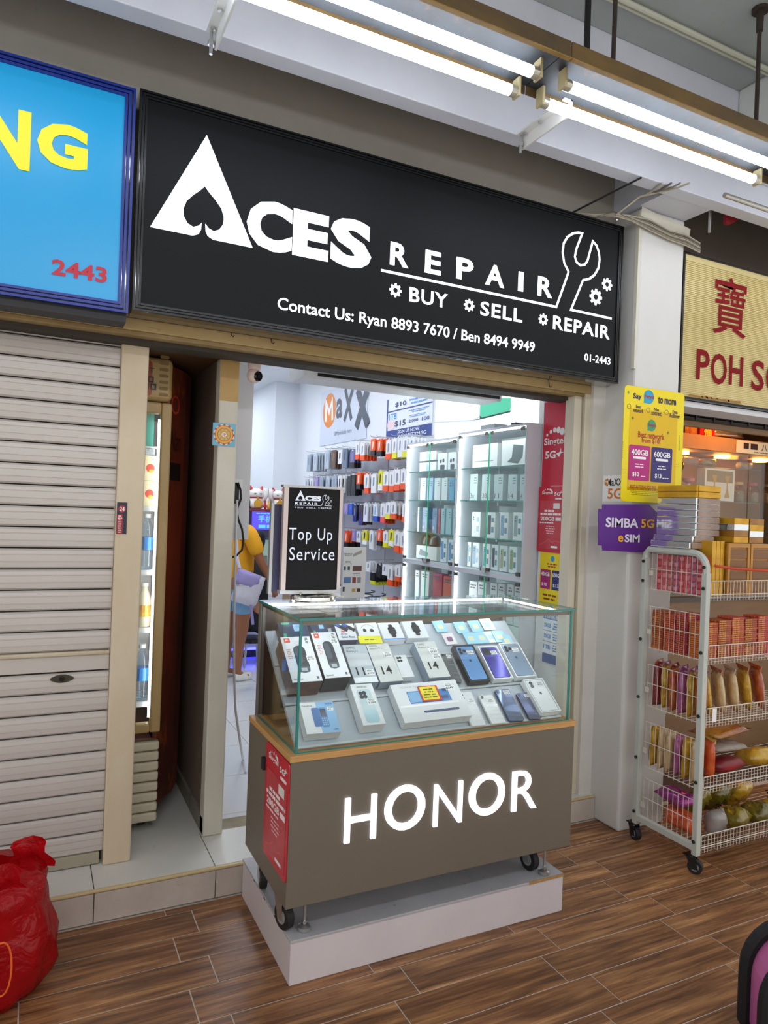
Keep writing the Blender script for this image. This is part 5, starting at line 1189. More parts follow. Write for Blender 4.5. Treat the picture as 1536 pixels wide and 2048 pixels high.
def hang(st, row, px, ytop, ybot, n, conv, wdt=.085, x0=2.645, tilt=0.0):
    card, parts = proto(st)
    a = onx(*conv((px, ybot)), x0); b = onx(*conv((px, ytop)), x0); h = b.z-a.z; ytop_ = min(a.y, LASTY.get(row, 99)-.016); yc = ytop_-wdt/2; LASTY[row] = yc-wdt/2
    hk = ob('hook', MB().tube([(2.90, yc, a.z+h*1.07+.005), (x0-.02, yc, a.z+h*1.07+.005), (x0-.03, yc, a.z+h*1.07+.017)], .0025, 5), M_STEEL, pgb)
    for i in range(n):
        o = bpy.data.objects.new('accessory_packet', card); COL.objects.link(o)
        o.location = (x0+i*.030, yc+random.uniform(-.006, .006), a.z-random.uniform(0, .012)); o.scale = (1, wdt, h); o.rotation_euler = (tilt, 0, random.uniform(-.05, .05))
        tag(o, '%s hanging in the %s pegboard row' % (NM[st], ROWN[row]), 'packet', 'accessory packets on the pegboard')
        for nm, me in parts:
            c = bpy.data.objects.new(nm, me); COL.objects.link(c); c.parent = o
def cD(p): return (590+p[0]/6.4, 740+p[1]/6.4)
def cE(p): return (590+p[0]/6.4, 960+p[1]/6.4)
for st, px, y0, y1, n in (('grey', 150, 1075, 1290, 5), ('mist', 228, 1060, 1280, 5), ('mist', 380, 1030, 1260, 4), ('brown', 460, 1030, 1255, 3), ('window', 542, 1020, 1190, 3), ('steel', 602, 1010, 1250, 5), ('purple', 702, 1040, 1250, 3),
                          ('wo', 757, 930, 1150, 4), ('wo', 832, 930, 1150, 5), ('ok', 967, 885, 1097, 4), ('ok', 1046, 882, 1100, 5), ('wo', 1162, 890, 1132, 5), ('wy', 1232, 872, 1125, 5), ('w', 1275, 872, 1120, 5), ('wy', 1342, 868, 1122, 5), ('w', 1410, 868, 1130, 4)):
    hang(st, 0, px, y0, y1, n, cD, .10 if px < 750 else .085)
for st, px, y0, y1, n in (('mist', 125, 1395, 1560, 5), ('wr', 185, 1385, 1560, 4), ('lav', 245, 1370, 1560, 4), ('grey', 305, 1365, 1560, 5), ('mist', 392, 1360, 1560, 5), ('grey', 472, 1350, 1560, 5), ('window', 545, 1345, 1560, 4), ('black', 660, 1345, 1600, 4), ('black', 700, 1340, 1600, 3),
                          ('ok', 752, 1310, 1520, 5), ('wo', 885, 1330, 1570, 5), ('w', 970, 1320, 1560, 5), ('yel', 1056, 1290, 1540, 2), ('wo', 1092, 1295, 1540, 4), ('wo', 1165, 1285, 1545, 5), ('wo', 1240, 1275, 1540, 4), ('wo', 1312, 1265, 1520, 4), ('w', 1385, 1250, 1540, 3)):
    hang(st, 1, px, y0, y1, n, cD, .09)
for st, px, y0, y1, n in (('lav', 625, 300, 430, 3), ('blue', 683, 295, 435, 2), ('navy', 722, 305, 515, 3), ('dark', 810, 310, 565, 4), ('w', 872, 290, 528, 5), ('wb', 992, 290, 515, 5), ('wo', 1085, 300, 545, 4), ('wy', 1142, 280, 488, 4), ('wo', 1228, 280, 492, 5), ('wo', 1370, 280, 525, 3)):
    hang(st, 2, px, y0, y1, n, cE, .085)
for st, px, y0, y1, n in (('ok', 628, 630, 845, 5), ('lav', 722, 640, 780, 4), ('w', 765, 645, 780, 3), ('yel', 857, 640, 820, 4), ('w', 942, 645, 875, 4), ('ok', 1045, 630, 832, 3), ('wy', 1125, 642, 848, 3), ('yel', 1190, 635, 840, 4), ('wo', 1265, 650, 915, 3), ('wo', 1328, 650, 922, 4)):
    hang(st, 3, px, y0, y1, n, cE, .085)
for st, px, y0, y1, n in (('w', 905, 1030, 1150, 3), ('ky', 890, 1160, 1305, 5), ('black', 1000, 1060, 1215, 2), ('w', 1115, 1065, 1200, 3), ('wo', 1178, 1080, 1335, 4), ('wo', 1275, 1080, 1285, 4)):
    hang(st, 4, px, y0, y1, n, cE, .085, tilt=.25 if (st == 'black') else 0)
# white standing leaflet panel left of the pegboard foot, and low shelf with odds and ends
b = (0, 0, 0, 0)
YL = 3.95
a = ony(684, 1190, YL); c = ony(733, 1095, YL); FLf = FY(YL)
t = ob('leaflet_stand', MB().fbox(FLf, a.x, ZF+.001, c.x, c.z, -.02, 0), mat('leaflet_white', '#e9ecec', .4), None, label='white upright leaflet panel with small product pictures behind the showcase', cat='panel')
w_, h_ = c.x-a.x, c.z-a.z; sb = lambda p, q, r, s: (a.x+w_*p, a.z+h_*q, a.x+w_*r, a.z+h_*s)
ob('print', MB().poly(FLf, [sb(.42, .80, 0, 0)[:2], sb(.8, .88, 0, 0)[:2], sb(.8, .95, 0, 0)[:2], sb(.42, .86, 0, 0)[:2]], .001), flat('#a9a49a', .3), t)
for s, c_ in (((.05, .25, .36, .37), '#5f86b8'), ((.42, .25, .58, .37), '#8a3a34'), ((.64, .25, .8, .37), '#8d9096'), ((.42, .50, .82, .61), '#6a4a44'), ((.42, .06, .58, .13), '#c9a24a'), ((.64, .06, .8, .13), '#5a2430'), ((.02, .07, .1, .17), '#28324a'), ((.03, .52, .12, .6), '#4c525c'), ((.2, .52, .3, .6), '#4c525c')):
    ob('print', MB().rect(FLf, *sb(*s), .001), flat(c_), t)
bars(t, FLf, sb(.03, .64, .4, .72), 3, K2, .001, .8, .3); bars(t, FLf, sb(.03, .82, .38, .88), 2, K2, .001, .9, .4); bars(t, FLf, sb(.4, .40, .8, .46), 2, K2, .001, .8, .3)
# low shelf under the pegboard (far right behind the showcase)
t = thing('low_counter', 'white low counter under the pegboard', 'counter', (2.72, 5.9, ZF))
ob('body', MB().box(2.56, 4.83, ZF, 2.895, 6.8, .82), mat('white_melamine', '#e2e6ea', .4), t); ob('worktop', MB().box(2.54, 4.825, .82, 2.895, 6.81, .85), mat('white_melamine_top', '#edf0f3', .3), t)
for k in range(7):
    y = 5.0+k*.22; r_ = random.uniform(.03, .05)
    ob('coiled_cable', MB().tube([(2.66+.05*math.cos(i*.7)*(1+.04*i), y+.05*math.sin(i*.7), .858+.004*i) for i in range(20)], .005, 5), flat(random.choice(('#2a2c30', '#dfe2e6', '#39414f')), .4), None, label='loose coiled charging cable lying on the low counter', cat='cable', group='cables on the low counter')

# ------------------------------------------------------------------ far counter, lucky cats, LED sign
YK = 6.9
fc = thing('far_counter', 'white repair counter glowing blue at the foot at the end of the shop', 'counter', (2.2, 7.15, ZF))
M_CW = mat('counter_white', '#e8ecf4', .35)
ob('body', MB().box(1.78, YK, .23, 2.30, 7.4, .78), M_CW, fc); ob('body', MB().box(2.30, YK+.06, ZF, 2.55, 7.4, 1.16), mat('beige_wood', '#b39a7c', .5, noise=(3, '#9d8466', .6), stretch=(1, 1, 6)), fc)
ob('plinth_base', MB().box(1.82, YK+.04, ZF, 2.30, 7.4, .23), M_BLACK, fc)
M_BLUE = mat('blue_led', '#2a2cff', .5, emit=12.0)
ob('blue_led_strip', MB().box(1.80, YK+.01, .205, 2.29, YK+.03, .226), M_BLUE, fc)
ob('shelf', MB().box(1.72, YK+.02, 1.60, 2.62, 7.3, 1.622), mat('red_shelf_edge', '#8a2a34', .5), fc)
ob('upright', MB().box(2.54, YK+.06, 1.16, 2.60, 7.3, 1.60), MATS['beige_wood'], fc); ob('upright', MB().box(1.74, YK+.2, .78, 1.78, 7.3, 1.60), MATS['beige_wood'], fc)
ob('shadow_board', MB().box(1.78, 7.26, 1.16, 2.54, 7.3, 1.60), mat('grey_board', '#8d8684', .6), fc)
gp = ob('glass_display', MB().box(1.92, YK+.02, .785, 2.20, 7.2, 1.33), M_GLASS, fc)
ob('glass_edge', MB().box(2.195, YK+.017, .785, 2.203, YK+.022, 1.33).box(1.92, YK+.017, 1.325, 2.2, YK+.022, 1.333), M_GEDGE, fc)
for i in range(3):
    ob('display_board', MB().hexa([(1.95, YK+.05+.12*i, 1.30-.17*i), (2.18, YK+.05+.12*i, 1.30-.17*i), (2.18, YK+.06+.12*i, 1.31-.17*i), (1.95, YK+.06+.12*i, 1.31-.17*i), (1.95, YK+.03+.12*i, 1.15-.17*i), (2.18, YK+.03+.12*i, 1.15-.17*i), (2.18, YK+.04+.12*i, 1.15-.17*i), (1.95, YK+.04+.12*i, 1.15-.17*i)][::1]), mat('mint_board', '#c9e6cf', .4), fc)
pn = thing('notice_board', 'black notice board with stickers beside the mint display', 'board', (2.28, YK, 1.05)); FK = FY(YK-.001)
a = ony(539, 1120, YK); c = ony(562, 1070, YK)
ob('panel', MB().fbox(FK, a.x, a.z, c.x, c.z, 0, .01), M_BLACK, pn)
ob('print', MB().rect(FK, a.x+.05, a.z+.06, c.x-.01, a.z+.19, .011), flat('#c3cdd6'), pn); ob('print', MB().rect(FK, a.x+.03, c.z-.06, a.x+.05, c.z-.03, .011), flat('#3a8fd8'), pn); ob('print', MB().rect(FK, a.x+.07, c.z-.06, a.x+.1, c.z-.03, .011), flat('#e8c8c0'), pn)
ls = thing('led_sign', 'blue lit LED sign with Chinese characters under the lucky cats', 'sign', (2.1, YK, 1.41))
a = ony(504, 1060, YK); c = ony(566, 1024, YK)
ob('panel', MB().fbox(FK, a.x, 1.415, c.x+.05, 1.595, -.02, 0), mat('led_sign_panel', '#4a3fd0', .3, emit=1.1), ls)
BLU = mat('led_letters', '#2f6bff', .4, emit=3.0)
txt(ls, FK, '手机维修', (a.x+.06, 1.485, c.x+.04, 1.56), BLU, .01, .002); bars(ls, FK, (a.x+.03, 1.428, c.x+.02, 1.468), 1, BLU, .002, 1, .8); bars(ls, FK, (a.x+.03, 1.568, c.x, 1.588), 1, BLU, .002)
def cat(x, y, z, s, label, paw):
    t = thing('lucky_cat', label, 'figurine', (x, y, z)); Wc = mat('porcelain_white', '#f0ece6', .2); Rc = mat('porcelain_red', '#c81f26', .25); Gc = mat('porcelain_gold', '#e0a93a', .3, metal=.3)
    ob('body', MB().lathe([(.06*s, 0), (.085*s, .02*s), (.09*s, .06*s), (.07*s, .11*s), (.045*s, .13*s)], (x, y, z), 18), Wc, t, smooth=True)
    ob('head', MB().lathe([(.03*s, .11*s), (.075*s, .13*s), (.088*s, .165*s), (.075*s, .20*s), (.04*s, .222*s), (.001, .228*s)], (x, y, z), 18), Wc, t, smooth=True)
    for e in (-1, 1):
        ob('ear', MB().cyl((x+e*.05*s, y, z+.2*s), (x+e*.066*s, y, z+.255*s), .028*s, .006*s, 10), Rc, t)
        ob('eye', MB().box(x+e*.03*s-.012*s, y-.088*s, z+.165*s, x+e*.03*s+.012*s, y-.08*s, z+.171*s), K1, t)
    ob('collar', MB().lathe([(.07*s, .118*s), (.078*s, .126*s), (.07*s, .134*s)], (x, y, z), 18), Rc, t)
    ob('bell', MB().lathe([(.001, -.014*s), (.014*s, -.004*s), (.014*s, .006*s), (.001, .014*s)], (x, y-.08*s, z+.115*s), 10), Gc, t)
    ob('coin', MB().cyl((x, y-.086*s, z+.06*s), (x, y-.1*s, z+.06*s), .045*s, seg=16), Gc, t)
    ob('paw', MB().tube([(x+paw*.07*s, y-.03*s, z+.08*s), (x+paw*.105*s, y-.04*s, z+.15*s), (x+paw*.1*s, y-.05*s, z+.23*s)], [.028*s, .024*s, .03*s], 10), Wc, t, smooth=True)
a = ony(512, 1020, YK+.1); cat(a.x, YK+.12, 1.6225, .92, 'white lucky cat with red ears on the shelf above the LED sign', 1)
a = ony(556, 1020, YK+.1); cat(a.x, YK+.12, 1.6225, .88, 'white lucky cat with raised orange paw beside the red-eared one', -1)
for px, c_, l in ((531, '#c81f26', 'small red fortune ornament between the lucky cats'), (538, '#e0b23a', 'small golden fortune ornament between the lucky cats')):
    a = ony(px, 1020, YK+.03); ob('ornament', MB().lathe([(.010, 0), (.016, .012), (.018, .03), (.014, .05), (.009, .06), (.012, .075), (.008, .09), (.002, .096)], (a.x, YK+.045, 1.6225), 14), flat(c_, .3), None, label=l, cat='ornament', smooth=True)
# back wall posters
YB = 11.19; FBk = FY(YB)
a = ony(505, 905, YB); c = ony(527, 812, YB); o = ob('poster', MB().fbox(FBk, a.x-.3, a.z, c.x, c.z, 0, .01), flat('#2c2372', .4, .15), None, label='deep purple poster on the back wall of the shop', cat='poster'); txt(o, FBk, 'SIMBA', (a.x-.1, a.z+.03, c.x-.03, a.z+.16), W1, .02, .012); bars(o, FBk, (a.x+.02, a.z+.45, c.x-.06, a.z+.6), 2, W1, .012)
a = ony(505, 928, YB); c = ony(526, 906, YB); o = ob('poster', MB().fbox(FBk, a.x-.3, a.z, c.x, c.z, 0, .01), flat('#e08a2a', .4), None, label='orange and purple strip poster below the deep purple one', cat='poster'); ob('print', MB().poly(FBk, [(a.x-.3, a.z), (a.x+.06, a.z), (a.x+.13, c.z), (a.x-.3, c.z)], .011), flat('#5a2a8a'), o)
a = ony(505, 1010, YB); c = ony(515, 932, YB); o = ob('door_panel', MB().fbox(FBk, a.x-.5, ZF, c.x, c.z, 0, .02), flat('#1f5fb0', .4), None, label='dark doorway with a bright blue frame in the back wall', cat='door'); ob('opening', MB().rect(FBk, a.x-.42, ZF, c.x-.07, c.z-.06, .021), flat('#15171a', .6), o)
cc = ony(523, 815, 10.4)
t = thing('security_camera', 'small white dome camera near the back wall ceiling', 'camera', (cc.x, 10.4, cc.z)); ob('globe', MB().lathe([(.001, -.07), (.05, -.05), (.07, 0), (.06, .04), (.05, .09)], (cc.x, 10.4, cc.z), 18), W1, t, smooth=True); ob('lens', MB().cyl((cc.x-.02, 10.34, cc.z-.01), (cc.x-.035, 10.32, cc.z-.01), .035, seg=14), M_BLACK, t)
ob('mount', MB().cyl((cc.x, 10.4, cc.z+.08), (cc.x, 10.4, 3.2), .02, seg=10), W1, t)

# ================================================================== POSTERS ON THE PILLAR
YP = 2.735
F5 = FY(YP)
hx0, hx1, hz0, hz1 = 2.721, 3.160, 1.748, 2.352
hp = ob('poster_board', MB().prism(F5, rrect(hx0, hz0, hx1, hz1, .022), 0, .004), mat('yellow_board', '#efd90f', .4), None, label='bright yellow plan poster board leaning on the white pillar', cat='poster')
ob('backing', MB().fbox(F5, hx0+.1, hz0+.1, hx1-.05, hz1-.1, -.018, -.001), flat('#d8c516'), hp)
def p5_(p): q = ony(1150+p[0]/3.98, 720+p[1]/3.98, YP); return (q.x, q.z)
def t5(s, ll, ur, c, off=.02, n=.0055, par=None, F=None):
    a, b = p5_(ll), p5_(ur); txt(par or hp, F or F5, s, (a[0], min(a[1], b[1]), b[0], max(a[1], b[1])), flat(c), off, n)
NAV = '#221c4e'
t5('Say', (457, 318), (525, 272), NAV, .03); t5('to more', (655, 345), (800, 310), NAV, .03)
def bubble(ctr, rx, rz, n=.005):
    c = p5_(ctr)
    ob('logo', MB().poly(F5, circ(c[0], c[1], rx, 24, ry=rz), n).poly(F5, [(c[0]-rx*.9, c[1]-rz*.3), (c[0]-rx*.95, c[1]-rz*.95), (c[0]+rx*.1, c[1]-rz*.9)], n+.0002), flat('#1f9fc6'), hp)
    txt(hp, F5, 'heya', (c[0]-rx*.8, c[1]-rz*.35, c[0]+rx*1.05, c[1]+rz*.35), flat('#b01f4a'), .02, n+.001)
bubble((583, 295), .037, .037); bubble((605, 522), .031, .031)
for s1, s2, x0, y0 in (('Best', 'network', 462, 360), ('No', 'contract', 605, 384), ('Data', 'Rollover', 752, 404)):
    t5(s1, (x0+18, y0+22), (x0+58, y0+2), NAV, .02); t5(s2, (x0-4, y0+54), (x0+78, y0+32), NAV, .02)
for x0, y0 in ((425, 370), (578, 398), (724, 418)):
    c = p5_((x0, y0)); ob('print', MB().stroke(F5, circ(c[0], c[1], .013, 12), .002, .005, closed=True), flat(NAV), hp)
a = p5_((405, 1090)); b = p5_((800, 440))
ob('holder', MB().fbox(F5, a[0], hz0+.06, b[0]+.01, hz1-.115, .0042, .0056), glass('acrylic_holder', '#fdf6c0', .9), hp)
t5('Best network', (495, 615), (706, 590), '#b3262e', .02); t5('from $10!', (524, 662), (674, 632), '#b3262e', .02)
for (x0, x1, y0, y1, c_, g, p_) in ((420, 588, 680, 960, '#b5197c', '400GB', '$10'), (600, 764, 700, 975, '#2e2470', '600GB', '$13')):
    a = p5_(((x0+x1)/2, y1)); b = p5_(((x0+x1)/2, y0)); l, r_ = p5_((x0, 820))[0], p5_((x1, 830))[0]; h_ = b[1]-a[1]
    ob('print', MB().poly(F5, rrect(l, a[1], r_, b[1], .010), .0064), flat(c_), hp)
    w_ = r_-l
    txt(hp, F5, g, (l+w_*.1, a[1]+h_*.72, l+w_*.9, a[1]+h_*.88), W1, .02, .0072); ob('print', MB().poly(F5, rrect(l+w_*.2, a[1]+h_*.61, l+w_*.8, a[1]+h_*.68, .004), .007), W1, hp)
    bars(hp, F5, (l+w_*.2, a[1]+h_*.35, l+w_*.8, a[1]+h_*.5), 2, W1, .007, .8, .35); txt(hp, F5, p_, (l+w_*.18, a[1]+h_*.1, l+w_*.5, a[1]+h_*.24), W1, .03, .0072); bars(hp, F5, (l+w_*.54, a[1]+h_*.1, l+w_*.86, a[1]+h_*.15), 1, W1, .007)
t5('PORT IN TODAY FOR FREE', (430, 1025), (640, 1005), '#b3262e', .01); a = p5_((410, 1075)); bars(hp, F5, (a[0], a[1], a[0]+.26, a[1]+.045), 5, flat('#9a8a10'), .005, .95, .3)
for (x0, y0) in ((370, 870), (790, 830)):
    c = p5_((x0, y0)); mb = MB()
    for i in range(3):
        for j in range(2): mb.poly(F5, circ(c[0]+.012*i, c[1]-.012*j, .002, 6), .005)
    ob('print', mb, flat('#8a7a10'), hp)
for x0, y0, n_ in ((375, 650, 8), (828, 600, 8)):
    mb = MB(); c = p5_((x0, y0))
    for i in range(n_): z = c[1]-.011*i; mb.stroke(F5, [(c[0]-.004, z-.006), (c[0], z), (c[0]+.004, z-.006)], .0018, .005)
    ob('print', mb, flat('#8a7a10'), hp)
for p_ in ((420, 258), (455, 462), (735, 580)):
    c = p5_(p_); ob('print', MB().poly(F5, [(c[0], c[1]+.012), (c[0]+.003, c[1]+.003), (c[0]+.011, c[1]), (c[0]+.003, c[1]-.003), (c[0], c[1]-.012), (c[0]-.003, c[1]-.003), (c[0]-.011, c[1]), (c[0]-.003, c[1]+.003)], .005), flat('#4f8a5a'), hp)
# purple card
YQ = 2.742
F6 = FY(YQ)
def pq_(p): q = ony(1150+p[0]/3.98, 720+p[1]/3.98, YQ); return (q.x, q.z)
pts = [pq_(p) for p in ((215, 1150), (585, 1150), (655, 1220), (650, 1540), (215, 1515), (213, 1478), (180, 1474), (184, 1185), (215, 1187))]
z_t = (pts[0][1]+pts[1][1])/2
sc_ = ob('sim_card_sign', MB().prism(F6, list(reversed(pts)), 0, .004), mat('purple_card', '#5b2088', .4), None, label='purple SIM card shaped sign fixed to the pillar', cat='sign')
def t6(s, ll, ur, c, off=.03):
    a, b = pq_(ll), pq_(ur); txt(sc_, F6, s, (a[0], min(a[1], b[1]), b[0], max(a[1], b[1])), flat(c), off, .0055)
t6('SIMBA', (237, 1330), (500, 1262), '#e9e4f2'); t6('5G', (518, 1335), (625, 1268), '#f2b01c'); t6('e', (336, 1448), (380, 1396), '#f2b01c'); t6('SIM', (388, 1450), (510, 1390), '#e9e4f2')
ob('bracket', MB().fbox(F6, 2.83, 1.55, 2.95, 1.65, -.006, -.0005).box(2.83, 2.748, 1.55, 2.95, 2.754, 1.65), M_STEEL, sc_)
# small white card on the side of the pillar
XW = 2.8135; FW = FX(XW)
b = bxp(XW, (1205, 1003), (1248, 950)); o = ob('poster', MB().fbox(FW, *b, 0, .0012), W1, None, label='small white card with orange 5G on the side of the pillar', cat='poster')
txt(o, FW, 'MaXX', sub(b, .2, .60, .98, .88), K1, .02, .002); txt(o, FW, '5G', sub(b, .25, .1, .95, .5), flat('#e07a1f'), .02, .002); ob('logo', MB().poly(FW, circ(*sub(b, .18, .74, 0, 0)[:2], .018, 16), .0025), flat('#e58a2e'), o); txt(o, FW, 'M', sub(b, .1, .68, .26, .80), W1, .02, .0035)
# conduit strip, cables and bracket at the pillar head
ob('trunking', MB().box(2.800, 2.752, 2.45, 2.8145, 2.775, 3.28), mat('cream_trunking', '#d8d6c6', .5, noise=(6, '#c4c0aa', .6)), None, label='thin cream cable trunking on the pillar edge', cat='trunking')
CB = thing('cable_bundle', 'bundle of dusty cables tied across the head of the pillar', 'cables', tuple(ony(1240, 432, 2.75)))
for k in range(7):
    P = lambda x, y, yy: V3(ony(x, y, yy))
    j = lambda: random.uniform(-4, 4)
    pts = [P(1130, 425+j(), 2.9), P(1190, 432+j(), 2.82), P(1228, 428+j(), 2.76), P(1262, 432+k*1.5, 2.735), P(1300, 440+k*3.5, 2.735), P(1340, 462+k*3, 2.735), P(1372, 470+k*3.5, 2.735), P(1400, 487+k*3, 2.72)]
    ob('cable', MB().tube(pts, random.uniform(.0035, .006), 6), mat('dusty_cable_%d' % (k % 3), ('#b4ac98', '#6d675c', '#8f8878')[k % 3], .7), CB)
for k in range(4):
    pts = [V3(ony(1232, 430, 2.75)), V3(onz(1262+6*k, 405-4*k, 3.285)), V3(onz(1300+18*k, 385-3*k, 3.29)), V3(onz(1325+18*k, 366, 3.29))]
    ob('cable', MB().tube(pts, .005, 6), MATS['dusty_cable_%d' % (k % 3)], CB)
ob('cable', MB().tube([V3(ony(1145, 425, 2.86)), V3(onz(1283, 355, 3.288))], .005, 6), mat('black_cable', '#101010', .6), None, label='single black cable running up to the beam above the sign', cat='cable')
ob('wood_batten', MB().hexa([tuple(ony(1282, 432, 2.745)), tuple(ony(1378, 478, 2.745)), tuple(ony(1378, 478, 2.754)), tuple(ony(1282, 432, 2.754)), tuple(ony(1284, 413, 2.745)), tuple(ony(1381, 458, 2.745)), tuple(ony(1381, 458, 2.754)), tuple(ony(1284, 413, 2.754))]), mat('painted_batten', '#cfccbd', .6, noise=(6, '#b3ae9c', .6)), None, label='painted wooden batten under the beam on the pillar head', cat='batten')
ob('metal_pipe', MB().cyl(tuple(ony(1449, 390, 2.36)), (4.6, 2.36, ony(1449, 390, 2.36).z), .012, seg=14), mat('galvanised_pipe', '#a8a59c', .35, metal=.8), None, label='galvanised pipe running along below the beam on the right', cat='pipe')
ob('pipe_hanger', MB().box(3.30, 2.35, ony(1449, 390, 2.36).z, 3.31, 2.37, 3.9), M_STEEL, None, label='thin steel strap holding the galvanised pipe', cat='strap')
a = ony(1455, 420, 2.55)
FRB = FY(2.62)
ob('red_banner', MB().prism(FRB, [((q := ony(px, py, 2.62)).x, q.z) for px, py in ((1453, 446), (1462, 448), (1500, 428), (1453, 412))], -.02, 0), mat('deep_red_board', '#8d1420', .5), None, label='deep red corner of a board hanging under the beam beside the cream sign', cat='board')
ob('pipe_hanger', MB().box(3.17, 2.62, 3.2, 3.18, 2.63, 3.9), M_STEEL, None, label='thin steel strap behind the deep red board', cat='strap')

# ================================================================== WIRE RACK ON CASTORS
RX0, RX1, RY0, RY1 = 2.842, 3.95, 2.292, 2.660
TB = (1.302, 1.000, .702, .390, .110); TF = (1.378, 1.073, .776, .453, .177); TSd = (1.490, 1.213, .914, .620, .330)
M_RACK = mat('chipped_grey_rack_paint', '#c6cbc4', .45, noise=(6, '#a9afa6', .6), dirt=(18, '#6a6a55', .64, .78), stretch=(1, 1, .3))
M_WIRE = mat('pinkish_white_wire', '#d9d2c6', .4)
rk = thing('wire_rack', 'five-tier white wire rack on castors in front of the pillar', 'rack', (3.4, 2.48, 0))
def sqt(mb, p0, p1, h=.015):
    p0, p1 = V3(p0), V3(p1); d = (p1-p0).normalized(); a = (X_ if abs(d.x) < .9 else Y_); b = d.cross(a).normalized(); a = b.cross(d)
    return mb.hexa([p0-a*h-b*h, p0+a*h-b*h, p0+a*h+b*h, p0-a*h+b*h, p1-a*h-b*h, p1+a*h-b*h, p1+a*h+b*h, p1-a*h+b*h])
for x in (RX0, RX1):
    for y in (RY0, RY1):
        ob('post', sqt(MB(), (x, y, .085), (x, y, 1.415 if y == RY0 else 1.46)), M_RACK, rk, bev=.003)
        castor(rk, x, y, 0, .034, .5 if y == RY0 else -.2, top=.085, fork=M_BLACK)
    top = [(x, RY0, 1.40)] + [(x, RY0+.075-.075*math.cos(t), 1.43+.075*math.sin(t)) for t in [math.pi/2*i/7 for i in range(8)]] + [(x, RY1-.02, 1.505), (x, RY1, 1.48), (x, RY1, 1.45)]
    ob('top_bar', MB().tube(top, .0165, 8), M_RACK, rk)
    ob('bottom_bar', sqt(MB(), (x, RY0, .12), (x, RY1, .12), .014), M_RACK, rk)
    for y, sgn in ((RY0, 1), (RY1, 1)):
        for z in TB+tuple(a+.1 for a in TB[:1]):
            ob('bolt', MB().cyl((x-.016, y, z+.04), (x-.021, y, z+.04), .0085, seg=8), mat('dark_bolt', '#3a3d36', .4, metal=.6), rk)
for k in range(5):
    zb, zf, zs = TB[k], TF[k], TSd[k]; r = .0014
    mb = MB(); fy = RY0-.012; ux0, ux1 = RX0+.022, RX1-.022
    # front lip
    for z in (zf, zb+.012): mb.tube([(ux0, fy, z), (ux1, fy, z)], .0026, 5)
    x = ux0
    while x <= ux1+1e-4: mb.tube([(x, fy, zf), (x, fy, zb-.016), (x, fy+.02, zb-.02)], r, 4); x += .0225
    ob('basket_front', mb, M_WIRE, rk, kind='stuff')
    mb = MB(); sx = RX0+.012
    for z in (zs, (zs+zb)/2+.01, zb): mb.tube([(sx, RY0+.025, z), (sx, RY1-.025, z)], .0022, 5)
    y = RY0+.03
    while y < RY1-.02: mb.tube([(sx, y, zs), (sx, y, zb-.008)], r, 4); y += .0305
    ob('basket_side', mb, M_WIRE, rk, kind='stuff')
    mb = MB(); y = RY0
    while y < RY1: mb.tube([(ux0, y, zb-.006), (ux1, y, zb-.006)], r, 4); y += .03
    ob('basket_floor', mb, M_WIRE, rk, kind='stuff')
    ob('tab', MB().box(RX0+.004, RY1-.045, zb+.07, RX0+.01, RY1-.02, zb+.095), M_WIRE, rk)
b = ony(1430, 1425, RY0-.018); ob('price_tag', MB().box(b.x-.014, RY0-.0165, .71, b.x+.014, RY0-.0155, .775), W1, None, label='small white number tag clipped on the middle basket front', cat='tag'); 
ob('rope', MB().tube([(RX0+.02, RY0-.028, 1.452), (3.0, RY0-.03, 1.438), (3.3, RY0-.025, 1.425), (3.6, RY0-.025, 1.43), (RX1, RY0-.028, 1.45)], .006, 8), mat('orange_cord', '#c5452a', .7), None, label='orange cord tied across the top of the wire rack', cat='cord')
# tier 1: little red boxes, gold cartons, foil stacks
REDB = [mat('red_incense_%d' % i, c, .4, noise=(30, d, .8)) for i, (c, d) in enumerate((('#b3272f', '#d96a70'), ('#c23a48', '#e6a0a6'), ('#a81f2c', '#6f9fd0'), ('#b22b38', '#7fb08f')))]
nrow = 0
proto_b = {}
def cube_mesh(name, sx, sy, sz, m):
    key = (name, sx, sy, sz, m.name)
    if key not in proto_b:
        me = bpy.data.meshes.new(name); q = MB().box(-sx/2, -sy/2, 0, sx/2, sy/2, sz); me.from_pydata([tuple(v) for v in q.v], [], q.f); me.materials.append(m); proto_b[key] = me
    return proto_b[key]
def put(name, me, loc, label, cat, group, rz=0.0):
    o = bpy.data.objects.new(name, me); COL.objects.link(o); o.location = loc; o.rotation_euler.z = rz
    return tag(o, label, cat, group)
IPR = []
for col_ in ('#d98a90', '#c9565e', '#8fb0d0'):
    me = bpy.data.meshes.new('print'); q = MB().rect(Fr((-.0504, 0, 0), (0, -1, 0), (0, 0, 1)), -.012, .006, .010, .024); me.from_pydata([tuple(v) for v in q.v], [], q.f); me.materials.append(flat(col_, .4)); IPR.append(me)
for i in range(8):
    for j in range(6):
        o = put('incense_box', cube_mesh('incense_box', .10, .033, .0295, REDB[(0, 2, 1, 0, 2, 3, 1, 0)[i]]), (RX0+.075, 2.350+.0345*i, TB[0]+.001+.0302*j), 'small red incense box in the block at the rack end', 'box', 'red incense boxes on the top tier')
        c_ = bpy.data.objects.new('print', IPR[(i*3+(1 if j % 2 else 0)) % 3 if i in (2, 5) else (i+j) % 2]); COL.objects.link(c_); c_.parent = o
GOLD = mat('gold_paper', '#d9a92c', .3, metal=.35, noise=(12, '#b98318', .8)); BRWN = mat('amber_film_wrap', '#8a5a1e', .25, noise=(9, '#b87f2a', .8)); SILV = mat('silver_foil', '#e6edf0', .10, metal=.92); PINKF = mat('dull_pink_film', '#a88f80', .25, noise=(10, '#7d6a62', .8))
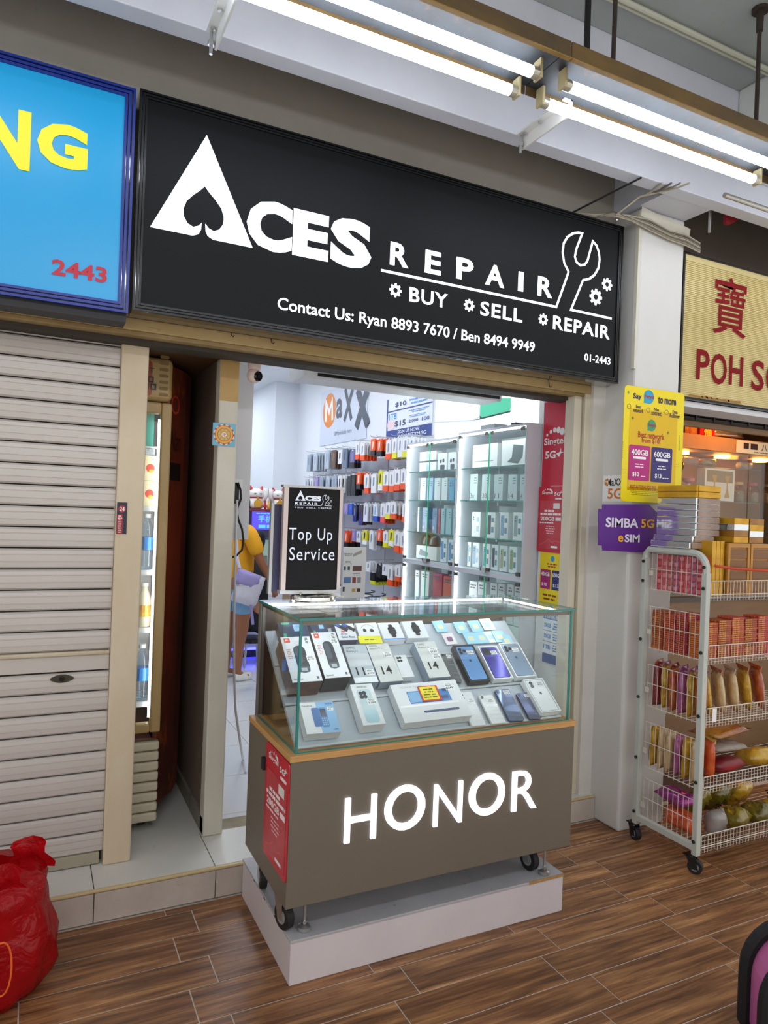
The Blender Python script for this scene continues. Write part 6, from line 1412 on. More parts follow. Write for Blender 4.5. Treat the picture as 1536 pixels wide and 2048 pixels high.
for i in range(3):
    put('gold_slab', cube_mesh('gold_slab', .026, .20, .262, GOLD), (2.925-.0+.029*i, 2.42, TB[0]+.001), 'upright gold paper slab beside the red incense boxes', 'packet', 'gold slabs on the top tier')
for i in range(2):
    x0 = 3.005+i*.165
    t = thing('gold_carton', 'amber film-wrapped gold carton with slatted panels, %s the gold slabs' % ('beside' if i == 0 else 'one further from'), 'carton', (x0+.078, 2.39, TB[0]+.001))
    ob('carton', MB().box(x0, 2.31, TB[0]+.001, x0+.158, 2.47, TB[0]+.255), BRWN, t, bev=.003)
    ob('frame', MB().box(x0, 2.304, TB[0]+.001, x0+.016, 2.31, TB[0]+.255).box(x0+.142, 2.304, TB[0]+.001, x0+.158, 2.31, TB[0]+.255).box(x0+.016, 2.304, TB[0]+.235, x0+.142, 2.31, TB[0]+.255), mat('amber_edge', '#b8812c', .3), t)
    for j in range(4): ob('panel', MB().box(x0+.02, 2.3055, TB[0]+.02+.054*j, x0+.138, 2.31, TB[0]+.062+.054*j), mat('dark_amber', '#7d4f1a', .3), t, bev=.002)
for i in range(2):
    ob('red_carton', MB().box(3.345+i*.12, 2.31, TB[0]+.001, 3.455+i*.12, 2.45, TB[0]+.25), mat('glossy_red_carton', '#b3202a', .3, noise=(14, '#d8c04a', .5)), None, label='glossy red patterned carton at the far end of the top tier', cat='box', group='glossy red cartons')
SY0, SY1 = 2.385, 2.625
for j in range(10):
    z = 1.5235+.0310*j; c = GOLD if j >= 8 else SILV; off = .018*max(0, 2-j)
    t = thing('foil_packet', ('gold' if j >= 8 else 'silver') + ' foil joss paper bundle, layer %s of the tall stack on the rack' % ('one', 'two', 'three', 'four', 'five', 'six', 'seven', 'eight', 'nine', 'ten')[j], 'packet', (2.95, 2.5, z))
    ob('bundle', MB().box(2.868-off, SY0-.0, z, 3.035-off*2, SY1, z+.0305), c, t, bev=.003)
    ob('film_end', MB().box(2.868-off+.012, SY0-.0045, z+.002, 3.033-off*2, SY0-.0005, z+.0285), PINKF if j < 8 else GOLD, t, bev=.0015)
for col, (x, y, nn) in enumerate(((3.12, 2.40, 4), (3.235, 2.40, 4))):
    for j in range(nn):
        z = TB[0]+.257+.0305*j
        put('foil_packet', cube_mesh('foil_packet', .105, .15, .0295, (GOLD, BRWN, SILV)[(j+col) % 3]), (x, y, z+.0005), '%s small foil bundle on the gold cartons, layer %s' % (('gold', 'amber', 'silver')[(j+col) % 3] + (' inner' if col == 0 else ' outer'), ('one', 'two', 'three', 'four')[j]), 'packet', 'small foil bundles on the gold cartons')
# tier 2: columns of red joss paper packets
JP = [mat('joss_red_%d' % i, c, .45, noise=(45, d, .9)) for i, (c, d) in enumerate((('#9c1f22', '#d98a2a'), ('#a8242a', '#c8503a'), ('#8f1a2a', '#b03050'), ('#b0541f', '#7a2430')))]
JPR = {}
def jprint(sx, sy):
    if (sx, sy) not in JPR:
        L = []
        me = bpy.data.meshes.new('print'); q = MB()
        for k in range(4): q.rect(Fr((0, -sy/2-.0004, 0), (1, 0, 0), (0, 0, 1)), -sx*.42+sx*.13*k, .002, -sx*.42+sx*.13*k+sx*.09, .0072)
        me.from_pydata([tuple(v) for v in q.v], [], q.f); me.materials.append(flat('#d89a2e', .4)); L.append(('print', me))
        me = bpy.data.meshes.new('print'); q = MB()
        for k in range(4): q.rect(Fr((-sx/2-.0004, 0, 0), (0, -1, 0), (0, 0, 1)), -sy*.42+sy*.2*k, .002, -sy*.42+sy*.2*k+sy*.13, .0072)
        me.from_pydata([tuple(v) for v in q.v], [], q.f); me.materials.append(flat('#cf7a30', .4)); L.append(('print', me))
        JPR[(sx, sy)] = L
    return JPR[(sx, sy)]
def column(x, y, sx, sy, n, m, where):
    for j in range(n):
        o = put('joss_packet', cube_mesh('joss_packet', sx, sy, .0092, (m, JP[(JP.index(m)+1) % 4])[(j*7+int(x*100)) % 5 == 0]), (x+random.uniform(-.0015, .0015), y+random.uniform(-.0015, .0015), TB[1]+.001+.0103*j), 'flat red and gold joss paper packet in the %s column' % where, 'packet', 'joss paper packets on the second tier')
        for nm_, me_ in jprint(sx, sy): c_ = bpy.data.objects.new(nm_, me_); COL.objects.link(c_); c_.parent = o
ordn = ('first', 'second', 'third', 'fourth', 'fifth', 'sixth')
for i in range(5): column(2.905+.095*i, 2.345, .088, .085, 19-2*(i == 0)-(i % 2), JP[(0, 3, 0, 3, 1)[i]], ordn[i]+' front')
for i in range(3): column(2.905, 2.437+.0745*i, .088, .070, (20, 18, 19)[i], JP[(2, 1, 3)[i]], ordn[i]+' rack-end')
# soft packets
def pillow(name, label, ctr, size, rot, m, seed, cat='packet', group=None, crumple=.12, parent=None, seal=None, n=7):
    rnd = random.Random(seed); mb = MB(); M = Matrix.Rotation(rot[2], 3, 'Z') @ Matrix.Rotation(rot[1], 3, 'Y') @ Matrix.Rotation(rot[0], 3, 'X')
    sx, sy, sz = size; idx = {}; c = V3(ctr)
    for s in (-1, 1):
        for i in range(n+1):
            for j in range(n+1):
                u, v = 2*i/n-1, 2*j/n-1; edge = i in (0, n) or j in (0, n)
                if edge and s == 1: idx[(s, i, j)] = idx[(-1, i, j)]; continue
                w_ = (1-abs(u)**2.6)*(1-abs(v)**2.6); w_ = max(w_, 0)**.42
                q = V3((u*sx/2*(1+crumple*.15*rnd.uniform(-1, 1)), v*sz/2*(1+crumple*.15*rnd.uniform(-1, 1)), 0))
                d = s*sy/2*w_*(1+crumple*rnd.uniform(-1, 1)) if not edge else sy*.04*rnd.uniform(-1, 1)
                idx[(s, i, j)] = len(mb.v); mb.v.append(c + M @ V3((q.x, d, q.y)))
    for s in (-1, 1):
        for i in range(n):
            for j in range(n):
                a = [idx[(s, i, j)], idx[(s, i+1, j)], idx[(s, i+1, j+1)], idx[(s, i, j+1)]]
                mb.f.append(tuple(a) if s == -1 else tuple(reversed(a)))
    o = ob(name, mb, m, parent, label=label, cat=cat if parent is None else None, group=group, smooth=True)
    if seal:
        hz = sz/2; top = MB().hexa([c+M @ V3((-sx/2, -.003, hz*.92)), c+M @ V3((sx/2, -.003, hz*.92)), c+M @ V3((sx/2, .003, hz*.92)), c+M @ V3((-sx/2, .003, hz*.92)), c+M @ V3((-sx/2*.9, -.012, hz*1.12)), c+M @ V3((sx/2*.9, .008, hz*1.15)), c+M @ V3((sx/2*.9, .012, hz*1.15)), c+M @ V3((-sx/2*.9, -.008, hz*1.12))])
        ob('seal', top, seal, o)
    return o
SOFT = lambda nm, c, d, sc=9: mat('soft_'+nm, c, .16, noise=(sc, d, .9), spec=.8, bump=(16, .9))
REDP, CREAM, MAR, YEL2, OLV, PNK, ORG = SOFT('red', '#a3262a', '#c88a3a'), SOFT('cream', '#d8c398', '#a8752a', 7), SOFT('maroon', '#6f1f2a', '#a3404a'), SOFT('yellow', '#cfa62a', '#8a5a1c'), SOFT('olive', '#8d7a1e', '#4a4414', 14), SOFT('pink', '#b0609a', '#8a2f6a'), SOFT('orange', '#d8652a', '#b8301f', 20)
z3 = TB[2]
for i in range(6):
    y = 2.345+.052*i
    pillow('joss_stick_packet', 'upright %s packet at the rack end of the middle tier' % ('red', 'yellow edged', 'pink edged', 'dark red', 'golden', 'wine red')[i], (2.905, y, z3+.116), (.075, .040, .22), (0, .04*(i % 3-1), .06), (REDP, YEL2, PNK, REDP, YEL2, MAR)[i], i, seal=(REDP, PNK, PNK, MAR, PNK, REDP)[i])
for i in range(5):
    x = 2.995+.098*i
    pillow('paper_packet', '%s paper packet standing on the front of the middle tier' % ('orange and gold', 'cream with maroon border', 'cream and gold', 'golden brown', 'red bordered')[i], (x, 2.40, z3+.112), (.15, .045, .205), (-.12, 0, .95), (YEL2, CREAM, CREAM, YEL2, REDP)[i], 20+i, crumple=.08, seal=(MAR, REDP, film('clear_top', '#e8dcd8', .4), REDP, ORG)[i])
z4 = TB[3]
for i in range(6):
    y = 2.36+.05*i
    pillow('folded_bag', 'folded %s paper bag at the rack end of the fourth tier' % ('cream', 'straw', 'beige and purple', 'cream striped', 'tan', 'straw yellow')[i], (2.905, y, z4+.108), (.075, .038, .2), (0, .05, .06), (CREAM, YEL2, PNK, CREAM, CREAM, YEL2)[i], 40+i, crumple=.2)
pillow('folded_bag', 'yellow-topped orange bag standing beside the post on the fourth tier', (2.985, 2.36, z4+.11), (.10, .04, .19), (0, 0, 1.3), ORG, 50, seal=YEL2)
pillow('folded_bag', 'red bag with dark stripes lying on the fourth tier front', (3.145, 2.40, z4+.052), (.22, .075, .13), (1.35, 0, .05), mat('red_dark_stripe', '#a81e2a', .4, noise=(5, '#241418', 1.0), stretch=(1, 1, 6)), 51)
pillow('folded_bag', 'flat clear bag on top of the red striped one', (3.16, 2.44, z4+.135), (.26, .045, .2), (1.5, .03, 0), film('hazy_clear', '#cfc4b8', .5), 52)
pillow('folded_bag', 'gold and red flat bag at the top of the fourth tier heap', (3.18, 2.45, z4+.205), (.28, .055, .18), (1.5, -.05, .1), SOFT('goldred', '#b8832a', '#8a2420', 6), 53)
pillow('folded_bag', 'pale gold bag tied with red ribbon on the fourth tier', (3.40, 2.40, z4+.062), (.2, .09, .15), (1.35, 0, -.05), YEL2, 54)
z5 = TB[4]
pillow('plastic_bag', 'clear bag of red and gold sweets at the rack end of the lowest tier', (2.945, 2.46, z5+.060), (.20, .10, .10), (.15, 0, 1.5), SOFT('sweets', '#d86a24', '#c81f2a', 34), 60, crumple=.35, n=10)
pillow('plastic_bag', 'shiny purple wrapped packet on the sweets bag', (2.945, 2.50, z5+.160), (.20, .07, .11), (1.4, 0, 1.5), mat('shiny_purple', '#8a2a7a', .12, metal=.4, noise=(8, '#c05aa8', .7)), 61, crumple=.2)
pillow('plastic_bag', 'grey clear bag with an orange label behind the corner post', (3.07, 2.37, z5+.066), (.12, .09, .115), (.1, 0, .2), mat('grey_plastic_bag', '#9a9490', .15, noise=(7, '#6f6a68', .8)), 62, crumple=.2)
for i in range(3):
    pillow('plastic_bag', '%s bag of gold flowers in the back row of the lowest tier' % ('speckled', 'dull', 'bright')[i], (3.13+.165*i, 2.55, z5+.085), (.16, .085, .17), (.75, .0, .2), (OLV, SOFT('darkolive', '#4a4612', '#8d7a1e', 12), YEL2)[i], 75+i, crumple=.4, n=10)
for i in range(4):
    pillow('plastic_bag', '%s bag of yellow flowers on the lowest tier' % ('olive', 'dark olive', 'mustard', 'green gold')[i], (3.215+.168*i, 2.38, z5+.058), (.15, .085, .14), (1.3, .0, .25), (OLV, SOFT('darkolive', '#4a4612', '#8d7a1e', 12), YEL2, OLV)[i], 65+i, crumple=.4, n=10)

# ================================================================== NEXT SHOP
M_BRN = mat('brown_wood', '#8a6a48', .5, noise=(3, '#73553a', .7), stretch=(1, 1, 5))
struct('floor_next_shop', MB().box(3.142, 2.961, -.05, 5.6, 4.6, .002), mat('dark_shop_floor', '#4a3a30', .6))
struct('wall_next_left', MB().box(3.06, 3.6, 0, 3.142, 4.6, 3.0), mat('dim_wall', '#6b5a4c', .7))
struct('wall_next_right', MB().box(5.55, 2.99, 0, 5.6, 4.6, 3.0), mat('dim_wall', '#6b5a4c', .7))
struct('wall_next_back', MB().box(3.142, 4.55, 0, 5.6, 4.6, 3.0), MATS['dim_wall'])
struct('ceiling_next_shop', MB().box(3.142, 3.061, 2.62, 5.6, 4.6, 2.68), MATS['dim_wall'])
struct('trim_13', MB().box(3.142, 2.80, 2.30, 5.6, 2.985, 2.332), M_WHITE)
sg = thing('shutter_track', 'black folding shutter rail under the cream signboard', 'shutter', (4.2, 3.0, 2.22))
for z in (2.315, 2.296, 2.277): ob('rail', MB().box(3.145, 2.995, z, 5.5, 3.06, z+.012), mat('dark_iron', '#1c1815', .5), sg)
for i in range(14): ob('rod', MB().box(3.24+.16*i, 2.988, 2.27, 3.25+.16*i, 2.9945, 2.33), MATS['dark_iron'], sg)
ob('pelmet', MB().box(3.145, 3.062, 2.245, 5.5, 3.10, 2.33), mat('brown_pelmet', '#9a7a58', .5), sg)
YG = 3.46
ct = thing('glass_showcase', 'warm lit glass showcase cabinet in the neighbouring shop', 'showcase', (4.4, 3.65, 0))
ob('base', MB().box(3.50, YG, .003, 5.5, 3.95, 1.10), M_BRN, ct); ob('worktop', MB().box(3.48, YG-.02, 1.10, 5.5, 3.95, 1.13), mat('dark_counter_top', '#3a2c22', .3), ct)
ob('back_panel', MB().box(3.50, 3.93, 1.13, 5.5, 3.95, 2.17), mat('honey_wood', '#a8763a', .5, noise=(3, '#8d5f2c', .6)), ct)
ob('top_board', MB().box(3.50, YG, 2.17, 5.5, 3.95, 2.27), mat('pale_wood', '#c09a6c', .5, noise=(3, '#ab8558', .6)), ct)
for x in (3.51, 4.70, 5.3): ob('glass_pane', MB().box(x, YG, 1.13, x+.008, YG+.46, 2.17), M_GLASS, ct)
ob('glass_door', MB().box(3.52, YG+.001, 1.135, 4.695, YG+.006, 2.165), M_GLASS, ct); ob('glass_door', MB().box(4.71, YG+.001, 1.135, 5.29, YG+.006, 2.165), M_GLASS, ct)
ob('shelf', MB().box(3.52, YG+.02, 1.805, 5.4, 3.92, 1.815), M_GSH, ct); ob('shelf', MB().box(3.52, YG+.02, 2.055, 5.4, 3.92, 2.062), M_GSH, ct)
ob('shelf', MB().box(3.52, YG+.02, 1.50, 5.4, 3.92, 1.51), M_GSH, ct)
M_WARM = mat('warm_lamp', '#ff9c34', .5, emit=WARM_E)
for i, x in enumerate((3.75, 4.22, 4.66, 5.1)):
    ob('lamp', MB().cyl((x, 3.66, 2.147), (x, 3.66, 2.169), .055, seg=18), M_WARM, ct)
lt = thing('ceiling_lamp', 'amber ceiling lamp in the neighbouring shop', 'light', (4.3, 3.3, 2.62)); ob('diffuser', MB().cyl((4.3, 3.28, 2.59), (4.3, 3.28, 2.615), .16, seg=24), M_WARM, lt); ob('rim', MB().cyl((4.3, 3.28, 2.616), (4.3, 3.28, 2.622), .17, seg=24), MATS['dark_iron'], lt)
F7 = FY(YG+.05)
a = ony(1408, 1003, YG+.05); c = ony(1470, 941, YG+.05)
c.z = min(c.z, 2.045); t = thing('gift_carton', 'white-framed gift carton with gold candlesticks pictured', 'carton', ((a.x+c.x)/2, YG+.1, 1.816))
ob('carton', MB().box(a.x, YG+.05, 1.8165, c.x, YG+.12, min(c.z+.006, 2.05)), mat('carton_white_frame', '#d8d2c8', .4), t)
ob('print', MB().rect(F7, a.x+.02, 1.835, c.x-.02, c.z-.01, .001), flat('#8d7448'), t); ob('print', MB().rect(F7, a.x+.02, 1.835, c.x-.02, 1.835+(c.z-1.86)*.62, .0015), flat('#cfc8bc'), t)
for x in (a.x+.10, c.x-.08): 
    w_ = .03; ob('print', MB().poly(F7, [(x-w_, 1.84), (x+w_, 1.84), (x+.008, 1.90), (x+.006, 1.94), (x+w_, 2.0), (x-w_, 2.0), (x-.006, 1.94), (x-.008, 1.90)], .002), flat('#b08a2e'), t)
ob('print', MB().rect(F7, a.x+.09, 1.835, a.x+.17, 1.885, .003), flat('#cfc420'), t)
for i, (x, c_, l) in enumerate(((4.43, '#c9a24a', 'glass jar with golden lid on the showcase shelf'), (4.60, '#a33b2a', 'glass jar with red lid on the showcase shelf'), (4.78, '#7a6a58', 'dusty glass jar at the showcase end'))):
    x += .37; t = thing('jar', l, 'jar', (x, 3.62, 1.8155)); ob('body', MB().lathe([(.045, 0), (.05, .01), (.05, .10), (.035, .125), (.032, .135)], (x, 3.62, 1.8158), 16), glass('jar_glass', '#e8dcc8', 1), t, smooth=True); ob('contents', MB().lathe([(.04, .004), (.044, .012), (.044, .08), (.02, .09), (.001, .09)], (x, 3.62, 1.8158), 14), flat('#9a8a70', .6), t); ob('lid', MB().cyl((x, 3.62, 1.951-.0), (x, 3.62, 1.972-.0), .036, seg=16), flat(c_, .35), t)
for i in range(5):
    pillow('crinkled_packet', 'crinkled clear packet on the upper showcase shelf', ((3.9, 4.09, 4.27, 4.45, 4.86)[i], 3.62, 2.0635+.036), (.17, .07, .06), (.2, 0, 0), (film('hazy_clear', '#cfc4b8', .5), SOFT('warmfoil', '#c8a878', '#8a6a40'))[i % 2], 80+i, group='crinkled packets on the upper shelf')
a = ony(1387, 905, 3.30)
# goods hung and heaped above the showcase
t = thing('fortune_box', 'red box with golden fortune character above the showcase', 'box', (4.02, 3.5, 2.2728)); a = ony(1400, 882, YG); c = ony(1431, 852, YG)
ob('carton', MB().box(a.x, YG+.002, 2.2728, c.x, YG+.14, c.z), mat('fortune_red', '#c01820', .35), t)
F8 = FY(YG+.002); ob('print', MB().stroke(F8, circ((a.x+c.x)/2, (2.2728+c.z)/2, .04, 22), .006, .001, closed=True), flat('#8d1018'), t); txt(t, F8, '福', ((a.x+c.x)/2-.04, (2.2728+c.z)/2-.042, (a.x+c.x)/2+.04, (2.2728+c.z)/2+.042), flat('#e8c23a', .35), .02, .002)
for i in range(2): ob('fortune_packet', MB().box(a.x-.13, YG+.02, 2.2728+.075*i, a.x-.005, YG+.13, 2.2728+.07+.075*i), mat('dark_red_gold', '#7a1418', .4, noise=(20, '#c89a3a', .9)), None, label='dark red and gold packet stacked beside the fortune box, %s' % ('lower' if i == 0 else 'upper'), cat='packet')
for i in range(3):
    x0 = c.x+.06+.02*i; pillow('foil_roll', 'silver foil wrapped roll, %s on the showcase top' % ('lowest', 'middle', 'topmost')[i], (x0+.17, YG+.08, 2.312+.075*i), (.36, .05, .05), (0, -.03, 0), mat('bright_foil', '#cfd0d4', .15, metal=.8, noise=(12, '#8a8a90', .7)), 90+i, crumple=.2)
t = thing('name_strip', 'cream strip with Chinese brush characters on the showcase front', 'sign', (4.75, YG-.01, 2.172)); FG = FY(YG-.006)
a = ony(1472, 905, YG-.006); ob('board', MB().fbox(FG, a.x, 2.172, a.x+.75, 2.262, 0, .005), mat('cream_strip', '#d9d2b0', .5, emit=.15), t); txt(t, FG, '八味', (a.x+.27, 2.198, a.x+.41, 2.252), flat('#3a2420'), .01, .006); bars(t, FG, (a.x+.06, 2.198, a.x+.24, 2.252), 1, flat('#3a2420'), .006, 1, .8); bars(t, FG, (a.x+.44, 2.198, a.x+.6, 2.252), 1, flat('#8a3a34'), .006, 1, .8); bars(t, FG, (a.x+.12, 2.178, a.x+.55, 2.192), 1, flat('#8a5a4a'), .006)
for i in range(3):
    pillow('hanging_bag', 'dark %s bag hanging behind the yellow poster' % ('brown', 'wine red', 'amber speckled')[i], (3.30+.02*i, 2.93, 2.13-.165*i), (.14, .09, .14), (0, .05, .3), (SOFT('darkbrown', '#3a2a26', '#5a4038'), SOFT('wine', '#4a1a22', '#7a3a3a'), SOFT('amber', '#6a4a34', '#c8904a', 16))[i], 95+i, cat='bag', crumple=.2)
ob('bag_hook', MB().tube([(3.30, 2.93, 2.19), (3.30, 2.93, 2.30)], .004, 6).tube([(3.25, 2.93, 2.30), (3.35, 2.93, 2.30)], .004, 6), M_STEEL, None, label='steel hanger above the dark bags', cat='hook')
t = thing('figurine', 'green based pink lotus figurine by the showcase side', 'figurine', (3.60, YG-.2, 1.13)); a = ony(1385, 985, YG+.06); 
ob('base', MB().cyl((a.x, YG+.10, 1.8165), (a.x, YG+.10, 1.86), .05, .045, 14), flat('#4fae78', .4), t); ob('stem', MB().cyl((a.x, YG+.10, 1.8605), (a.x, YG+.10, 1.93), .012, .014, 10), flat('#d8c0b8', .3), t); ob('flower', MB().lathe([(.01, .115), (.04, .13), (.045, .15), (.02, .155)], (a.x, YG+.10, 1.816), 12), flat('#d87a6a', .4), t)

# ================================================================== DRINKS FRIDGE IN THE ALCOVE
YFr = 3.388
def fz(py, px=300): return ony(px, py, YFr).z
fx0, fx1 = .02, ony(334, 1100, YFr).x
zt_, zh, zd, zg = fz(712), fz(803), fz(1466), fz(1478)
fr = thing('drinks_fridge', 'cream drinks fridge with glass door standing in the dark alcove', 'fridge', ((fx0+fx1)/2, 3.75, ZS))
M_FRC = mat('yellowed_fridge_plastic', '#c2a877', .4, noise=(4, '#a88748', .8), stretch=(1, 1, .4)); M_FRW = mat('fridge_grille_cream', '#d5ccb4', .45, noise=(5, '#bfb396', .6))
mside = mat('orange_brown_wrap', '#8a3418', .35, noise=(2.2, '#2a1a1a', 1.0), dirt=(3, '#c8641f', .58, .72), stretch=(1, 1, .5))
yb = 4.12
ob('body', MB().box(fx0, YFr+.09, .215, fx1-.004, yb, zt_-.03), mside, fr, bev=.03, seg=4)
ob('header', MB().box(fx0, YFr, zh+.006, fx1, YFr+.14, zt_), M_FRC, fr, bev=.028, seg=4)
FFr = FY(YFr)
ob('header_panel', MB().prism(FFr, rrect(fx0+.05, zh+.025, fx1-.095, zt_-.022, .018), 0, .004), mat('orange_panel', '#a5431c', .35), fr)
a = ony(303, 741, YFr); txt(fr, FFr, 'CT', (a.x-.035, a.z-.012, a.x+.012, a.z+.012), K1, .01, .006)
for i, (u, v) in enumerate(((0, .032), (-.022, 0), (.012, 0))): ob('print', MB().stroke(FFr, [(a.x-.012+u, a.z-.085+v), (a.x+.008+u, a.z-.085+v), (a.x+.008+u, a.z-.063+v), (a.x-.012+u, a.z-.063+v)], .006, .006, closed=True), K1, fr)
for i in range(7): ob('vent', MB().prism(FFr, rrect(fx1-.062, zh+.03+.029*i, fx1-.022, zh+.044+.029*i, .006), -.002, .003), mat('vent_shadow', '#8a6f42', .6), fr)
# door
dx0, dx1 = fx0+.055, ony(313, 1100, YFr).x
dr = ob('door', MB().box(fx0, YFr, zd, dx0, YFr+.045, zh).box(dx1, YFr, zd, fx1, YFr+.045, zh).box(dx0, YFr, zd, dx1, YFr+.045, fz(1447)).box(dx0, YFr, fz(826), dx1, YFr+.045, zh), M_FRC, fr, bev=.008)
ob('pane', MB().box(dx0, YFr+.015, fz(1447), dx1, YFr+.020, fz(826)), M_GLASS, dr)
ob('light_strip', MB().box(dx1-.006, YFr+.047, fz(1440), dx1-.001, YFr+.053, fz(835)), mat('fridge_light', '#f6fbff', .5, emit=14.0), fr)
M_LIN = mat('fridge_liner', '#e6ebee', .4)
ob('light_strip', MB().box(dx0+.004, YFr+.047, fz(1440), dx0+.014, YFr+.055, fz(835)), MATS['fridge_light'], fr)  # second strip, added out of sight at the left to brighten the inside
ob('liner', MB().box(dx0+.005, YFr+.34, fz(1447), dx1+.03, YFr+.345, fz(826)).box(dx1+.032, YFr+.095, fz(1447), dx1+.036, yb-.05, fz(826)), M_LIN, fr)
# cut the body open behind the pane: replace it by a shell
for o_ in [o for o in bpy.data.objects if o.name.startswith('body') and o.parent == fr]:
    bpy.data.objects.remove(o_)
FPl = Fr((0, 0, 0), (1, 0, 0), (0, 1, 0))
ob('side_panel', MB().prism(FPl, [(fx1-.03, YFr+.046), (fx1-.004, YFr+.046), (.655, 3.58), (.700, 3.69), (.716, 3.78), (.716, yb), (.69, yb)], .215, zt_-.02), mside, fr, bev=.006)
ob('body', MB().box(fx0, yb-.04, .215, fx1+.03, yb, zt_-.03).box(fx0, YFr+.046, .215, fx0+.03, yb-.04, zt_-.03).box(fx0+.03, YFr+.046, .215, fx1-.03, yb-.04, zg-.01).box(fx0+.03, YFr+.141, zh+.01, fx1-.03, yb-.04, zt_-.03), mside, fr, bev=.004)
sa, sb_ = V3((fx1-.004, YFr+.046, 0)), V3((.655, 3.58, 0)); FSd = Fr(sa, (sb_-sa), (0, 0, 1))
txt(fr, FSd, 'Nan', (.02, 1.90, .13, 2.0), flat('#1a0c0a'), .0, .001, shear=.2); bars(fr, FSd, (.02, 1.74, .14, 1.86), 1, flat('#1a0c0a'), .001, 1, .7)
ob('print', MB().stroke(FSd, circ(.06, 2.12, .04, 18), .01, .001, closed=True), flat('#c23a26'), fr)
gh = (zg-.01-.165)/8
for i in range(8):
    z0 = .165+gh*i; ob('grille_rib', MB().box(fx0, YFr-.006, z0+.003, fx1-.002, YFr+.044, z0+gh-.003), M_FRW, fr, bev=.010, seg=3)
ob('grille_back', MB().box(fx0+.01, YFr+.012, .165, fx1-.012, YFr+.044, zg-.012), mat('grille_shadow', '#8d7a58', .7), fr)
for x in (fx0+.06, fx1-.06):
    for y in (YFr+.08, yb-.08): ob('foot', MB().cyl((x, y, ZS), (x, y, .2155), .018, seg=12), M_RUBBER, fr)
# shelves and drinks
shz = [fz(y) for y in (1018, 1142, 1258, 1402)]   # front edge heights of the wire shelves
shz = [fz(1015), fz(1145), fz(1262), fz(1412)]
for z in shz:
    mb = MB()
    for k in range(9): mb.tube([(dx0+.01, YFr+.07+.03*k, z), (dx1+.02, YFr+.07+.03*k, z)], .0028, 5)
    mb.box(dx0+.01, YFr+.058, z-.018, dx1+.02, YFr+.062, z+.006)
    ob('wire_shelf', mb, M_LIN, fr, kind='stuff')
def drink(kind, x, y, z, label):
    t = thing(kind, label, 'bottle' if 'bottle' in kind else 'carton', (x, y, z))
    if kind == 'water_bottle':
        ob('bottle', MB().lathe([(.030, 0), (.036, .006), (.036, .05), (.033, .06), (.036, .07), (.036, .16), (.030, .20), (.013, .235), (.013, .25)], (x, y, z), 16), glass('pet_plastic', '#e9f4fb', 1.3), t, smooth=True)
        ob('label_band', MB().lathe([(.0368, .095), (.0368, .155)], (x, y, z), 16), flat('#2f7fd0', .35), t); ob('cap', MB().cyl((x, y, z+.246), (x, y, z+.265), .0155, seg=14), flat('#e8eef2', .4), t)
    elif kind == 'milk_bottle':
        ob('bottle', MB().lathe([(.028, 0), (.033, .006), (.033, .12), (.024, .155), (.014, .175), (.014, .19)], (x, y, z), 16), mat('soy_milk', '#e6dcbc', .3), t, smooth=True)
        ob('label_band', MB().lathe([(.0336, .05), (.0336, .105)], (x, y, z), 16), mat('milk_label', '#e8c832', .4, noise=(22, '#d8301f', 1.0)), t); ob('cap', MB().cyl((x, y, z+.1905), (x, y, z+.208), .0165, seg=14), flat('#f0ece4', .4), t)
    elif kind == 'drink_carton':
        ob('carton', MB().box(x-.033, y-.03, z, x+.033, y+.03, z+.12), mat('cream_drink_carton', '#e6d8b0', .4), t, bev=.002); F = FY(y-.03)
        ob('print', MB().poly(F, circ(x, z+.06, .02, 14), .0008), flat('#d83a1f'), t); ob('print', MB().poly(F, circ(x+.004, z+.045, .010, 10), .0014), flat('#e8b02a'), t)
    else:
        ob('can', MB().lathe([(.026, 0), (.030, .006), (.030, .10), (.025, .112)], (x, y, z), 16), mat('silver_white_can', '#d8dde0', .3, metal=.4, noise=(30, '#5a6a78', .6)), t, smooth=True)
        ob('lid', MB().cyl((x, y, z+.112), (x, y, z+.114), .025, seg=14), M_STEEL, t)
xs_ = [dx1-.03-.078*i for i in range(3)]
for i, x in enumerate(xs_):
    w_ = ('nearest the door edge', 'second from the door edge', 'third from the door edge')[i]
    drink('water_bottle', x, YFr+.11, shz[3]+.004, 'clear water bottle with blue label on the lowest fridge shelf, '+w_)
    drink('milk_bottle', x, YFr+.11, shz[2]+.004, 'cream soy milk bottle with red and yellow label, '+w_)
    drink('water_bottle', x, YFr+.11, shz[1]+.004 if False else shz[1]+.004, 'clear bottle with blue label on the middle fridge shelf, '+w_) if shz[0]-shz[1] > .28 else drink('drink_can', x, YFr+.11, shz[1]+.004, 'silver drink can on the middle fridge shelf, '+w_)
    drink('drink_carton', x, YFr+.11, shz[0]+.004, 'cream drink carton with red emblem on the upper fridge shelf, '+w_)
    drink('drink_carton', x, YFr+.11, shz[0]+.1250, 'cream drink carton stacked on another in the fridge, '+w_)

zt4 = shz[0]+.29
ob('wire_shelf', MB().box(dx0+.01, YFr+.058, zt4-.012, dx1+.02, YFr+.33, zt4-.004), M_LIN, fr)
ob('drink_case', MB().box(dx1-.12, YFr+.08, zt4-.003, dx1-.02, YFr+.16, zt4+.15), mat('teal_carton', '#1f8a78', .4), None, label='teal drink case on the topmost fridge shelf', cat='carton')
ob('foil_pack', MB().box(dx1-.13, YFr+.08, shz[0]+.2475, dx1-.01, YFr+.14, zt4-.0135), mat('speckled_foil', '#cfd3d6', .3, noise=(60, '#3a4048', .9)), None, label='speckled silver pack under the teal drink case', cat='packet') if zt4-.0135-shz[0]-.2475 > .01 else None

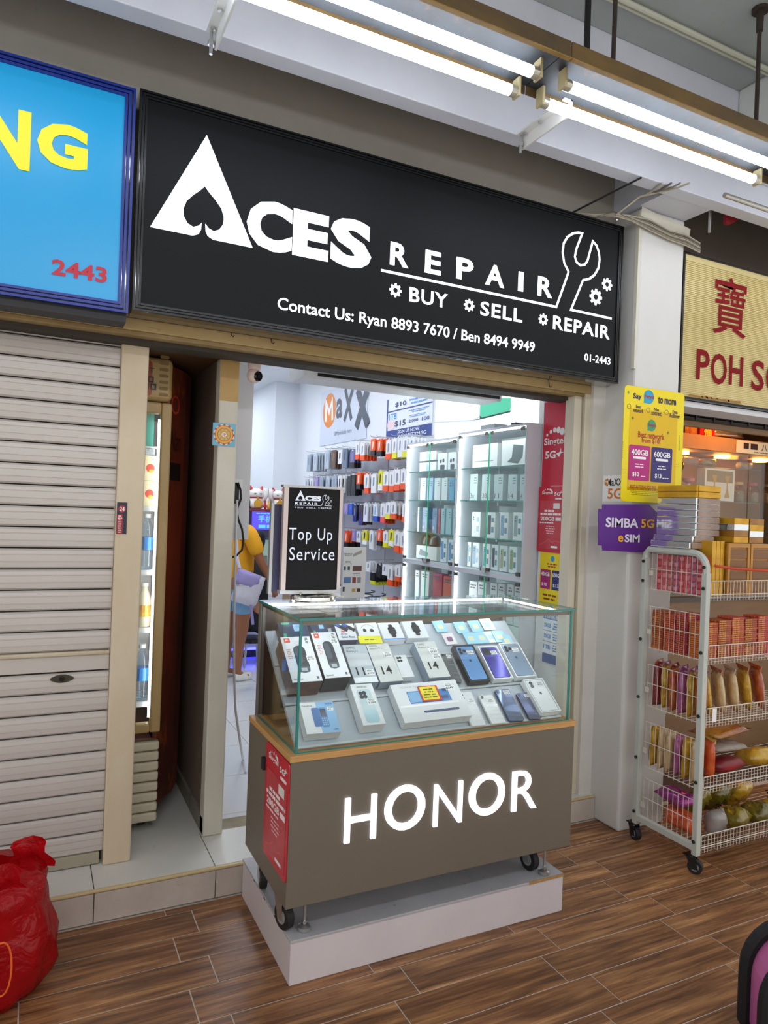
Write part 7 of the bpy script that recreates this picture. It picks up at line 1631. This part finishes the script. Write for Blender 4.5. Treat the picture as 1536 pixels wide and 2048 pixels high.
# ================================================================== RED CARRIER BAG
def blob(name, label, cx, cy, prof, m, seed, amp, cat, ell=(1, 1), seg=36, spin=0.0):
    rnd = random.Random(seed); ph = [rnd.uniform(0, 6.28) for _ in range(8)]; mb = MB(); n = len(prof)
    for i, (r, z) in enumerate(prof):
        for k in range(seg):
            a = 2*math.pi*k/seg
            d = 1+amp*(.5*math.sin(3*a+ph[0]+z*9)+.4*math.sin(7*a+ph[1]-z*14)+.3*math.sin(12*a+ph[2]+z*25)+.25*rnd.uniform(-1, 1))*(min(1, r*9))
            mb.v.append(V3((cx+ell[0]*r*d*math.cos(a+spin), cy+ell[1]*r*d*math.sin(a+spin), z)))
    for i in range(n-1):
        for k in range(seg): mb.f.append((i*seg+k, i*seg+(k+1) % seg, (i+1)*seg+(k+1) % seg, (i+1)*seg+k))
    mb.f.append(tuple(range(seg-1, -1, -1)))
    return mb
M_REDF = film('red_plastic_film', '#c8121c', .50, .16)
bc = onz(-10, 1985)
bcx, bcy = bc.x-.035, bc.y+.02
prof = [(.12, .003), (.17, .015), (.195, .05), (.21, .09), (.214, .13), (.214, .17), (.208, .21), (.20, .25), (.192, .29), (.186, .32), (.188, .35), (.178, .38), (.15, .40), (.10, .405)]
rb = ob('carrier_bag', blob('b', '', bcx, bcy, prof, M_REDF, 3, .075, 'bag', seg=64), M_REDF, None, label='bulging red plastic carrier bag on the floor by the shutter', cat='bag', smooth=True)
for (dx, dy, tw) in ((.13, .06, .3), (.05, -.12, -.4)):
    h = MB(); n = 6
    A = []
    for i in range(n+1):
        t = i/n; c = V3((bcx+dx*(1-.1*t), bcy+dy, .355+.11*t)); w_ = .075*(1-.45*t)+.01*math.sin(t*9)
        A += [c+V3((-w_, .012*math.sin(5*t), 0)), c+V3((-w_*.3, -.02+.012*math.sin(7*t), .01*math.sin(8*t))), c+V3((w_*.35, .018, 0)), c+V3((w_, -.008, 0))]
    fs = [(4*i+k, 4*i+k+1, 4*i+k+5, 4*i+k+4) for i in range(n) for k in range(3)]
    ob('handle', h.add(A, fs), M_REDF, rb, smooth=True)
pillow('snack_packet', 'pink and grey printed packet showing through the red bag', (bcx+.045, bcy-.085, .225), (.2, .07, .14), (.1, .1, .3), SOFT('pinkgrey', '#d88a9a', '#8a5a6a', 12), 101)
pillow('snack_packet', 'dark packet with orange print at the bottom of the red bag', (bcx+.04, bcy-.07, .08), (.2, .1, .1), (.1, -.1, .3), SOFT('darkorange', '#3a1a22', '#c8622a', 8), 102)
pillow('snack_packet', 'green and white packet at the mouth of the red bag', (bcx+.0, bcy-.02, .36), (.18, .06, .09), (.9, .1, .2), SOFT('greenwhite', '#2f7a3a', '#e8e0d0', 14), 103)
ob('string_loop', MB().tube([(bcx+.055+.028*math.cos(t), bcy-.235+.004*math.sin(3*t), .20+.085*math.sin(t)) for t in [2*math.pi*i/18 for i in range(19)]], .003, 6), mat('orange_string', '#e8641f', .5), None, label='orange string loop hanging on the red carrier bag', cat='string')

# ================================================================== PINK AND BLACK BAG AT THE EDGE
gx, gy = 2.205, 1.33
bp = thing('backpack', 'pink backpack with thick black piping standing on the floor', 'backpack', (gx, gy, 0))
Fb = Fr((gx, gy, 0), V3((.80, -.60, 0)), (0, 0, 1))
out = [(-.15, .004), (.15, .004), (.17, .03), (.17, .20)]+[(.17*math.cos(t), .20+.17*math.sin(t)) for t in [math.pi*i/14 for i in range(1, 14)]]+[(-.17, .20), (-.17, .03)]
ob('shell', MB().prism(Fb, [(a*.94, .01+b*.95) for a, b in out], -.11, .11), mat('pink_fabric', '#c86aa0', .6, noise=(5, '#a04a8a', .8)), bp, bev=.03, seg=4)
for n_ in (-.09, .09): ob('piping', MB().tube([Fb.at(a, b+.012, n_) for a, b in out]+[Fb.at(out[0][0], out[0][1]+.012, n_)], .022, 10), mat('black_fabric', '#111214', .7), bp)
ob('strap', MB().tube([Fb.at(-.03, .37, .03), Fb.at(-.02, .42, .03), Fb.at(.02, .42, .03), Fb.at(.03, .37, .03)], .01, 8), mat('black_fabric', '#111214', .7), bp)

# ================================================================== PEOPLE
def skin(name, verts, edges, m, parent, sub=2, root=0):
    me = bpy.data.meshes.new(name); me.from_pydata([tuple(v[0]) for v in verts], edges, [])
    me.materials.append(m); o = bpy.data.objects.new(name, me); COL.objects.link(o); o.parent = parent
    s = o.modifiers.new('skin', 'SKIN'); s.use_smooth_shade = True
    me.skin_vertices[0].data[0].use_root = False
    for i, v in enumerate(verts):
        r = v[1]; r = r if isinstance(r, tuple) else (r, r); me.skin_vertices[0].data[i].radius = r
    me.skin_vertices[0].data[root].use_root = True
    b = o.modifiers.new('subsurf', 'SUBSURF'); b.levels = sub; b.render_levels = sub
    return o
def person(label, loc, face, s, skinc, shirtc, shortc, hairc, shoec, arm_fwd=.5, lean=0.0, sit=False):
    t = thing('person', label, 'person', loc); t.rotation_euler.z = face; t.scale = (s, s, s)
    ms = mat('skin_'+skinc, skinc, .5, noise=(4, skinc, .2))
    Vv = []; E = []
    def add(p, r, parent=None):
        Vv.append((V3(p), r)); i = len(Vv)-1
        if parent is not None: E.append((parent, i))
        return i
    pel = add((0, 0, .88), (.125, .155)); sp1 = add((.01, 0, 1.02), (.11, .135), pel); ch = add((lean*.5, 0, 1.20), (.115, .15), sp1); nb = add((lean, 0, 1.345), (.06, .075), ch); nk = add((lean+.01, 0, 1.42), .048, nb)
    hd = add((lean+.035, 0, 1.50), (.082, .072), nk); ht = add((lean+.03, 0, 1.60), (.075, .066), hd)
    for sg in (-1, 1):
        hp_ = add((0, sg*.085, .80), (.095, .092), pel); kn = add((.02, sg*.09, .47), .058, hp_); cf = add((-.015, sg*.09, .33), .052, kn); an = add((-.02, sg*.09, .10), .036, cf); hl = add((-.01, sg*.09, .055), .034, an); te = add((.11, sg*.10, .035), (.028, .036), hl)
        sh_ = add((lean, sg*.165, 1.315), .058, nb); f = arm_fwd if sg == -1 else arm_fwd*.6
        el = add((.05+.10*f, sg*.215, 1.07), .041, sh_); wr_ = add((.10+.32*f, sg*.20, .87), .027, el); pm_ = add((.115+.36*f, sg*.195, .81), (.024, .036), wr_)
        d = V3((.25+.2*f, 0, -1)).normalized(); base = Vv[pm_][0]
        for k in range(4):
            off = V3((.0, sg*(.006), 0))+V3((d.z*-1, 0, d.x)).normalized()*(.022-.015*k)
            L = (.062, .07, .066, .052)[k]
            f1 = add(base+off+d*.030, .0095, pm_); f2 = add(base+off+d*(.03+L*.5)+V3((0, -sg*.006, 0)), .0085, f1); add(base+off+d*(.03+L*.85)+V3((.0, -sg*.022, .004)), .0075, f2)
        th = add(base+V3((.034, -sg*.012, .0)), .0105, pm_); add(base+V3((.045, -sg*.022, -.032)), .0085, th)
    if sit:
        def low(p):
            p = p.copy()
            if p.z > .70: p.z -= .36
            elif p.z > .40: p = V3((p.x+.40, p.y, .50))
            else: p = V3((p.x+.42, p.y, p.z))
            return p
        Vv = [(low(p), r) for p, r in Vv]
    body = skin('body', Vv, E, ms, t)
    # clothes
    Sv = [(V3((0, 0, .86)), (.142, .172)), (V3((.01, 0, 1.0)), (.135, .16)), (V3((lean*.5, 0, 1.20)), (.13, .168)), (V3((lean, 0, 1.335)), (.075, .10))]; Se = [(0, 1), (1, 2), (2, 3)]
    for sg in (-1, 1):
        f = arm_fwd if sg == -1 else arm_fwd*.6
        k = len(Sv); Sv += [(V3((lean, sg*.165, 1.315)), .075), (V3((.025+.05*f, sg*.195, 1.19)), .074), (V3((.04+.08*f, sg*.212, 1.115)), .07)]; Se += [(3, k), (k, k+1), (k+1, k+2)]
    if sit: Sv = [(p-V3((0, 0, .36)), r) for p, r in Sv]
    skin('shirt', Sv, Se, shirtc, t)
    Hv = [(V3((0, 0, .90)), (.135, .165))]; He = []
    for sg in (-1, 1):
        k = len(Hv); Hv += [(V3((0, sg*.088, .79)), (.115, .105)), (V3((.01, sg*.092, .66)), (.098, .094)), (V3((.012, sg*.092, .575)), (.094, .09))]; He += [(0, k), (k, k+1), (k+1, k+2)]
    if sit: Hv = [((p-V3((0, 0, .36))) if p.z > .7 else V3((.18 if p.z > .6 else .34, p.y, .49)), r) for p, r in Hv]
    skin('shorts', Hv, He, shortc, t)
    for sg in (-1, 1):
        fo = V3((.42 if sit else 0, 0, 0))
        skin('shoe', [(fo+V3((-.055, sg*.095, .035)), (.033, .038)), (fo+V3((.03, sg*.098, .038)), (.036, .043)), (fo+V3((.125, sg*.10, .030)), (.028, .042))], [(0, 1), (1, 2)], shoec, t)
    # hair, face
    def loc_ob(nm, mb, m, smooth=True):
        if sit: mb.v = [p-V3((0, 0, .36)) for p in mb.v]
        me = bpy.data.meshes.new(nm); me.from_pydata([tuple(v) for v in mb.v], [], mb.f); me.materials.append(m); o = bpy.data.objects.new(nm, me); COL.objects.link(o); o.parent = t
        for p in me.polygons: p.use_smooth = smooth
        return o
    hx = lean+.02
    loc_ob('hair', MB().lathe([(.088, -.06), (.098, .0), (.098, .05), (.085, .09), (.05, .118), (.001, .126)], (hx-.02, 0, 1.54), 18, sx=.95), hairc)
    for sg in (-1, 1):
        loc_ob('eye', MB().lathe([(.001, -.010), (.009, -.004), (.009, .004), (.001, .010)], (hx+.078, sg*.03, 1.535), 10), flat('#1c1412', .2)); loc_ob('ear', MB().lathe([(.001, -.028), (.012, -.01), (.015, .012), (.001, .03)], (hx+.005, sg*.082, 1.53), 10), ms)
    loc_ob('nose', MB().cyl((hx+.08, 0, 1.53), (hx+.10, 0, 1.50), .008, .014, 8), ms); loc_ob('mouth', MB().box(hx+.075, -.022, 1.468, hx+.088, .022, 1.476), flat('#8a4a42', .4), False)
    return t
fp = onz(478, 1362, ZF)
DEN = mat('pale_denim', '#6f9cc0', .8, noise=(14, '#8fb6d4', .8)); WCL = mat('white_clog', '#eceae2', .4)
pw = person('person in a yellow T-shirt and pale denim shorts with white clogs', (fp.x-.03, fp.y+.09, ZF), .35, .985, '#9a6240', mat('yellow_cotton', '#e8a616', .8, noise=(6, '#d8930c', .6)), DEN, flat('#15110f', .5), WCL, arm_fwd=.42)
hq = ony(508, 1052, 6.62)
person('person in a black T-shirt sitting on a stool before the far counter', (hq.x+.02, 6.62, ZF), 3.14, 1.0, '#b07a5a', mat('black_cotton', '#121318', .8), flat('#1d2028', .8), flat('#0d0c0c', .5), flat('#2a2a2e', .6), arm_fwd=.0, sit=True)
t = thing('stool', 'round black stool under the sitting person', 'stool', (hq.x+.02, 6.62, ZF))
ob('seat', MB().cyl((hq.x+.02, 6.62, ZF+.225), (hq.x+.02, 6.62, ZF+.262), .15, seg=24), M_BLACK, t, bev=.006)
for k in range(4):
    a_ = math.pi/4+k*math.pi/2; ob('leg', MB().cyl((hq.x+.02+.13*math.cos(a_), 6.62+.13*math.sin(a_), ZF+.0005), (hq.x+.02+.1*math.cos(a_), 6.62+.1*math.sin(a_), ZF+.225), .012, seg=10), M_STEEL, t)
c = ony(500, 1172, fp.y-.24)
LIL = mat('lilac_canvas', '#9a8fc0', .8, noise=(5, '#857aae', .6)); GRYC = mat('grey_white_canvas', '#cfcbd4', .8, noise=(5, '#bab4c4', .6))
bgx = pillow('shoulder_bag', 'lilac and white canvas shoulder bag slung at the hip', (c.x-.02, fp.y-.255, c.z-.02), (.25, .12, .27), (0, .35, .2), GRYC, 111, cat='bag', crumple=.12, n=9)
pillow('top_panel', None, (c.x-.03, fp.y-.262, c.z+.055), (.23, .13, .14), (0, .35, .2), LIL, 112, parent=bgx, n=7)
ob('strap', MB().tube([(c.x-.08, fp.y-.25, c.z+.09), (c.x-.11, fp.y-.22, c.z+.22), (c.x-.12, fp.y-.17, c.z+.44), (c.x-.08, fp.y-.08, c.z+.53)], .014, 6), GRYC, bgx)
ob('strap', MB().tube([(c.x+.0, fp.y-.265, c.z-.14), (c.x+.02, fp.y-.265, c.z-.24), (c.x+.03, fp.y-.265, c.z-.32)], .012, 6), LIL, bgx)

# ------------------------------------------------------------------ lettering becomes mesh, helper properties go
flush_texts()
for o in bpy.data.objects:
    if '_w' in o: del o['_w']
